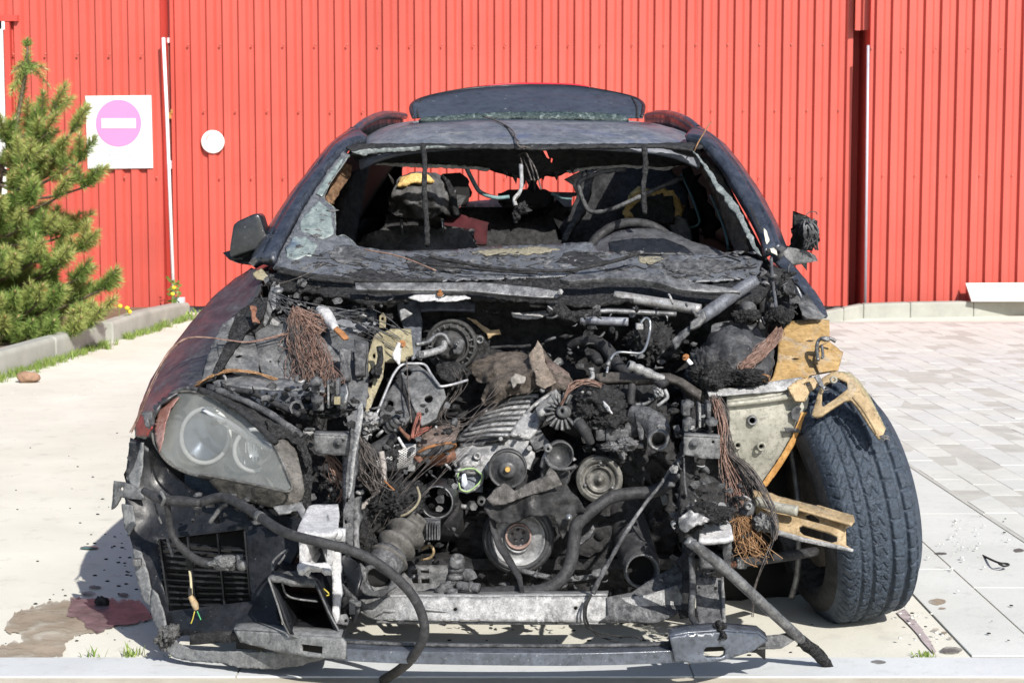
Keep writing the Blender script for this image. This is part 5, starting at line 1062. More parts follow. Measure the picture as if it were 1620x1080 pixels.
part('inner_cheek', sheet([(432, 698, 4.60), (448, 694, 4.63), (462, 700, 4.64), (470, 716, 4.62), (478, 750, 4.57), (482, 776, 4.55), (478, 790, 4.55), (466, 796, 4.56), (452, 792, 4.56), (462, 774, 4.54), (458, 752, 4.54), (446, 724, 4.57)], sp=6, amp=.004), burn('brown_grey_cheek', (.07, .066, .06), (.14, .13, .12), ash=(.24, .23, .22), ash_amt=.35, scale=18, rough=.5, bumps=.15), hl, solid=.03)
part('lens_bottom_seal', sheet([(330, 760, 4.68), (400, 772, 4.60), (450, 784, 4.55), (470, 800, 4.55), (462, 808, 4.56), (420, 800, 4.60), (350, 782, 4.68)], sp=6, amp=.012, rag=2), burn('charred_bracket', (.04, .038, .035), (.13, .12, .105), ash_amt=.4, scale=30, bumps=.6), hl, solid=.015)
for n_, (pts, r) in enumerate((([(250, 640, 4.85), (276, 620, 4.84), (300, 614, 4.82), (326, 622, 4.76), (352, 636, 4.72)], 3.6), ([(316, 616, 4.78), (352, 632, 4.72), (388, 656, 4.66), (420, 684, 4.59), (436, 700, 4.56)], 5.5), ([(330, 612, 4.82), (372, 628, 4.76), (420, 650, 4.7), (452, 672, 4.66), (478, 690, 4.64)], 6), ([(360, 614, 4.84), (400, 622, 4.80), (440, 640, 4.76), (474, 656, 4.72)], 5))):
    part('headlight_seal', tubep(pts, r, n=8, wob=.35), (SOOTG, SOOT, SOOTG, HOSE)[n_])
part('torn_seal', sheet([(420, 664, 4.66), (440, 668, 4.66), (468, 682, 4.64), (484, 700, 4.62), (492, 730, 4.6), (484, 740, 4.6), (474, 704, 4.62), (450, 690, 4.64), (432, 694, 4.62)], sp=5, amp=.014, rag=3), CRUST, solid=.008)
part('torn_seal', sheet([(340, 618, 4.80), (380, 630, 4.76), (424, 656, 4.70), (436, 672, 4.66), (420, 680, 4.66), (390, 655, 4.70), (352, 634, 4.76)], sp=5, amp=.012, rag=2), SOOT, solid=.008)
part('headlight_back_char', sheet([(468, 690, 4.68), (484, 690, 4.68), (494, 730, 4.64), (492, 790, 4.6), (480, 812, 4.6), (478, 770, 4.62)], sp=5, amp=.012, rag=2), CRUST, solid=.02)
# white bits under the light
part('grey_scrap', sheet([(432, 800, 4.56), (470, 796, 4.54), (478, 792, 4.54), (482, 806, 4.5), (478, 822, 4.44), (470, 806, 4.5), (440, 812, 4.54)], sp=4, amp=.006, rag=2), ALU, solid=.005)
part('grey_scrap', tubep([(332, 826, 4.55), (343, 812, 4.54), (352, 800, 4.54), (360, 797, 4.54)], 4, n=7, wob=.4), GREYS)
part('grey_scrap', sheet([(324, 798, 4.56), (338, 795, 4.56), (340, 802, 4.56), (326, 803, 4.56)], sp=4, amp=.003, rag=1), GREYS, solid=.008)

# ---- hoses and looms across the front
hz1 = part('front_hose', tubep([(228, 776, 4.62), (246, 786, 4.58), (262, 790, 4.56), (290, 793, 4.54), (316, 795, 4.52)], [6, 8, 8, 8.5, 6.5], n=10, wob=.12), HOSE)
part('hose_clip', tubep([(254, 778, 4.55), (260, 788, 4.53), (256, 799, 4.55)], 3, n=6), GREYS, hz1)
part('long_cable', tubep([(316, 795, 4.54), (350, 786, 4.52), (378, 796, 4.46), (410, 816, 4.38), (440, 836, 4.30), (470, 848, 4.25), (510, 858, 4.22), (560, 872, 4.22), (600, 892, 4.23), (634, 920, 4.23), (658, 950, 4.23), (671, 985, 4.24), (668, 1012, 4.25), (652, 1040, 4.29), (630, 1060, 4.36), (606, 1075, 4.42)], 8, n=12, wob=.06), HOSE)
part('cable_band', tubep([(408, 815, 4.385), (414, 819, 4.37)], 8.8, n=12, k=1), GREYS)
part('grille_cable', tubep([(264, 795, 4.56), (268, 825, 4.58), (276, 852, 4.58), (296, 874, 4.56), (318, 888, 4.54), (336, 893, 4.53)], [5.5, 5.5, 6, 6.5, 7, 6], n=9, wob=.1), HOSE)
part('cable_connector', join(boxp(342, 880, 372, 902, 4.52, .03), lathe(P(384, 894, 4.5), (.3, -1, .1), [(0, .01), (PX(7, 4.5), .01), (PX(9, 4.5), 0), (PX(10, 4.5), -.02)], 10), lumpp(352, 890, 4.52, 20, 9, .02, amp=.5, seed=3), boxp(374, 878, 384, 890, 4.51, .02)), GREYS)
part('hanging_wire', tubep([(244, 796, 4.6), (250, 815, 4.6), (256, 828, 4.6)], 2, n=5, wob=.4), GREYS)
part('hanging_wire', tubep([(265, 850, 4.62), (269, 865, 4.62), (274, 880, 4.62)], 2.6, n=6, wob=.4), GREYS)
pg = part('lamp_plug', join(boxp(293, 878, 306, 902, 4.58, .025), boxp(297, 930, 303, 944, 4.57, .02)), SOOT, smooth=False, bevel=.004)
part('plug_wire', tubep([(300, 902, 4.58), (302, 918, 4.58), (303, 940, 4.58)], 2.2, n=6), plain('cream_wire', (.40, .36, .24), .6, 0, .3), pg)
part('plug_tip', tubep([(301, 942, 4.57), (308, 955, 4.57), (311, 964, 4.57)], [4, 6, 4], n=8), TAN, pg)
part('yellow_wire', tubep([(308, 966, 4.57), (305, 978, 4.57), (302, 986, 4.57)], 1, n=5), plain('yellow_wire', (.5, .42, .06), .5), pg)
part('green_wire', tubep([(312, 966, 4.57), (317, 978, 4.57), (322, 988, 4.57)], 1, n=5), plain('green_wire', (.06, .32, .12), .5), pg)
yw = part('yellow_scrap', join(tubep([(508, 928, 4.45), (516, 934, 4.44), (521, 940, 4.44), (514, 942, 4.44)], 1.2, n=5), tubep([(506, 930, 4.45), (512, 940, 4.44), (517, 946, 4.44)], 1.0, n=5)), bpy.data.materials['yellow_wire'])

# ---- left side of the bay
part('wing_rail_plate', sheet([(344, 540, 5.02), (372, 526, 5.08), (402, 532, 5.08), (408, 562, 5.0), (410, 588, 4.94), (380, 592, 4.92), (358, 584, 4.92), (346, 560, 4.97)], holes=[circ(378, 563, 6, 2.4, 10, -.25)], sp=7, amp=.006), GREYS, solid=.006)
part('strut_tower', sheet([(402, 510, 5.18), (440, 500, 5.24), (470, 508, 5.22), (520, 540, 5.12), (540, 570, 5.06), (534, 608, 4.98), (470, 612, 4.94), (420, 604, 4.94), (408, 570, 5.0)], holes=[circ(428, 571, 2.2, 2, 8), circ(441, 571, 1.6, 1.6, 8), circ(451, 583, 2.4, 2.4, 8), circ(462, 588, 3, 3, 8)], sp=7, amp=.012, seed=3), GREYS, solid=.006)
part('charred_shelf', sheet([(350, 520, 5.12), (380, 490, 5.2), (410, 470, 5.3), (436, 480, 5.3), (430, 510, 5.2), (400, 528, 5.1), (370, 530, 5.08)], sp=6, amp=.014, rag=2), CRUST, solid=.01)
part('rust_patch', sheet([(396, 482, 5.10), (408, 486, 5.10), (405, 500, 5.08), (412, 510, 5.06), (400, 512, 5.06), (398, 498, 5.08)], sp=4, amp=.006, rag=4), RUST, solid=.002)
part('slender_bracket', sheet([(424, 470, 5.26), (434, 440, 5.34), (440, 442, 5.34), (436, 470, 5.26), (428, 500, 5.2), (420, 516, 5.16), (416, 512, 5.16)], sp=5, amp=.005, rag=1), GREYS, solid=.006)
part('slender_bracket', sheet([(428, 478, 5.24), (436, 452, 5.3), (442, 446, 5.3), (443, 462, 5.28), (436, 486, 5.22), (428, 492, 5.22)], sp=4, amp=.004, rag=1), ALU, solid=.006)
part('hinge_post', tubep([(440, 462, 5.28), (440, 490, 5.22)], 4, n=8), SOOTG)
part('hinge_washer', lathe(P(440, 459, 5.28), (0, -.3, 1), [(0, .004), (PX(8, 5.28), .004), (PX(8, 5.28), -.004)], 14), STEEL)
part('hinge_remnant', sheet([(400, 432, 5.44), (414, 424, 5.48), (424, 436, 5.44), (420, 442, 5.42), (406, 440, 5.42)], sp=4, amp=.006, rag=1), KHAKI, solid=.006)
part('top_rail', sheet([(336, 606, 4.90), (350, 596, 4.93), (380, 588, 4.95), (420, 594, 4.95), (470, 602, 4.92), (508, 608, 4.90), (516, 612, 4.88), (512, 618, 4.86), (470, 616, 4.84), (420, 614, 4.83), (380, 612, 4.83), (352, 616, 4.84), (338, 618, 4.86)], sp=6, amp=.007, rag=1), burn('streaky_burnt_rail', (.10, .105, .11), (.26, .26, .265), ash=(.46, .45, .43), ash_amt=.45, spot=(.10, .12, .15), spot_amt=.4, scale=24, rough=.5, metal=.3, bumps=.4), solid=.008)
part('rail_front', sheet([(378, 616, 4.83), (440, 618, 4.83), (506, 620, 4.84), (504, 640, 4.84), (492, 668, 4.82), (470, 660, 4.82), (440, 645, 4.82), (396, 640, 4.83), (380, 630, 4.83)], holes=[circ(487, 627, 4, 4, 10)], sp=7, amp=.004), burn('blue_black_sheet', (.018, .022, .030), (.05, .058, .075), ash=(.14, .15, .17), ash_amt=.3, scale=12, rough=.4, bumps=.1), solid=.01)
part('socket', join(lathe(P(468, 645, 4.74), (.3, -1, .2), [(PX(8, 4.74), -.02), (PX(12, 4.74), 0), (PX(12, 4.74), .012), (PX(8, 4.74), .012), (PX(7, 4.74), -.02)], 8), boxp(446, 640, 462, 652, 4.76, .03)), SOOTG, smooth=False)
part('air_box_panel', sheet([(500, 545, 5.12), (520, 520, 5.2), (560, 528, 5.18), (582, 540, 5.14), (584, 590, 5.02), (580, 640, 4.94), (570, 690, 4.88), (562, 720, 4.84), (548, 660, 4.9), (540, 600, 5.0)], sp=7, amp=.014, rag=1, seed=5), burn('grey_plastic_panel', (.05, .052, .056), (.12, .124, .13), ash=(.22, .22, .22), ash_amt=.3, scale=12, rough=.5, bumps=.15), solid=.015)
part('box_rib', sheet([(538, 548, 5.0), (556, 552, 5.0), (552, 600, 4.95), (538, 602, 4.95)], sp=6, amp=.004), SOOTG, solid=.02)
part('box_rib', sheet([(560, 536, 5.06), (578, 545, 5.04), (576, 590, 4.98), (562, 592, 4.98)], sp=6, amp=.006), SOOTG, solid=.02)
part('battery_tray', sheet([(486, 492, 5.34), (530, 488, 5.34), (596, 492, 5.34), (598, 520, 5.3), (560, 526, 5.26), (500, 522, 5.26)], sp=8, amp=.006, rag=.8), burn('dusty_grey_tray', (.10, .11, .125), (.19, .20, .22), ash_amt=.3, scale=12, rough=.5, bumps=.15), solid=.03)
part('tray_slots', join(boxp(520, 484, 540, 492, 5.35, .02), boxp(556, 484, 574, 492, 5.35, .02), boxp(492, 486, 506, 494, 5.35, .02)), SOOTG, smooth=False)['kind'] = 'stuff'
part('silver_sleeve', tubep([(505, 490, 5.18), (514, 496, 5.16), (524, 510, 5.12), (531, 520, 5.08)], [8, 11, 9, 6], n=12, wob=.15), WHALU)
part('rusty_tongue', sheet([(528, 520, 5.06), (534, 516, 5.07), (548, 528, 5.05), (552, 534, 5.04), (544, 536, 5.03)], sp=4, amp=.003, rag=1), ORANGE, solid=.006)
part('khaki_leg', sheet([(583, 560, 5.08), (592, 530, 5.14), (604, 522, 5.16), (610, 560, 5.1), (606, 596, 5.02), (592, 630, 4.98), (580, 662, 4.92), (574, 655, 4.92), (582, 620, 4.98)], holes=[circ(592, 562, 2.4, 5, 10), [(581, 590), (588, 580), (592, 596), (588, 614), (582, 612)]], sp=5, amp=.006), KHAKI, solid=.01)
part('khaki_top', sheet([(590, 548, 5.14), (596, 528, 5.2), (620, 520, 5.22), (650, 520, 5.22), (654, 560, 5.16), (640, 570, 5.12), (604, 570, 5.1)], sp=6, amp=.006), KHAKI, solid=.01)
part('small_lug', sheet([(600, 500, 5.26), (606, 494, 5.26), (611, 500, 5.26), (610, 518, 5.24), (600, 518, 5.24)], holes=[circ(605, 504, 2.4, 3, 8)], sp=4, amp=.001), KHAKI, solid=.008)
part('grey_column', sheet([(628, 475, 5.34), (662, 476, 5.34), (668, 510, 5.3), (664, 560, 5.22), (652, 570, 5.2), (640, 520, 5.28), (630, 500, 5.32)], holes=[circ(642, 479, 3, 3, 8)], sp=6, amp=.008, rag=1), burn('blue_grey_steel', (.06, .068, .082), (.16, .17, .19), ash=(.36, .36, .37), ash_amt=.3, scale=16, rough=.5, metal=.2, bumps=.2), solid=.02)
part('torn_tag', sheet([(632, 490, 5.22), (640, 488, 5.22), (653, 496, 5.22), (644, 502, 5.22), (634, 508, 5.22)], sp=4, amp=.004, rag=.8), ALU, solid=.003)
part('washer_bolt', join(lathe(P(636, 544, 5.04), (.2, -1, 0), [(0, .02), (PX(3, 5), .02), (PX(3, 5), .006), (PX(6, 5), .006), (PX(6.5, 5), 0)], 10)), ORANGE, smooth=False)
part('white_flake', sheet([(630, 540, 5.03), (636, 545, 5.03), (634, 560, 5.02), (633, 580, 5.02), (628, 574, 5.02), (620, 562, 5.02)], sp=4, amp=.006, rag=1), WHALU, solid=.003)
part('black_rubber_lump', join(lumpp(596, 588, 4.98, 8, 9, .02, amp=.4, seed=3), tubep([(600, 548, 5.0), (602, 566, 4.99), (598, 582, 4.98)], 5, n=7, wob=.3)), CRUST)
# wing bracket plates with holes
part('turret_leg', sheet([(633, 586, 5.04), (642, 578, 5.06), (660, 576, 5.06), (677, 588, 5.02), (690, 600, 4.98), (702, 614, 4.95), (706, 628, 4.93), (698, 640, 4.92), (690, 662, 4.9), (668, 672, 4.88), (652, 640, 4.92), (640, 606, 4.98)], holes=[circ(645, 588, 7, 6.5, 12), circ(678, 630, 7, 7, 12)], sp=5, amp=.006, rag=.4), GREYS, solid=.012)
part('turret_leg', sheet([(602, 642, 4.98), (612, 620, 5.0), (625, 604, 5.02), (638, 618, 4.98), (646, 640, 4.94), (650, 658, 4.92), (640, 670, 4.9), (618, 676, 4.9), (600, 664, 4.94)], holes=[circ(616, 639, 6.5, 6.5, 12)], sp=5, amp=.006), GREYS, solid=.012)
part('turret_gap', sheet([(625, 602, 5.0), (634, 590, 5.02), (646, 620, 4.96), (656, 650, 4.91), (664, 676, 4.88), (652, 668, 4.9), (640, 626, 4.96)], sp=5, amp=.004), SOOT, solid=.006)
part('bright_pipe', tubep([(586, 666, 4.9), (596, 654, 4.9), (606, 630, 4.93), (616, 606, 4.96), (624, 590, 4.98), (636, 577, 5.0), (655, 575, 5.0), (672, 577, 5.0), (682, 592, 4.98), (692, 606, 4.95), (698, 611, 4.94), (716, 608, 4.95), (740, 601, 4.98)], 2.3, n=8, k=8), burn('bare_bright_pipe', (.28, .28, .29), (.45, .45, .46), ash_amt=.3, spot=(.2, .19, .18), spot_amt=.2, scale=50, rough=.35, metal=.5, bumps=.1))

# ---- round housing on the bulkhead and its pipes
dk = part('round_housing', sheet([(666, 556, 5.3), (670, 524, 5.34), (690, 512, 5.36), (722, 503, 5.36), (736, 501, 5.36), (756, 512, 5.36), (772, 526, 5.34), (776, 540, 5.33), (768, 558, 5.3), (756, 576, 5.26), (738, 590, 5.22), (718, 602, 5.2), (698, 594, 5.22), (680, 580, 5.26)], sp=6, amp=.012, rag=1.5), CRUST, solid=.05)
c0 = P(714, 546, 5.24); rr = lambda q: PX(q, 5.24)
part('drum', lathe(c0, (-.12, -1, .10), [(0, .045), (rr(16), .045), (rr(22), .04), (rr(23), .02), (rr(27), .015), (rr(28), .03), (rr(30), .03), (rr(31), .012), (rr(36), .008), (rr(37), .018), (rr(41), .016), (rr(42), -.02)], 48), burn('dark_drum', (.02, .02, .02), (.06, .06, .06), ash=(.15, .14, .13), ash_amt=.35, scale=30, rough=.6, bumps=.3), dk)
part('drum_vanes', join(*[box(c0+Vector((math.cos(a)*rr(33), -.03, math.sin(a)*rr(33))), (rr(6), .012, rr(1.6)), Matrix.Rotation(-a, 3, 'Y')) for a in [k*math.pi/10 for k in range(20)]]), SOOTG, dk, smooth=False)['kind'] = 'stuff'
part('kidney_cap', sheet([(715, 548, 5.17), (720, 538, 5.17), (728, 534, 5.17), (735, 540, 5.17), (733, 552, 5.17), (728, 560, 5.17), (718, 560, 5.17)], sp=4, amp=.003), SOOTG, dk, solid=.03)
part('cap_screw', lathe(P(723, 542.5, 5.16), (0, -1, 0), [(0, .003), (PX(1.5, 5.1), .003), (PX(2, 5.1), .008), (PX(3, 5.1), .008), (PX(3.4, 5.1), 0)], 12), STEEL, dk)
part('housing_bolt', lathe(P(759, 537, 5.24), (0, -1, 0), [(0, 0), (PX(4, 5.2), 0), (PX(4, 5.2), .012), (PX(6, 5.2), .012), (PX(7, 5.2), -.01)], 14), STEEL, dk)
part('upper_pipe', tubep([(658, 545, 5.08), (676, 541, 5.1), (686, 533, 5.12), (694, 529, 5.13), (704, 531, 5.13), (710, 542, 5.13), (714, 548, 5.15)], 3.8, n=9), STEEL, dk)
part('lower_pipe', tubep([(664, 562, 5.06), (680, 558, 5.08), (694, 554, 5.1), (702, 549, 5.12), (703, 540, 5.13)], [6.5, 6, 6, 5.5, 5], n=10), ALU, dk)
part('pipe_end', lumpp(664, 562, 5.05, 6, 7, .012, amp=.4, seed=3), SOOTG, dk)
part('housing_edge', sheet([(738, 502, 5.33), (752, 506, 5.33), (775, 522, 5.32), (790, 521, 5.32), (792, 528, 5.31), (778, 530, 5.31), (772, 536, 5.31), (770, 528, 5.32), (754, 514, 5.33)], sp=4, amp=.005, rag=1), TAN, dk, solid=.012)
part('lower_flap', sheet([(688, 575, 5.2), (710, 572, 5.18), (735, 574, 5.18), (738, 584, 5.16), (724, 592, 5.14), (712, 603, 5.13), (698, 598, 5.14), (690, 586, 5.18)], sp=5, amp=.012, rag=1.6), CRUST, dk, solid=.012)
part('bulkhead_bracket', sheet([(662, 476, 5.3), (700, 474, 5.3), (752, 477, 5.3), (751, 491, 5.28), (700, 490, 5.28), (664, 492, 5.28)], sp=6, amp=.004, rag=.6), burn('blue_black_steel', (.03, .035, .05), (.08, .09, .115), ash=(.2, .2, .22), ash_amt=.25, spot=(.3, .15, .05), spot_amt=.15, scale=18, rough=.5, bumps=.2), solid=.01)
part('white_flap', sheet([(645, 470, 5.2), (665, 464, 5.21), (690, 463, 5.21), (704, 466, 5.2), (690, 474, 5.18), (664, 476, 5.18)], sp=4, amp=.006, rag=1.2), WHALU, solid=.004)
part('white_flap', sheet([(688, 476, 5.18), (706, 468, 5.19), (735, 467, 5.19), (744, 471, 5.18), (720, 475, 5.17), (700, 477, 5.17)], sp=4, amp=.005, rag=1.2), WHALU, solid=.004)
part('rusty_bolt', lathe(P(696, 465, 5.18), (0, -.4, 1), [(0, .012), (PX(3, 5.18), .012), (PX(3, 5.18), .004), (PX(5, 5.18), .003), (PX(5, 5.18), -.004)], 8), ORANGE, smooth=False)
part('ash_shelf', sheet([(808, 492, 5.3), (830, 494, 5.3), (862, 491, 5.3), (870, 496, 5.28), (850, 502, 5.27), (826, 503, 5.27), (812, 499, 5.28)], sp=4, amp=.006, rag=1.6), ASHW, solid=.006)
part('ash_shelf', sheet([(836, 478, 5.3), (866, 480, 5.3), (864, 485, 5.29), (840, 483, 5.29)], sp=4, amp=.006, rag=1.2), SOOTG, solid=.006)
# crumpled insulation
ins = part('crumpled_insulation', sheet([(742, 578, 5.16), (752, 570, 5.17), (772, 562, 5.18), (790, 556, 5.2), (815, 556, 5.2), (836, 561, 5.18), (846, 548, 5.2), (851, 539, 5.2), (857, 548, 5.18), (868, 564, 5.16), (882, 584, 5.12), (896, 592, 5.1), (906, 602, 5.08), (896, 616, 5.06), (866, 618, 5.05), (848, 616, 5.05), (836, 622, 5.05), (806, 626, 5.05), (786, 638, 5.04), (766, 642, 5.05), (760, 630, 5.07), (770, 606, 5.1), (756, 604, 5.12), (748, 592, 5.14)], sp=4.5, amp=.03, rag=1.2, freq=22, seed=4, ctrl=[(800, 590, 5.04), (850, 580, 5.06), (780, 615, 5.02)]), BROWN, solid=.005)
part('torn_insulation', sheet([(836, 561, 5.1), (846, 548, 5.12), (851, 538, 5.13), (858, 550, 5.1), (862, 572, 5.06), (872, 590, 5.03), (880, 604, 5.01), (862, 614, 5.0), (848, 608, 5.02), (846, 590, 5.05), (838, 580, 5.08)], sp=4, amp=.02, rag=1, seed=11), burn('tan_insulation', (.13, .105, .085), (.27, .225, .185), ash_amt=.3, spot=(.04, .035, .03), spot_amt=.35, scale=20, bumps=.6), ins, solid=.004)
part('torn_insulation', sheet([(806, 600, 5.02), (816, 590, 5.02), (832, 596, 5.01), (830, 606, 5.0), (818, 606, 5.0), (812, 616, 5.01)], sp=4, amp=.01, rag=1.5), burn('grey_insulation', (.16, .15, .135), (.30, .28, .26), ash_amt=.4, scale=30, bumps=.5), ins, solid=.004)
part('insulation_top_edge', tubep([(776, 550, 5.2), (800, 548, 5.21), (825, 548, 5.2), (840, 546, 5.2)], 2.5, n=6, wob=.5), SOOT, ins)
part('brown_plate', sheet([(862, 568, 5.1), (880, 574, 5.1), (900, 590, 5.08), (906, 606, 5.06), (890, 612, 5.05), (876, 600, 5.06)], sp=5, amp=.008, rag=1), burn('brown_steel', (.06, .045, .04), (.15, .115, .10), ash_amt=.2, scale=14, rough=.5, bumps=.2), solid=.004)

# ---- tubes of the brace and the pipes on the right
part('brace_tube', tubep([(972, 468, 5.27), (1010, 474, 5.25), (1060, 482, 5.22), (1108, 490, 5.19)], 9, n=14, wob=.04), burn('brown_silver_tube', (.22, .21, .20), (.46, .46, .47), ash=(.56, .56, .56), ash_amt=.3, spot=(.06, .055, .05), spot_amt=.3, scale=14, rough=.4, metal=.5, bumps=.15))
bt = part('brace_tube', tubep([(1194, 444, 5.27), (1166, 462, 5.23), (1130, 488, 5.17), (1108, 504, 5.13)], [10, 11, 11.5, 10], n=14, wob=.05), burn('blue_grey_tube', (.10, .105, .12), (.22, .23, .255), ash=(.5, .5, .5), ash_amt=.25, scale=22, rough=.4, metal=.4, bumps=.2))
part('flattened_end', sheet([(1112, 490, 5.11), (1116, 502, 5.1), (1106, 514, 5.09), (1092, 520, 5.09), (1092, 512, 5.1), (1102, 500, 5.12)], sp=4, amp=.003), GREYS, bt, solid=.012)
part('left_hand_bracket', sheet([(1062, 538, 5.1), (1080, 522, 5.12), (1092, 514, 5.12), (1090, 526, 5.1), (1074, 542, 5.08), (1068, 552, 5.08)], sp=5, amp=.006, rag=1), SOOTG, solid=.01)
part('loom_crust', tubep([(868, 488, 5.2), (884, 492, 5.19), (900, 500, 5.18), (924, 498, 5.18), (950, 494, 5.18)], [8, 12, 10, 8, 5], n=9, wob=.6), CRUST)
part('lower_pipe_run', tubep([(925, 496, 5.2), (960, 492, 5.2), (1010, 494, 5.2), (1070, 497, 5.2)], 4.5, n=9, wob=.1), STEEL)
part('lower_pipe_run', tubep([(918, 506, 5.18), (960, 508, 5.17), (994, 509, 5.16)], 7, n=10), burn('lilac_pipe', (.12, .125, .15), (.30, .31, .34), ash=(.5, .5, .5), ash_amt=.35, spot=(.03, .03, .04), spot_amt=.3, scale=20, rough=.45, metal=.3, bumps=.2))
part('bulkhead_hose', tubep([(900, 547, 5.25), (920, 540, 5.22), (938, 538, 5.2), (956, 548, 5.17), (972, 568, 5.12), (982, 582, 5.08), (996, 588, 5.06)], [7, 9, 10, 10, 10, 9, 7], n=12, wob=.12), HOSE)
part('hose_stub', tubep([(930, 556, 5.2), (942, 564, 5.16), (948, 574, 5.13)], [7, 8.5, 7], n=10, wob=.15), HOSE)
part('fluid_pipe', tubep([(1012, 517, 5.12), (1016, 508, 5.12), (1022, 503, 5.12), (1028, 508, 5.11), (1028, 524, 5.1), (1022, 548, 5.06), (1014, 558, 5.04), (1000, 558, 5.03), (980, 557, 5.02), (970, 562, 5.0), (963, 576, 4.98), (960, 590, 4.96)], 2.2, n=8, k=8), CHROME)
part('pipe_sleeve', tubep([(966, 567, 5.0), (961, 578, 4.97)], 4, n=8, k=1), STEEL)
part('pipe_nut', boxp(1006, 512, 1018, 522, 5.1, .03), ALU, smooth=False, bevel=.004)
fit = part('ribbed_fitting', lathe(P(994, 577, 4.93), Vector((-.86, -.25, .38)), [(PX(5, 4.9), 0), (PX(8, 4.9), .0), (PX(8.5, 4.9), -.015), (PX(6.5, 4.9), -.018), (PX(8.5, 4.9), -.03), (PX(8.5, 4.9), -.042), (PX(6.5, 4.9), -.046), (PX(8.5, 4.9), -.058), (PX(8, 4.9), -.072), (PX(6.5, 4.9), -.076), (PX(7, 4.9), -.11)], 18), ALU)
part('fitting_bore', lathe(P(994, 577, 4.925), Vector((-.86, -.25, .38)), [(0, -.003), (PX(5, 4.9), -.003)], 14), BLACK, fit)
part('fitting_hose', tubep([(1030, 594, 4.97), (1044, 603, 4.96), (1052, 610, 4.95)], 9.5, n=12), HOSE, fit)
part('wide_hose_strap', sheet([(940, 592, 4.98), (960, 588, 4.98), (1006, 590, 4.98), (1060, 590, 4.96), (1080, 598, 4.95), (1110, 618, 4.92), (1108, 628, 4.9), (1080, 610, 4.93), (1056, 600, 4.95), (1000, 602, 4.96), (950, 602, 4.96)], sp=6, amp=.006), burn('brown_black_rubber', (.03, .027, .025), (.08, .072, .065), ash_amt=.2, scale=20, rough=.6, bumps=.2), solid=.02)
part('riser_hose', tubep([(1001, 602, 4.98), (999, 620, 4.97), (998, 640, 4.96)], 6.5, n=10, wob=.15), HOSE)
part('union', join(lumpp(1042, 622, 4.92, 8, 8, .02, amp=.5, seed=4), tubep([(1052, 616, 4.92), (1056, 628, 4.91), (1048, 636, 4.9), (1040, 642, 4.9)], 3, n=8), tubep([(1034, 630, 4.93), (1022, 638, 4.94), (1006, 640, 4.95)], 2.5, n=8)), ALU)
part('small_tap', join(tubep([(935, 585, 4.95), (938, 596, 4.94), (930, 604, 4.93)], 3.5, n=8), lumpp(936, 584, 4.95, 5, 3, .01, amp=.4)), ALU)
part('spring_pin', join(tubep([(1085, 566, 5.0), (1094, 576, 4.98)], 3.4, n=8, k=1)), WHITE)
part('pin_cap', lathe(P(1085, 565, 4.99), (-.5, -.6, .5), [(0, .008), (PX(2.6, 5), .008), (PX(2.6, 5), .002), (PX(6, 5), .002), (PX(6, 5), -.001)], 8), ORANGE, smooth=False)
part('black_canister', join(lumpp(1030, 545, 5.25, 40, 40, .08, amp=.25, seed=2)), SOOT)
# strut tower on the right
part('strut_tower', join(lumpp(1160, 575, 5.12, 62, 52, .14, amp=.22, seed=3, rough=.05), lumpp(1120, 600, 5.05, 36, 44, .1, amp=.3, seed=7)), burn('sooty_tower', (.018, .018, .02), (.055, .057, .062), ash=(.17, .175, .185), ash_amt=.5, scale=16, rough=.6, bumps=.4))
part('tower_top', sheet([(1126, 512, 5.26), (1160, 506, 5.28), (1200, 520, 5.26), (1214, 548, 5.2), (1196, 570, 5.12), (1166, 584, 5.06), (1140, 560, 5.12), (1124, 534, 5.2)], sp=6, amp=.012), burn('grey_ash_dome', (.06, .062, .068), (.15, .155, .165), ash=(.30, .30, .30), ash_amt=.4, scale=14, rough=.6, bumps=.3), solid=.01)
part('charred_mass', join(lumpp(1128, 596, 4.96, 34, 22, .05, amp=.35, seed=9, rough=.25), lumpp(1182, 596, 4.96, 32, 14, .05, amp=.35, seed=12, rough=.25)), CRUST)
part('spring_clip', join(*[tubep([(1176+k*6, 492+k*2, 5.2), (1180+k*6, 504+k*1.5, 5.18)], 1.5, n=5, k=1) for k in range(6)]), ALU)['kind'] = 'stuff'
part('end_cap', lathe(P(1184, 488, 5.22), (.2, -1, .1), [(0, .02), (PX(10, 5.2), .02), (PX(12, 5.2), .0), (PX(12, 5.2), -.06)], 18), SOOTG)
part('loom_mount', join(lumpp(1180, 500, 5.2, 22, 10, .04, amp=.5, seed=5)), CRUST)
# ochre inner wing
wt = part('inner_wing_top', sheet([(1246, 508, 5.36), (1290, 504, 5.38), (1312, 506, 5.4), (1313, 548, 5.22), (1334, 556, 5.18), (1326, 584, 5.08), (1292, 590, 5.06), (1280, 594, 5.05), (1274, 606, 5.0), (1276, 614, 4.98), (1240, 617, 4.96), (1180, 621, 4.94), (1122, 624, 4.93), (1119, 614, 4.95), (1180, 612, 4.96), (1222, 598, 5.02), (1230, 570, 5.1), (1232, 534, 5.26)], holes=[circ(1281, 538, 7, 2, 10), circ(1258, 566.5, 6.5, 2, 10), circ(1289, 594, 9, 3, 10)], sp=6, amp=.0025, rag=.3, seed=4), OCHRE, solid=.006)
part('grey_lip', sheet([(1118, 615, 4.94), (1180, 612, 4.95), (1226, 602, 4.98), (1268, 596, 5.0), (1276, 612, 4.96), (1230, 618, 4.94), (1180, 622, 4.92), (1122, 626, 4.91)], sp=6, amp=.005, rag=.8), ASHW, wt, solid=.004)
part('corner_ear', sheet([(1296, 546, 5.16), (1312, 540, 5.18), (1334, 557, 5.16), (1328, 574, 5.1), (1322, 584, 5.06), (1296, 588, 5.04), (1288, 570, 5.1)], sp=5, amp=.006, rag=.6), OCHRE, wt, solid=.006)
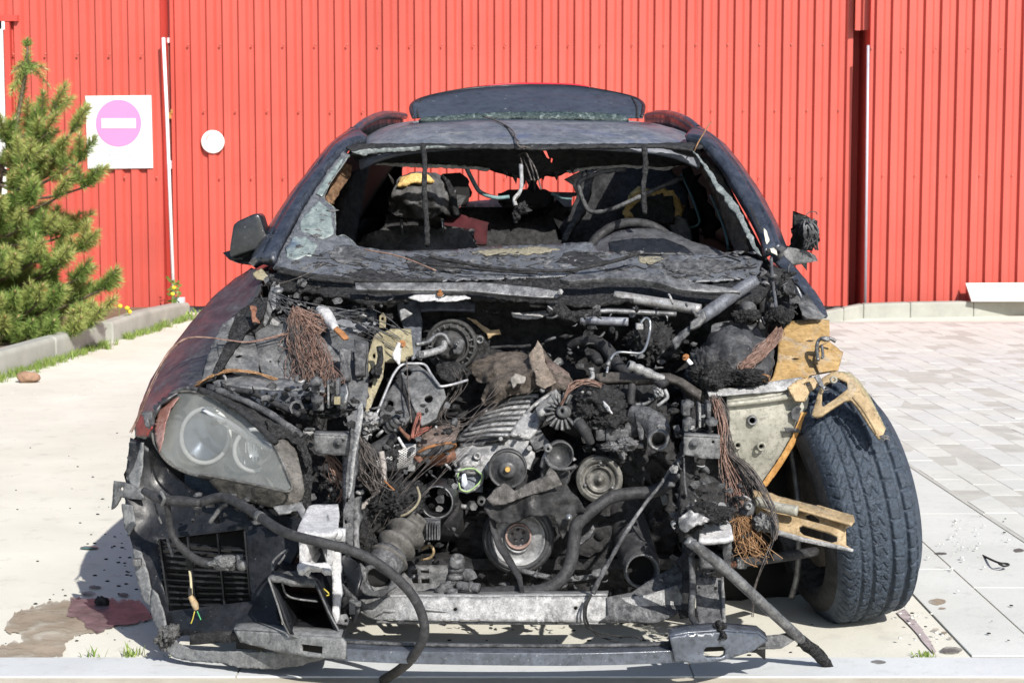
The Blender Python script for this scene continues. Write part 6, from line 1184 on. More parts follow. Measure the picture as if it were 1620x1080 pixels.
part('clip', tubep([(1294, 570, 5.06), (1292, 548, 5.1), (1298, 536, 5.12), (1312, 535, 5.12), (1322, 540, 5.12)], 3, n=7), STEEL, wt)
part('clip', join(tubep([(1300, 546, 5.08), (1302, 562, 5.06), (1300, 566, 5.05)], 2.4, n=6), lumpp(1306, 536, 5.1, 8, 4, .01, amp=.4)), STEEL, wt)
wp = part('inner_wing_panel', sheet([(1150, 626, 4.93), (1220, 618, 4.95), (1276, 612, 4.97), (1280, 630, 4.96), (1276, 650, 4.95), (1262, 692, 4.95), (1236, 734, 4.96), (1210, 769, 4.97), (1196, 756, 4.97), (1184, 738, 4.96), (1154, 712, 4.94), (1150, 668, 4.93)], holes=[circ(1190, 665, 4.5, 4.5, 12), circ(1204.5, 706, 3.2, 3.2, 10), circ(1167, 704, 2.4, 2.4, 8)], sp=7, amp=.002), GALV, solid=.006)
for x, y, r in ((1190, 665, 7), (1204.5, 706, 6.5), (1167, 704, 6)):
    part('pressed_ring', lathe(P(x, y, 4.93), (0, -1, 0), [(PX(r-2.4, 4.93), -.004), (PX(r-2, 4.93), .004), (PX(r, 4.93), .005), (PX(r+1.6, 4.93), -.004)], 18), STEEL if r == 7 else GALV, wp)
part('orange_edge', sheet([(1278, 652, 4.94), (1264, 692, 4.94), (1238, 735, 4.95), (1212, 771, 4.96), (1206, 764, 4.955), (1230, 730, 4.945), (1254, 690, 4.935), (1268, 652, 4.935)], sp=5, amp=.003, rag=.6), burn('orange_heat_edge', (.40, .20, .06), (.58, .33, .12), ash=(.5, .46, .36), ash_amt=.3, scale=16, rough=.6, bumps=.1), wp, solid=.004)
part('panel_swage', tubep([(1150, 640, 4.92), (1210, 633, 4.93), (1262, 625, 4.945)], 5, n=8), GALV, wp)
part('char_marks', join(sheet([(1252, 650, 4.93), (1262, 640, 4.93), (1268, 646, 4.93), (1262, 668, 4.93), (1252, 662, 4.93)], sp=4, amp=.003, rag=1.5), sheet([(1240, 676, 4.93), (1262, 678, 4.93), (1268, 684, 4.93), (1244, 684, 4.93)], sp=4, amp=.003, rag=1.5)), SOOTG, wp, solid=.003)
part('stamped_bracket', sheet([(1246, 612, 4.92), (1262, 600, 4.94), (1290, 596, 4.96), (1298, 606, 4.95), (1280, 622, 4.92), (1274, 634, 4.91), (1258, 634, 4.91)], holes=[circ(1277, 606, 6, 3, 10, -.3)], sp=5, amp=.007), TAN, wt, solid=.008)
arch = part('arch_bracket', sheet([(1284, 656, 4.86), (1290, 636, 4.88), (1297, 612, 4.90), (1300, 598, 4.92), (1316, 588, 4.92), (1330, 588, 4.92), (1346, 596, 4.90), (1360, 610, 4.88), (1376, 634, 4.84), (1392, 664, 4.80), (1400, 680, 4.78), (1396, 690, 4.77), (1390, 694, 4.77), (1376, 674, 4.79), (1358, 646, 4.83), (1346, 632, 4.85), (1336, 633, 4.85), (1318, 644, 4.85), (1300, 656, 4.84), (1290, 659, 4.85)], holes=[[(1300, 622), (1306, 606), (1326, 597), (1340, 604), (1341, 615), (1322, 630), (1303, 643), (1299, 640)]], sp=4.5, amp=.001), TAN, solid=.01)
part('arch_flange', sheet([(1326, 587, 4.93), (1344, 589, 4.93), (1358, 600, 4.91), (1374, 622, 4.87), (1388, 650, 4.83), (1402, 678, 4.79), (1398, 682, 4.78), (1376, 642, 4.83), (1360, 614, 4.87), (1346, 600, 4.9)], sp=4.5, amp=.001), burn('olive_flange', (.20, .17, .10), (.33, .29, .19), ash_amt=.3, scale=14, rough=.6, bumps=.15), arch, solid=.006)
part('arch_rib', tubep([(1350, 628, 4.83), (1366, 648, 4.8), (1382, 674, 4.765), (1388, 686, 4.76)], 3, n=7), TAN, arch)
part('frayed_tip', join(*[tubep([(1392, 690, 4.77), (1398+rp.uniform(-6, 8), 692+rp.uniform(-4, 4), 4.77), (1402+rp.uniform(-8, 8), 694+rp.uniform(-6, 6), 4.77)], 1.2, n=4) for k in range(7)]), GREYS, arch)
part('loose_nut', join(lathe(P(1318, 601, 4.88), (.1, -1, .3), [(PX(3, 4.9), 0), (PX(6, 4.9), 0), (PX(6, 4.9), .008), (PX(3, 4.9), .008)], 14)), GALV, arch)
part('small_hinge', sheet([(1288, 596, 4.9), (1296, 592, 4.9), (1304, 610, 4.88), (1312, 616, 4.87), (1304, 618, 4.87), (1294, 606, 4.89)], holes=[circ(1306, 614, 1.6, 1.6, 8)], sp=4, amp=.003), STEEL, arch, solid=.004)
rail = part('ochre_rail', sheet([(1190, 775, 4.70), (1222, 780, 4.68), (1232, 787, 4.68), (1240, 786, 4.67), (1290, 800, 4.64), (1294, 798, 4.64), (1350, 815, 4.60), (1348, 826, 4.58), (1338, 834, 4.57), (1339, 862, 4.54), (1349, 868, 4.53), (1330, 866, 4.53), (1260, 848, 4.57), (1200, 830, 4.62), (1194, 800, 4.66)], holes=[[(1274, 812), (1284, 810), (1296, 818), (1296, 827), (1284, 824), (1276, 820)], [(1264, 832), (1270, 829), (1314, 842), (1325, 848), (1324, 856), (1316, 858), (1272, 846), (1265, 840)]], sp=5, amp=.0008, rag=.1), TAN, solid=.008)
part('rail_top_flange', sheet([(1190, 774, 4.70), (1220, 779, 4.68), (1231, 784, 4.68), (1290, 799, 4.64), (1350, 814, 4.60), (1352, 822, 4.55), (1347, 829, 4.54), (1290, 812, 4.58), (1230, 795, 4.62), (1192, 786, 4.65)], sp=5, amp=.0008), TAN, rail, solid=.006)
part('rail_rod', tubep([(1196, 792, 4.63), (1230, 802, 4.6), (1262, 808, 4.58)], 8.5, n=12), GALV, rail)
part('ashy_lower_edge', sheet([(1200, 829, 4.60), (1262, 848, 4.55), (1340, 866, 4.51), (1350, 869, 4.51), (1349, 873, 4.51), (1262, 855, 4.55), (1202, 838, 4.60)], sp=5, amp=.003, rag=.6), ASHW, rail, solid=.005)
part('rail_bracket', sheet([(1164, 806, 4.58), (1172, 796, 4.58), (1186, 790, 4.58), (1194, 800, 4.57), (1190, 812, 4.56), (1176, 814, 4.56)], sp=4, amp=.004), SOOTG, rail, solid=.02)
part('bracket_bush', lathe(P(1184, 800, 4.54), (0, -1, .1), [(0, 0), (PX(3, 4.54), 0), (PX(3.4, 4.54), .006), (PX(6, 4.54), .006), (PX(7.5, 4.54), -.01)], 16), STEEL, rail)
part('bracket_char', join(lumpp(1206, 826, 4.54, 18, 14, .03, amp=.5, seed=6), tubep([(1200, 815, 4.55), (1218, 830, 4.52), (1226, 850, 4.5)], 4, n=7, wob=.6)), GREYS, rail)
part('link_rod', tubep([(1148, 892, 4.62), (1180, 888, 4.66), (1240, 880, 4.74), (1290, 872, 4.85)], 8, n=10), SOOT)
part('rod_collar', join(boxp(1166, 884, 1182, 900, 4.6, .03)), GREYS, smooth=False, bevel=.004)
part('rod_boot', tubep([(1150, 893, 4.6), (1164, 892, 4.61)], 5, n=8, k=1), RUST)

# ---- fuse boxes and bracket plates
for (x0, y0, x1, y1), Y in (((1082, 690, 1139, 725), 4.62), ((497, 688, 552, 720), 4.62)):
    bp = part('lock_bracket', sheet([(x0, y0, Y), (x1, y0+3, Y), (x1, y1, Y), (x0+30, y1, Y), (x0, y1-6, Y)], holes=[circ(x1-11, y0+9, 2.4, 2.4, 8)], sp=7, amp=.002, rag=.4), GREYS, solid=.012)
    part('bracket_bolt', lathe(P(x0+(16 if x0 > 800 else 38), y0+12, Y-.005), (0, -1, 0), [(0, .008), (PX(3, Y), .008), (PX(3, Y), .002), (PX(7, Y), .002), (PX(7.4, Y), -.004)], 12), SOOTG, bp)
    part('bracket_shelf', ruled([P(x0, y0, Y), P(x1, y0+3, Y)], [P(x0+2, y0-5, Y+.10), P(x1, y0-3, Y+.10)], 6, 3, .002), GREYS, bp, solid=.006)
for (bx, by), Y, k0 in (((1080, 636), 4.68, 0), ((492, 600), 4.72, 1)):
    for dx, dy, ww, hh in ((0, 0, 12, 22), (2, 30, 18, 20), (24, 2, 5, 44), (31, 6, 5, 34), (38, 0, 7, 26), (40, 28, 16, 20)):
        part('relay_remnant', boxp(bx+dx, by+dy, bx+dx+ww, by+dy+hh, Y+rp.uniform(-.02, .03), .05), (SOOT, SOOTG, SOOTG)[rp.randrange(3)], smooth=False, bevel=.004)
    part('bare_contact', boxp(bx+26, by+8, bx+29, by+40, Y-.03, .01), ALU, smooth=False)
    for dx, dy in ((8, 2), (10, 30), (46, 30)):
        part('melted_stud', lathe(P(bx+dx, by+dy, Y-.03), (0, -.35, 1), [(0, .01), (PX(4, Y), .01), (PX(5, Y), .004), (PX(10, Y), .002), (PX(10, Y), -.006)], 14), SOOTG)
    part('melted_tray', lumpp(bx+30, by+50, Y+.05, 34, 10, .05, amp=.4, seed=k0), CRUST)
part('slotted_strip', sheet([(538, 612, 4.68), (546, 606, 4.68), (550, 620, 4.66), (545, 640, 4.66), (536, 636, 4.67)], sp=4, amp=.004, rag=.6), STEEL, solid=.01)
part('contact_block', boxp(528, 628, 538, 640, 4.64, .02), KHAKI, smooth=False, bevel=.002)

# ---- engine: head, covers, pulleys
head_ = part('cylinder_head', sheet([(714, 728, 4.92), (718, 712, 4.94), (732, 706, 4.95), (760, 702, 4.95), (800, 690, 4.95), (812, 680, 4.96), (836, 678, 4.96), (842, 692, 4.94), (834, 704, 4.93), (846, 716, 4.92), (846, 730, 4.91), (838, 742, 4.90), (826, 740, 4.90), (800, 752, 4.90), (770, 740, 4.9), (742, 724, 4.91), (720, 738, 4.91)], sp=5, amp=.008, rag=.8, seed=2), ALU, solid=.05)
part('head_slope', sheet([(722, 694, 4.97), (732, 706, 4.945), (766, 700, 4.945), (800, 688, 4.95), (830, 684, 4.95), (846, 664, 4.98), (866, 640, 5.03), (876, 618, 5.08), (866, 614, 5.1), (830, 626, 5.12), (790, 640, 5.12), (764, 654, 5.08), (742, 672, 5.03)], sp=6, amp=.006, rag=.5), SOOTG, head_, solid=.02)
for k in range(8):
    t = k/7
    a = P(724+t*58, 697-t*58, 4.955+t*.15); b = P(806+t*46, 688-t*62, 4.935+t*.14); mdl = a.lerp(b, .5)+Vector((0, -.012, .008))
    part('intake_rib', tube([a, mdl, b], [PX(2.4, 5), PX(3.3, 5), PX(5, 5)], 8, k=4, wob=.25), ALU if k % 3 else STEEL, head_)
    part('intake_slot', tube([a.lerp(b, .55)+Vector((0, -.006, -.012)), a.lerp(b, .93)+Vector((0, -.006, -.012))], [PX(1.6, 5), PX(3.6, 5)], 6, k=1), BLACK, head_)
part('head_edge_rail', tubep([(766, 652, 5.06), (800, 636, 5.09), (836, 622, 5.1), (868, 612, 5.09)], 3, n=7), STEEL, head_)
part('head_cheek', sheet([(806, 688, 4.93), (812, 676, 4.94), (826, 656, 4.97), (846, 636, 5.0), (868, 620, 5.04), (880, 614, 5.05), (884, 622, 5.02), (868, 642, 4.98), (856, 662, 4.95), (848, 684, 4.93), (838, 694, 4.92)], holes=[[(836, 650), (844, 640), (854, 634), (852, 640), (842, 654)], [(858, 630), (870, 622), (872, 626), (862, 636)]], sp=5, amp=.006, rag=.6), ALU, head_, solid=.02)
for x, y, r in ((755, 721, 6), (792, 694, 3.4), (837, 709, 4.5), (858, 617, 4), (822, 687, 3)):
    part('bolt_head', lathe(P(x, y, 4.90 if y > 680 else 5.0), (0, -1, .15), [(0, 0 if r == 6 else .012), (PX(r*.55, 4.9), 0 if r == 6 else .012), (PX(r*.6, 4.9), .012), (PX(r, 4.9), .011), (PX(r*1.15, 4.9), -.012)], 14), ALU, head_)
part('dark_cover', sheet([(832, 672, 4.95), (846, 664, 4.95), (862, 690, 4.93), (870, 700, 4.92), (846, 712, 4.91), (836, 692, 4.93)], sp=5, amp=.004), SOOTG, head_, solid=.01)
part('grey_stay', sheet([(848, 644, 4.93), (862, 632, 4.95), (878, 622, 4.96), (880, 632, 4.95), (868, 650, 4.93), (860, 664, 4.92), (850, 662, 4.92)], sp=5, amp=.004), GREYS, head_, solid=.015)
part('stay_boss', lathe(P(857, 652, 4.9), (0, -1, .1), [(0, .012), (PX(4, 4.9), .012), (PX(7, 4.9), .008), (PX(8.5, 4.9), -.01)], 16), ALU, head_)
th = part('thermostat_housing', join(lumpp(744, 736, 4.93, 24, 18, .04, amp=.15, seed=2, rough=.05), sheet([(720, 752, 4.88), (722, 742, 4.89), (735, 735, 4.9), (750, 735, 4.9), (764, 742, 4.89), (766, 752, 4.88), (763, 764, 4.87), (752, 775, 4.87), (738, 780, 4.87), (726, 776, 4.87), (722, 764, 4.88)], holes=[[(725, 752), (728, 746), (738, 742), (750, 742), (758, 748), (761, 754), (758, 762), (749, 770), (738, 775), (729, 772), (727, 762)]], sp=5, amp=.002)), ALU, solid=.012)
part('green_gasket', tubep([(x, y, 4.868) for x, y in [(724, 752), (728, 744), (738, 741), (750, 741), (757, 746), (763, 752), (759, 762), (751, 770), (740, 777), (729, 774), (726, 763), (724, 752)]], 1.3, n=6), plain('green_gasket', (.28, .42, .18), .6, 0, .3, 60), th)
part('port_inside', sheet([(722, 742, 4.92), (764, 742, 4.92), (764, 778, 4.90), (722, 778, 4.90)], sp=6, amp=.008), burn('blue_grey_port', (.10, .115, .135), (.20, .22, .25), ash=(.45, .47, .5), ash_amt=.3, scale=20, rough=.4, bumps=.2), th, solid=.01)
part('port_vane', sheet([(731, 750, 4.885), (736, 747, 4.885), (740, 764, 4.88), (735, 772, 4.88), (730, 768, 4.88)], sp=5, amp=.001), plain('pale_vane', (.42, .45, .52), .4, 0, .15), th, solid=.006)
part('pipe_nipple', tubep([(722, 792, 4.9), (728, 800, 4.89), (744, 802, 4.88)], 4, n=9), ALU, th)
part('nipple_nut', join(lathe(P(748, 800, 4.86), (.2, -1, 0), [(0, .012), (PX(6.5, 4.86), .012), (PX(7.5, 4.86), 0), (PX(7.5, 4.86), -.02)], 6), lathe(P(762, 793, 4.87), (0, -1, 0), [(PX(3, 4.86), 0), (PX(7, 4.86), 0), (PX(8, 4.86), -.02)], 12)), GREYS, th, smooth=False)
def pulley(x, y, Y, prof, mat, name='pulley', ax=(0, -1, .06), n=48):
    return part(name, lathe(P(x, y, Y), ax, [(PX(r, Y), h) for r, h in prof], n), mat, eng)
DARKM = burn('dull_black_pulley', (.035, .036, .038), (.085, .086, .09), ash=(.22, .22, .22), ash_amt=.3, scale=14, rough=.45, metal=.2, bumps=.1)
p1 = pulley(803, 741, 4.84, [(0, .034), (10, .034), (14, .03), (14.5, .022), (26, .018), (28, .014), (28.5, .020), (31, .020), (31.5, .006), (30, .0), (31.5, -.008), (30, -.014), (31.5, -.022), (31, -.04)], DARKM, 'water_pump_pulley')
part('centre_bolt', lathe(P(803, 742, 4.80), (0, -1, .06), [(0, .008), (PX(4, 4.8), .008), (PX(5, 4.8), .005), (PX(5, 4.8), -.01)], 8), BRASS, p1, smooth=False)
p2 = pulley(886, 718, 4.86, [(0, .004), (10, .004), (11, .008), (18, .010), (19, .024), (21.5, .026), (22, .0), (21, -.01), (22, -.03)], DARKM, 'idler_pulley')
p3 = pulley(878, 752, 4.88, [(0, .01), (9, .01), (16, .012), (20, .02), (22, .02), (23, -.01), (25, -.01), (25, -.03)], DARKM, 'idler_pulley')
p4 = pulley(948, 757, 4.86, [(0, .030), (3, .030), (3.5, .022), (7, .02), (7.5, .014), (18, .010), (19, .020), (21, .02), (22, .012), (27, .012), (28, .022), (33, .024), (35, .018), (37, .02), (37.5, -.01), (36, -.014), (37.5, -.02), (37, -.05)], burn('grey_clutch_plate', (.07, .068, .062), (.19, .185, .17), ash=(.33, .32, .30), ash_amt=.4, spot=(.025, .025, .025), spot_amt=.35, scale=14, rough=.5, metal=.3, bumps=.15), 'compressor_pulley')
for a in (.6, 2.7, 4.8): part('clutch_rivet', lathe(P(948+25*math.cos(a), 757+25*math.sin(a), 4.835), (0, -1, 0), [(0, .006), (PX(2.2, 4.84), .005), (PX(3, 4.84), 0)], 10), STEEL, p4)
p5 = pulley(820, 852, 4.82, [(0, -.03), (16, -.03), (18, -.028), (18.5, .012), (21.5, .014), (22, .002), (40, .006), (42, .012), (44, .004), (49, .006), (50, -.004), (52, .0), (53.5, -.008), (55, .0), (56, -.01), (57, -.002), (57.5, -.05)], burn('silver_crank_pulley', (.16, .16, .165), (.36, .365, .37), ash=(.52, .52, .53), ash_amt=.35, spot=(.05, .05, .052), spot_amt=.45, scale=12, rough=.5, metal=.3, bumps=.25), 'crank_pulley')
part('pulley_rim', lathe(P(820, 852, 4.812), (0, -1, .06), [(PX(43, 4.82), -.004), (PX(45, 4.82), .006), (PX(50, 4.82), .004), (PX(51, 4.82), -.004), (PX(53, 4.82), .002), (PX(55, 4.82), -.006), (PX(58, 4.82), -.01), (PX(58, 4.82), -.06)], 56), DARKM, p5)
part('hub_lip', lathe(P(820, 848, 4.806), (0, -1, .06), [(PX(18, 4.8), -.03), (PX(18.4, 4.8), .004), (PX(21, 4.8), .004), (PX(21.5, 4.8), -.01)], 36), burn('reddish_hub', (.20, .13, .11), (.33, .24, .21), ash_amt=.3, scale=30, rough=.5, bumps=.2), p5)
for a in range(5): part('hub_bolt', lathe(P(820+9*math.cos(a*1.257-.4), 846+9*math.sin(a*1.257-.4), 4.835), (0, -1, 0), [(0, .01), (PX(2.4, 4.84), .009), (PX(3, 4.84), 0)], 8), SOOTG, p5)
part('tensioner_arm', join(tubep([(870, 708, 4.86), (862, 724, 4.85), (858, 738, 4.86)], 4.5, n=8), lathe(P(867, 709, 4.84), (0, -1, 0), [(PX(2.5, 4.84), .012), (PX(6, 4.84), .014), (PX(7.5, 4.84), -.01)], 14)), ALU, eng)
part('tensioner_arm', tubep([(862, 722, 4.84), (872, 738, 4.83), (892, 742, 4.83), (910, 738, 4.84)], 3, n=7), SOOTG, eng)
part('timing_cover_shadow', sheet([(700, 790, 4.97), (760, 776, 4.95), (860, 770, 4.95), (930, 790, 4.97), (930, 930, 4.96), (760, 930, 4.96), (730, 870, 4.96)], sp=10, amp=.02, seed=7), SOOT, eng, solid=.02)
part('torn_shield', sheet([(766, 806, 4.76), (770, 788, 4.77), (782, 774, 4.78), (798, 763, 4.78), (806, 769, 4.78), (812, 776, 4.77), (828, 772, 4.76), (842, 760, 4.76), (862, 752, 4.76), (870, 739, 4.77), (880, 748, 4.76), (886, 756, 4.75), (894, 762, 4.75), (902, 776, 4.74), (914, 786, 4.74), (922, 800, 4.74), (928, 808, 4.74), (918, 812, 4.74), (906, 812, 4.73), (900, 822, 4.74), (896, 842, 4.76), (890, 852, 4.77), (884, 838, 4.76), (878, 820, 4.74), (866, 814, 4.73), (846, 816, 4.73), (826, 820, 4.74), (806, 828, 4.75), (788, 826, 4.76), (776, 818, 4.76)], sp=4.5, amp=.02, rag=1.2, freq=20, seed=3), burn('torn_black_shield', (.014, .014, .015), (.045, .045, .046), ash=(.24, .235, .23), ash_amt=.4, scale=16, rough=.7, bumps=.6), solid=.005)
part('shield_upper_flap', sheet([(770, 788, 4.75), (782, 774, 4.76), (798, 763, 4.765), (806, 769, 4.765), (814, 777, 4.755), (842, 760, 4.745), (862, 752, 4.745), (870, 739, 4.755), (880, 748, 4.745), (890, 766, 4.735), (876, 772, 4.73), (850, 780, 4.73), (826, 786, 4.74), (800, 796, 4.75), (780, 800, 4.755)], sp=4.5, amp=.012, rag=1.2, freq=26, seed=6), burn('grey_torn_felt', (.06, .058, .055), (.16, .15, .145), ash=(.30, .28, .26), ash_amt=.4, spot=(.30, .21, .10), spot_amt=.12, scale=26, rough=.85, bumps=.8), solid=.005)
part('shield_bolt', lathe(P(900, 818, 4.72), (0, -1, 0), [(0, .012), (PX(3, 4.72), .012), (PX(3.4, 4.72), .004), (PX(5.6, 4.72), .003), (PX(5.6, 4.72), -.004)], 10), CHROME)
part('drive_belt', ruled([P(*q) for q in [(770, 800, 4.78), (775, 838, 4.78), (786, 868, 4.76), (802, 892, 4.72), (818, 918, 4.66), (823, 940, 4.58), (816, 958, 4.5)]], [P(*q) for q in [(778, 798, 4.79), (783, 832, 4.79), (796, 862, 4.77), (812, 888, 4.73), (826, 914, 4.67), (829, 940, 4.59), (818, 962, 4.5)]], 40, 2, .001), HOSE, solid=.005)
part('coolant_hose', tubep([(1066, 752, 4.85), (1052, 768, 4.82), (1030, 778, 4.8), (1000, 780, 4.8), (968, 786, 4.78), (946, 800, 4.77), (926, 816, 4.76), (912, 832, 4.75), (908, 856, 4.74), (905, 880, 4.72), (896, 905, 4.7), (878, 924, 4.68), (850, 935, 4.66), (815, 936, 4.66), (770, 938, 4.68), (700, 942, 4.7)], 10.5, n=14, k=6, wob=.05), HOSE)
part('flat_pipe', tubep([(806, 896, 4.82), (840, 906, 4.8), (880, 914, 4.8), (920, 914, 4.8), (960, 905, 4.84)], 4.5, n=8), SOOTG)
part('brace_blade', sheet([(912, 856, 4.8), (930, 842, 4.8), (938, 830, 4.8), (940, 836, 4.8), (932, 850, 4.79), (916, 862, 4.79)], sp=5, amp=.002), SOOTG, solid=.008)
part('compressor_body', join(lathe(P(956, 846, 4.95), (-.2, -1, 0), [(0, .05), (PX(20, 4.9), .05), (PX(28, 4.9), .03), (PX(30, 4.9), -.1)], 28), lathe(P(950, 845, 4.9), (-.2, -1, 0), [(0, .02), (PX(7, 4.9), .018), (PX(9, 4.9), -.01)], 18)), SOOT)

# ---- left of the engine: turbo, intake hoses, char
can = part('rusted_heat_shield', sheet([(660, 700, 4.92), (668, 686, 4.95), (690, 674, 4.99), (716, 668, 5.02), (728, 664, 5.02), (726, 680, 4.97), (720, 696, 4.93), (700, 704, 4.90), (678, 712, 4.88), (662, 714, 4.88)], sp=5, amp=.006, ctrl=[(690, 690, 4.90)]), burn('pinkish_brown_steel', (.10, .075, .065), (.22, .175, .155), ash=(.32, .28, .26), ash_amt=.35, spot=(.26, .12, .07), spot_amt=.3, scale=12, rough=.55, metal=.15, bumps=.2), solid=.012)
ring = [P(690+31*math.cos(a)*.98+5*math.sin(a), 712+7*math.sin(a)-9*math.cos(a), 4.84+.03*math.sin(a)) for a in [k*2*math.pi/30 for k in range(31)]]
part('rusty_ring', tube(ring, PX(2.4, 4.84), 7, k=1, caps=False), ORANGE, can)
part('ring_mouth', sheet([(690+29*math.cos(a)*.98+5*math.sin(a), 712+6*math.sin(a)-9*math.cos(a), 4.85) for a in [k*2*math.pi/24 for k in range(24)]], sp=5, amp=.006), SOOTG, can, solid=.004)
part('pipe_below', join(tubep([(664, 716, 4.9), (690, 724, 4.92), (716, 716, 4.94)], 14, n=12)), RUST, can)
part('rust_tab', sheet([(655, 722, 4.83), (662, 716, 4.84), (670, 728, 4.83), (667, 734, 4.82)], sp=4, amp=.003), RUST, can, solid=.01)
# braided sleeve: many fine crossing strands
bs = []
for k in range(30):
    for sgn in (1, -1):
        pts = []
        for j in range(9):
            t = j/8; ang = sgn*t*2.4+k*math.pi/15; cx_, cy_, cY = 594+t*64, 728-t*9, 4.84+t*.03
            rr_ = 16+4*math.sin(t*3)
            pts.append((cx_, cy_+rr_*math.sin(ang), cY-.03*math.cos(ang)))
        bs.append(tubep(pts, .8, n=4, k=2))
br = part('braided_sleeve', tubep([(590, 730, 4.85), (620, 722, 4.86), (664, 722, 4.88)], [14, 17, 15], n=14), SOOTG)
kind(part('braid_strands', join(*bs), burn('silver_braid', (.40, .40, .40), (.62, .62, .62), ash_amt=.3, scale=50, rough=.4, metal=.4, bumps=0), br), 'stuff')
part('pipe_elbow', tubep([(622, 690, 4.84), (612, 700, 4.82), (594, 712, 4.80), (578, 724, 4.80), (570, 740, 4.82), (566, 756, 4.84)], [9, 11, 12, 12, 11, 10], n=12, wob=.08), HOSE)
part('ribbed_boot', lathe(P(622, 672, 4.84), (.5, -.5, .6), [(PX(3, 4.84), .03), (PX(9, 4.84), .028), (PX(6, 4.84), .02), (PX(12, 4.84), .014), (PX(8, 4.84), .006), (PX(14, 4.84), 0), (PX(9, 4.84), -.008), (PX(14, 4.84), -.016), (PX(6, 4.84), -.03)], 18), SOOTG)
part('sensor_rod', tubep([(630, 674, 4.83), (640, 686, 4.82), (650, 694, 4.82)], [2.5, 3, 5], n=8), RUST)
part('melted_alloy', join(lumpp(586, 666, 4.84, 16, 12, .03, amp=.6, seed=7), lumpp(580, 684, 4.84, 10, 12, .03, amp=.6, seed=9), tubep([(590, 672, 4.82), (602, 664, 4.82), (612, 660, 4.83)], 3.2, n=7, wob=.4), tubep([(596, 690, 4.82), (606, 680, 4.82)], 3, n=7, wob=.4)), ALU)
part('pale_stalk', tubep([(630, 692, 4.8), (636, 702, 4.79), (640, 708, 4.79)], 2.6, n=7), WHALU)
part('frayed_pipe', tubep([(603, 714, 4.76), (607, 740, 4.75), (606, 766, 4.74), (596, 784, 4.73), (586, 796, 4.72), (574, 806, 4.72)], [5, 5, 5.5, 7, 9, 10], n=10, wob=.25), burn('pale_scorched_pipe', (.22, .20, .19), (.44, .41, .38), ash_amt=.4, spot=(.06, .08, .14), spot_amt=.3, scale=26, rough=.6, bumps=.5))
ch = part('intake_char', join(lumpp(632, 796, 4.68, 38, 30, .08, amp=.35, seed=3, sub=5, rough=.3), lumpp(606, 806, 4.68, 24, 20, .05, amp=.4, seed=5, rough=.3), lumpp(655, 778, 4.72, 22, 16, .05, amp=.4, seed=15, rough=.3)), CRUST)
bell = []
path = crom([P(x, y, Y) for x, y, Y in [(652, 830, 4.64), (640, 846, 4.61), (624, 868, 4.575), (612, 888, 4.55)]], 14)
rad = [PX(28 + 5.5*math.cos(i/len(path)*3.5*2*math.pi), 4.6) for i in range(len(path))]
bel = part('bellows_hose', tube(path, rad, 28, k=1), burn('grey_rubber_bellows', (.055, .052, .048), (.12, .115, .108), ash=(.22, .21, .20), ash_amt=.35, scale=14, rough=.6, bumps=.15))
part('bellows_cuff', tubep([(618, 880, 4.56), (606, 896, 4.53), (600, 905, 4.52)], [30, 29, 28], n=26, k=3), SOOTG, bel)
part('cuff_mouth', lathe(P(598, 917, 4.50), (-.15, -1, -.28), [(PX(29, 4.5), -.06), (PX(27, 4.5), .0), (PX(23, 4.5), .004), (PX(20, 4.5), -.004), (PX(17, 4.5), -.05)], 28), GREYS, bel)
part('mouth_dark', sheet([(x, y, 4.52) for x, y in circ(596, 912, 21, 15, 18)], sp=8, amp=.004), BLACK, bel, solid=.004)
part('cuff_collar', sheet([(556, 905, 4.52), (570, 890, 4.52), (580, 900, 4.5), (576, 918, 4.48), (590, 934, 4.47), (612, 930, 4.47), (620, 920, 4.48), (628, 926, 4.48), (604, 944, 4.46), (578, 940, 4.47), (560, 926, 4.5)], sp=5, amp=.005, rag=.8), GREYS, bel, solid=.012)
part('ribbed_knob', join(*[box(P(676+k*4.2, 838+k*.4, 4.62), (PX(2.6, 4.62), .05, PX(28-k*1.2, 4.62))) for k in range(5)]+[boxp(664, 824, 696, 854, 4.63, .05)]), SOOTG, smooth=False, bevel=.003)
part('hose_clip_band', tubep([(668, 868, 4.72), (680, 862, 4.7), (686, 872, 4.7), (680, 882, 4.71), (666, 884, 4.72)], 2.4, n=6), TAN)
pm_ = part('turbo_mouth', lathe(P(691, 794, 4.76), (-.05, -1, .05), [(PX(23, 4.76), -.14), (PX(23, 4.76), -.004), (PX(24, 4.76), .008), (PX(27, 4.76), .01), (PX(28.5, 4.76), 0), (PX(29.5, 4.76), -.05), (PX(31, 4.76), -.08), (PX(29, 4.76), -.14)], 36), burn('dark_mouth', (.014, .014, .016), (.035, .036, .04), ash=(.2, .2, .21), ash_amt=.15, scale=20, rough=.3, bumps=.1, spec=.6))
part('bright_lip', lathe(P(691, 794, 4.752), (-.05, -1, .05), [(PX(23.5, 4.76), -.004), (PX(24.5, 4.76), .003), (PX(26, 4.76), .003), (PX(26.5, 4.76), -.003)], 36), STEEL, pm_)
part('mouth_bottom', lathe(P(691, 794, 4.89), (0, -1, 0), [(0, 0), (PX(24, 4.8), 0)], 20), BLACK, pm_)
part('turbo_body', tubep([(692, 798, 4.86), (700, 815, 4.92), (708, 830, 4.98)], [34, 38, 30], n=18), SOOT, pm_)
va = part('valve_assembly', tubep([(723, 886, 4.6), (721, 904, 4.61), (718, 920, 4.62)], [13, 12, 14], n=14), SOOTG)
part('valve_top', lathe(P(723, 886, 4.59), (.1, -.5, 1), [(PX(5, 4.6), -.01), (PX(6, 4.6), .012), (PX(11, 4.6), .01), (PX(13, 4.6), -.01)], 14), GREYS, va)
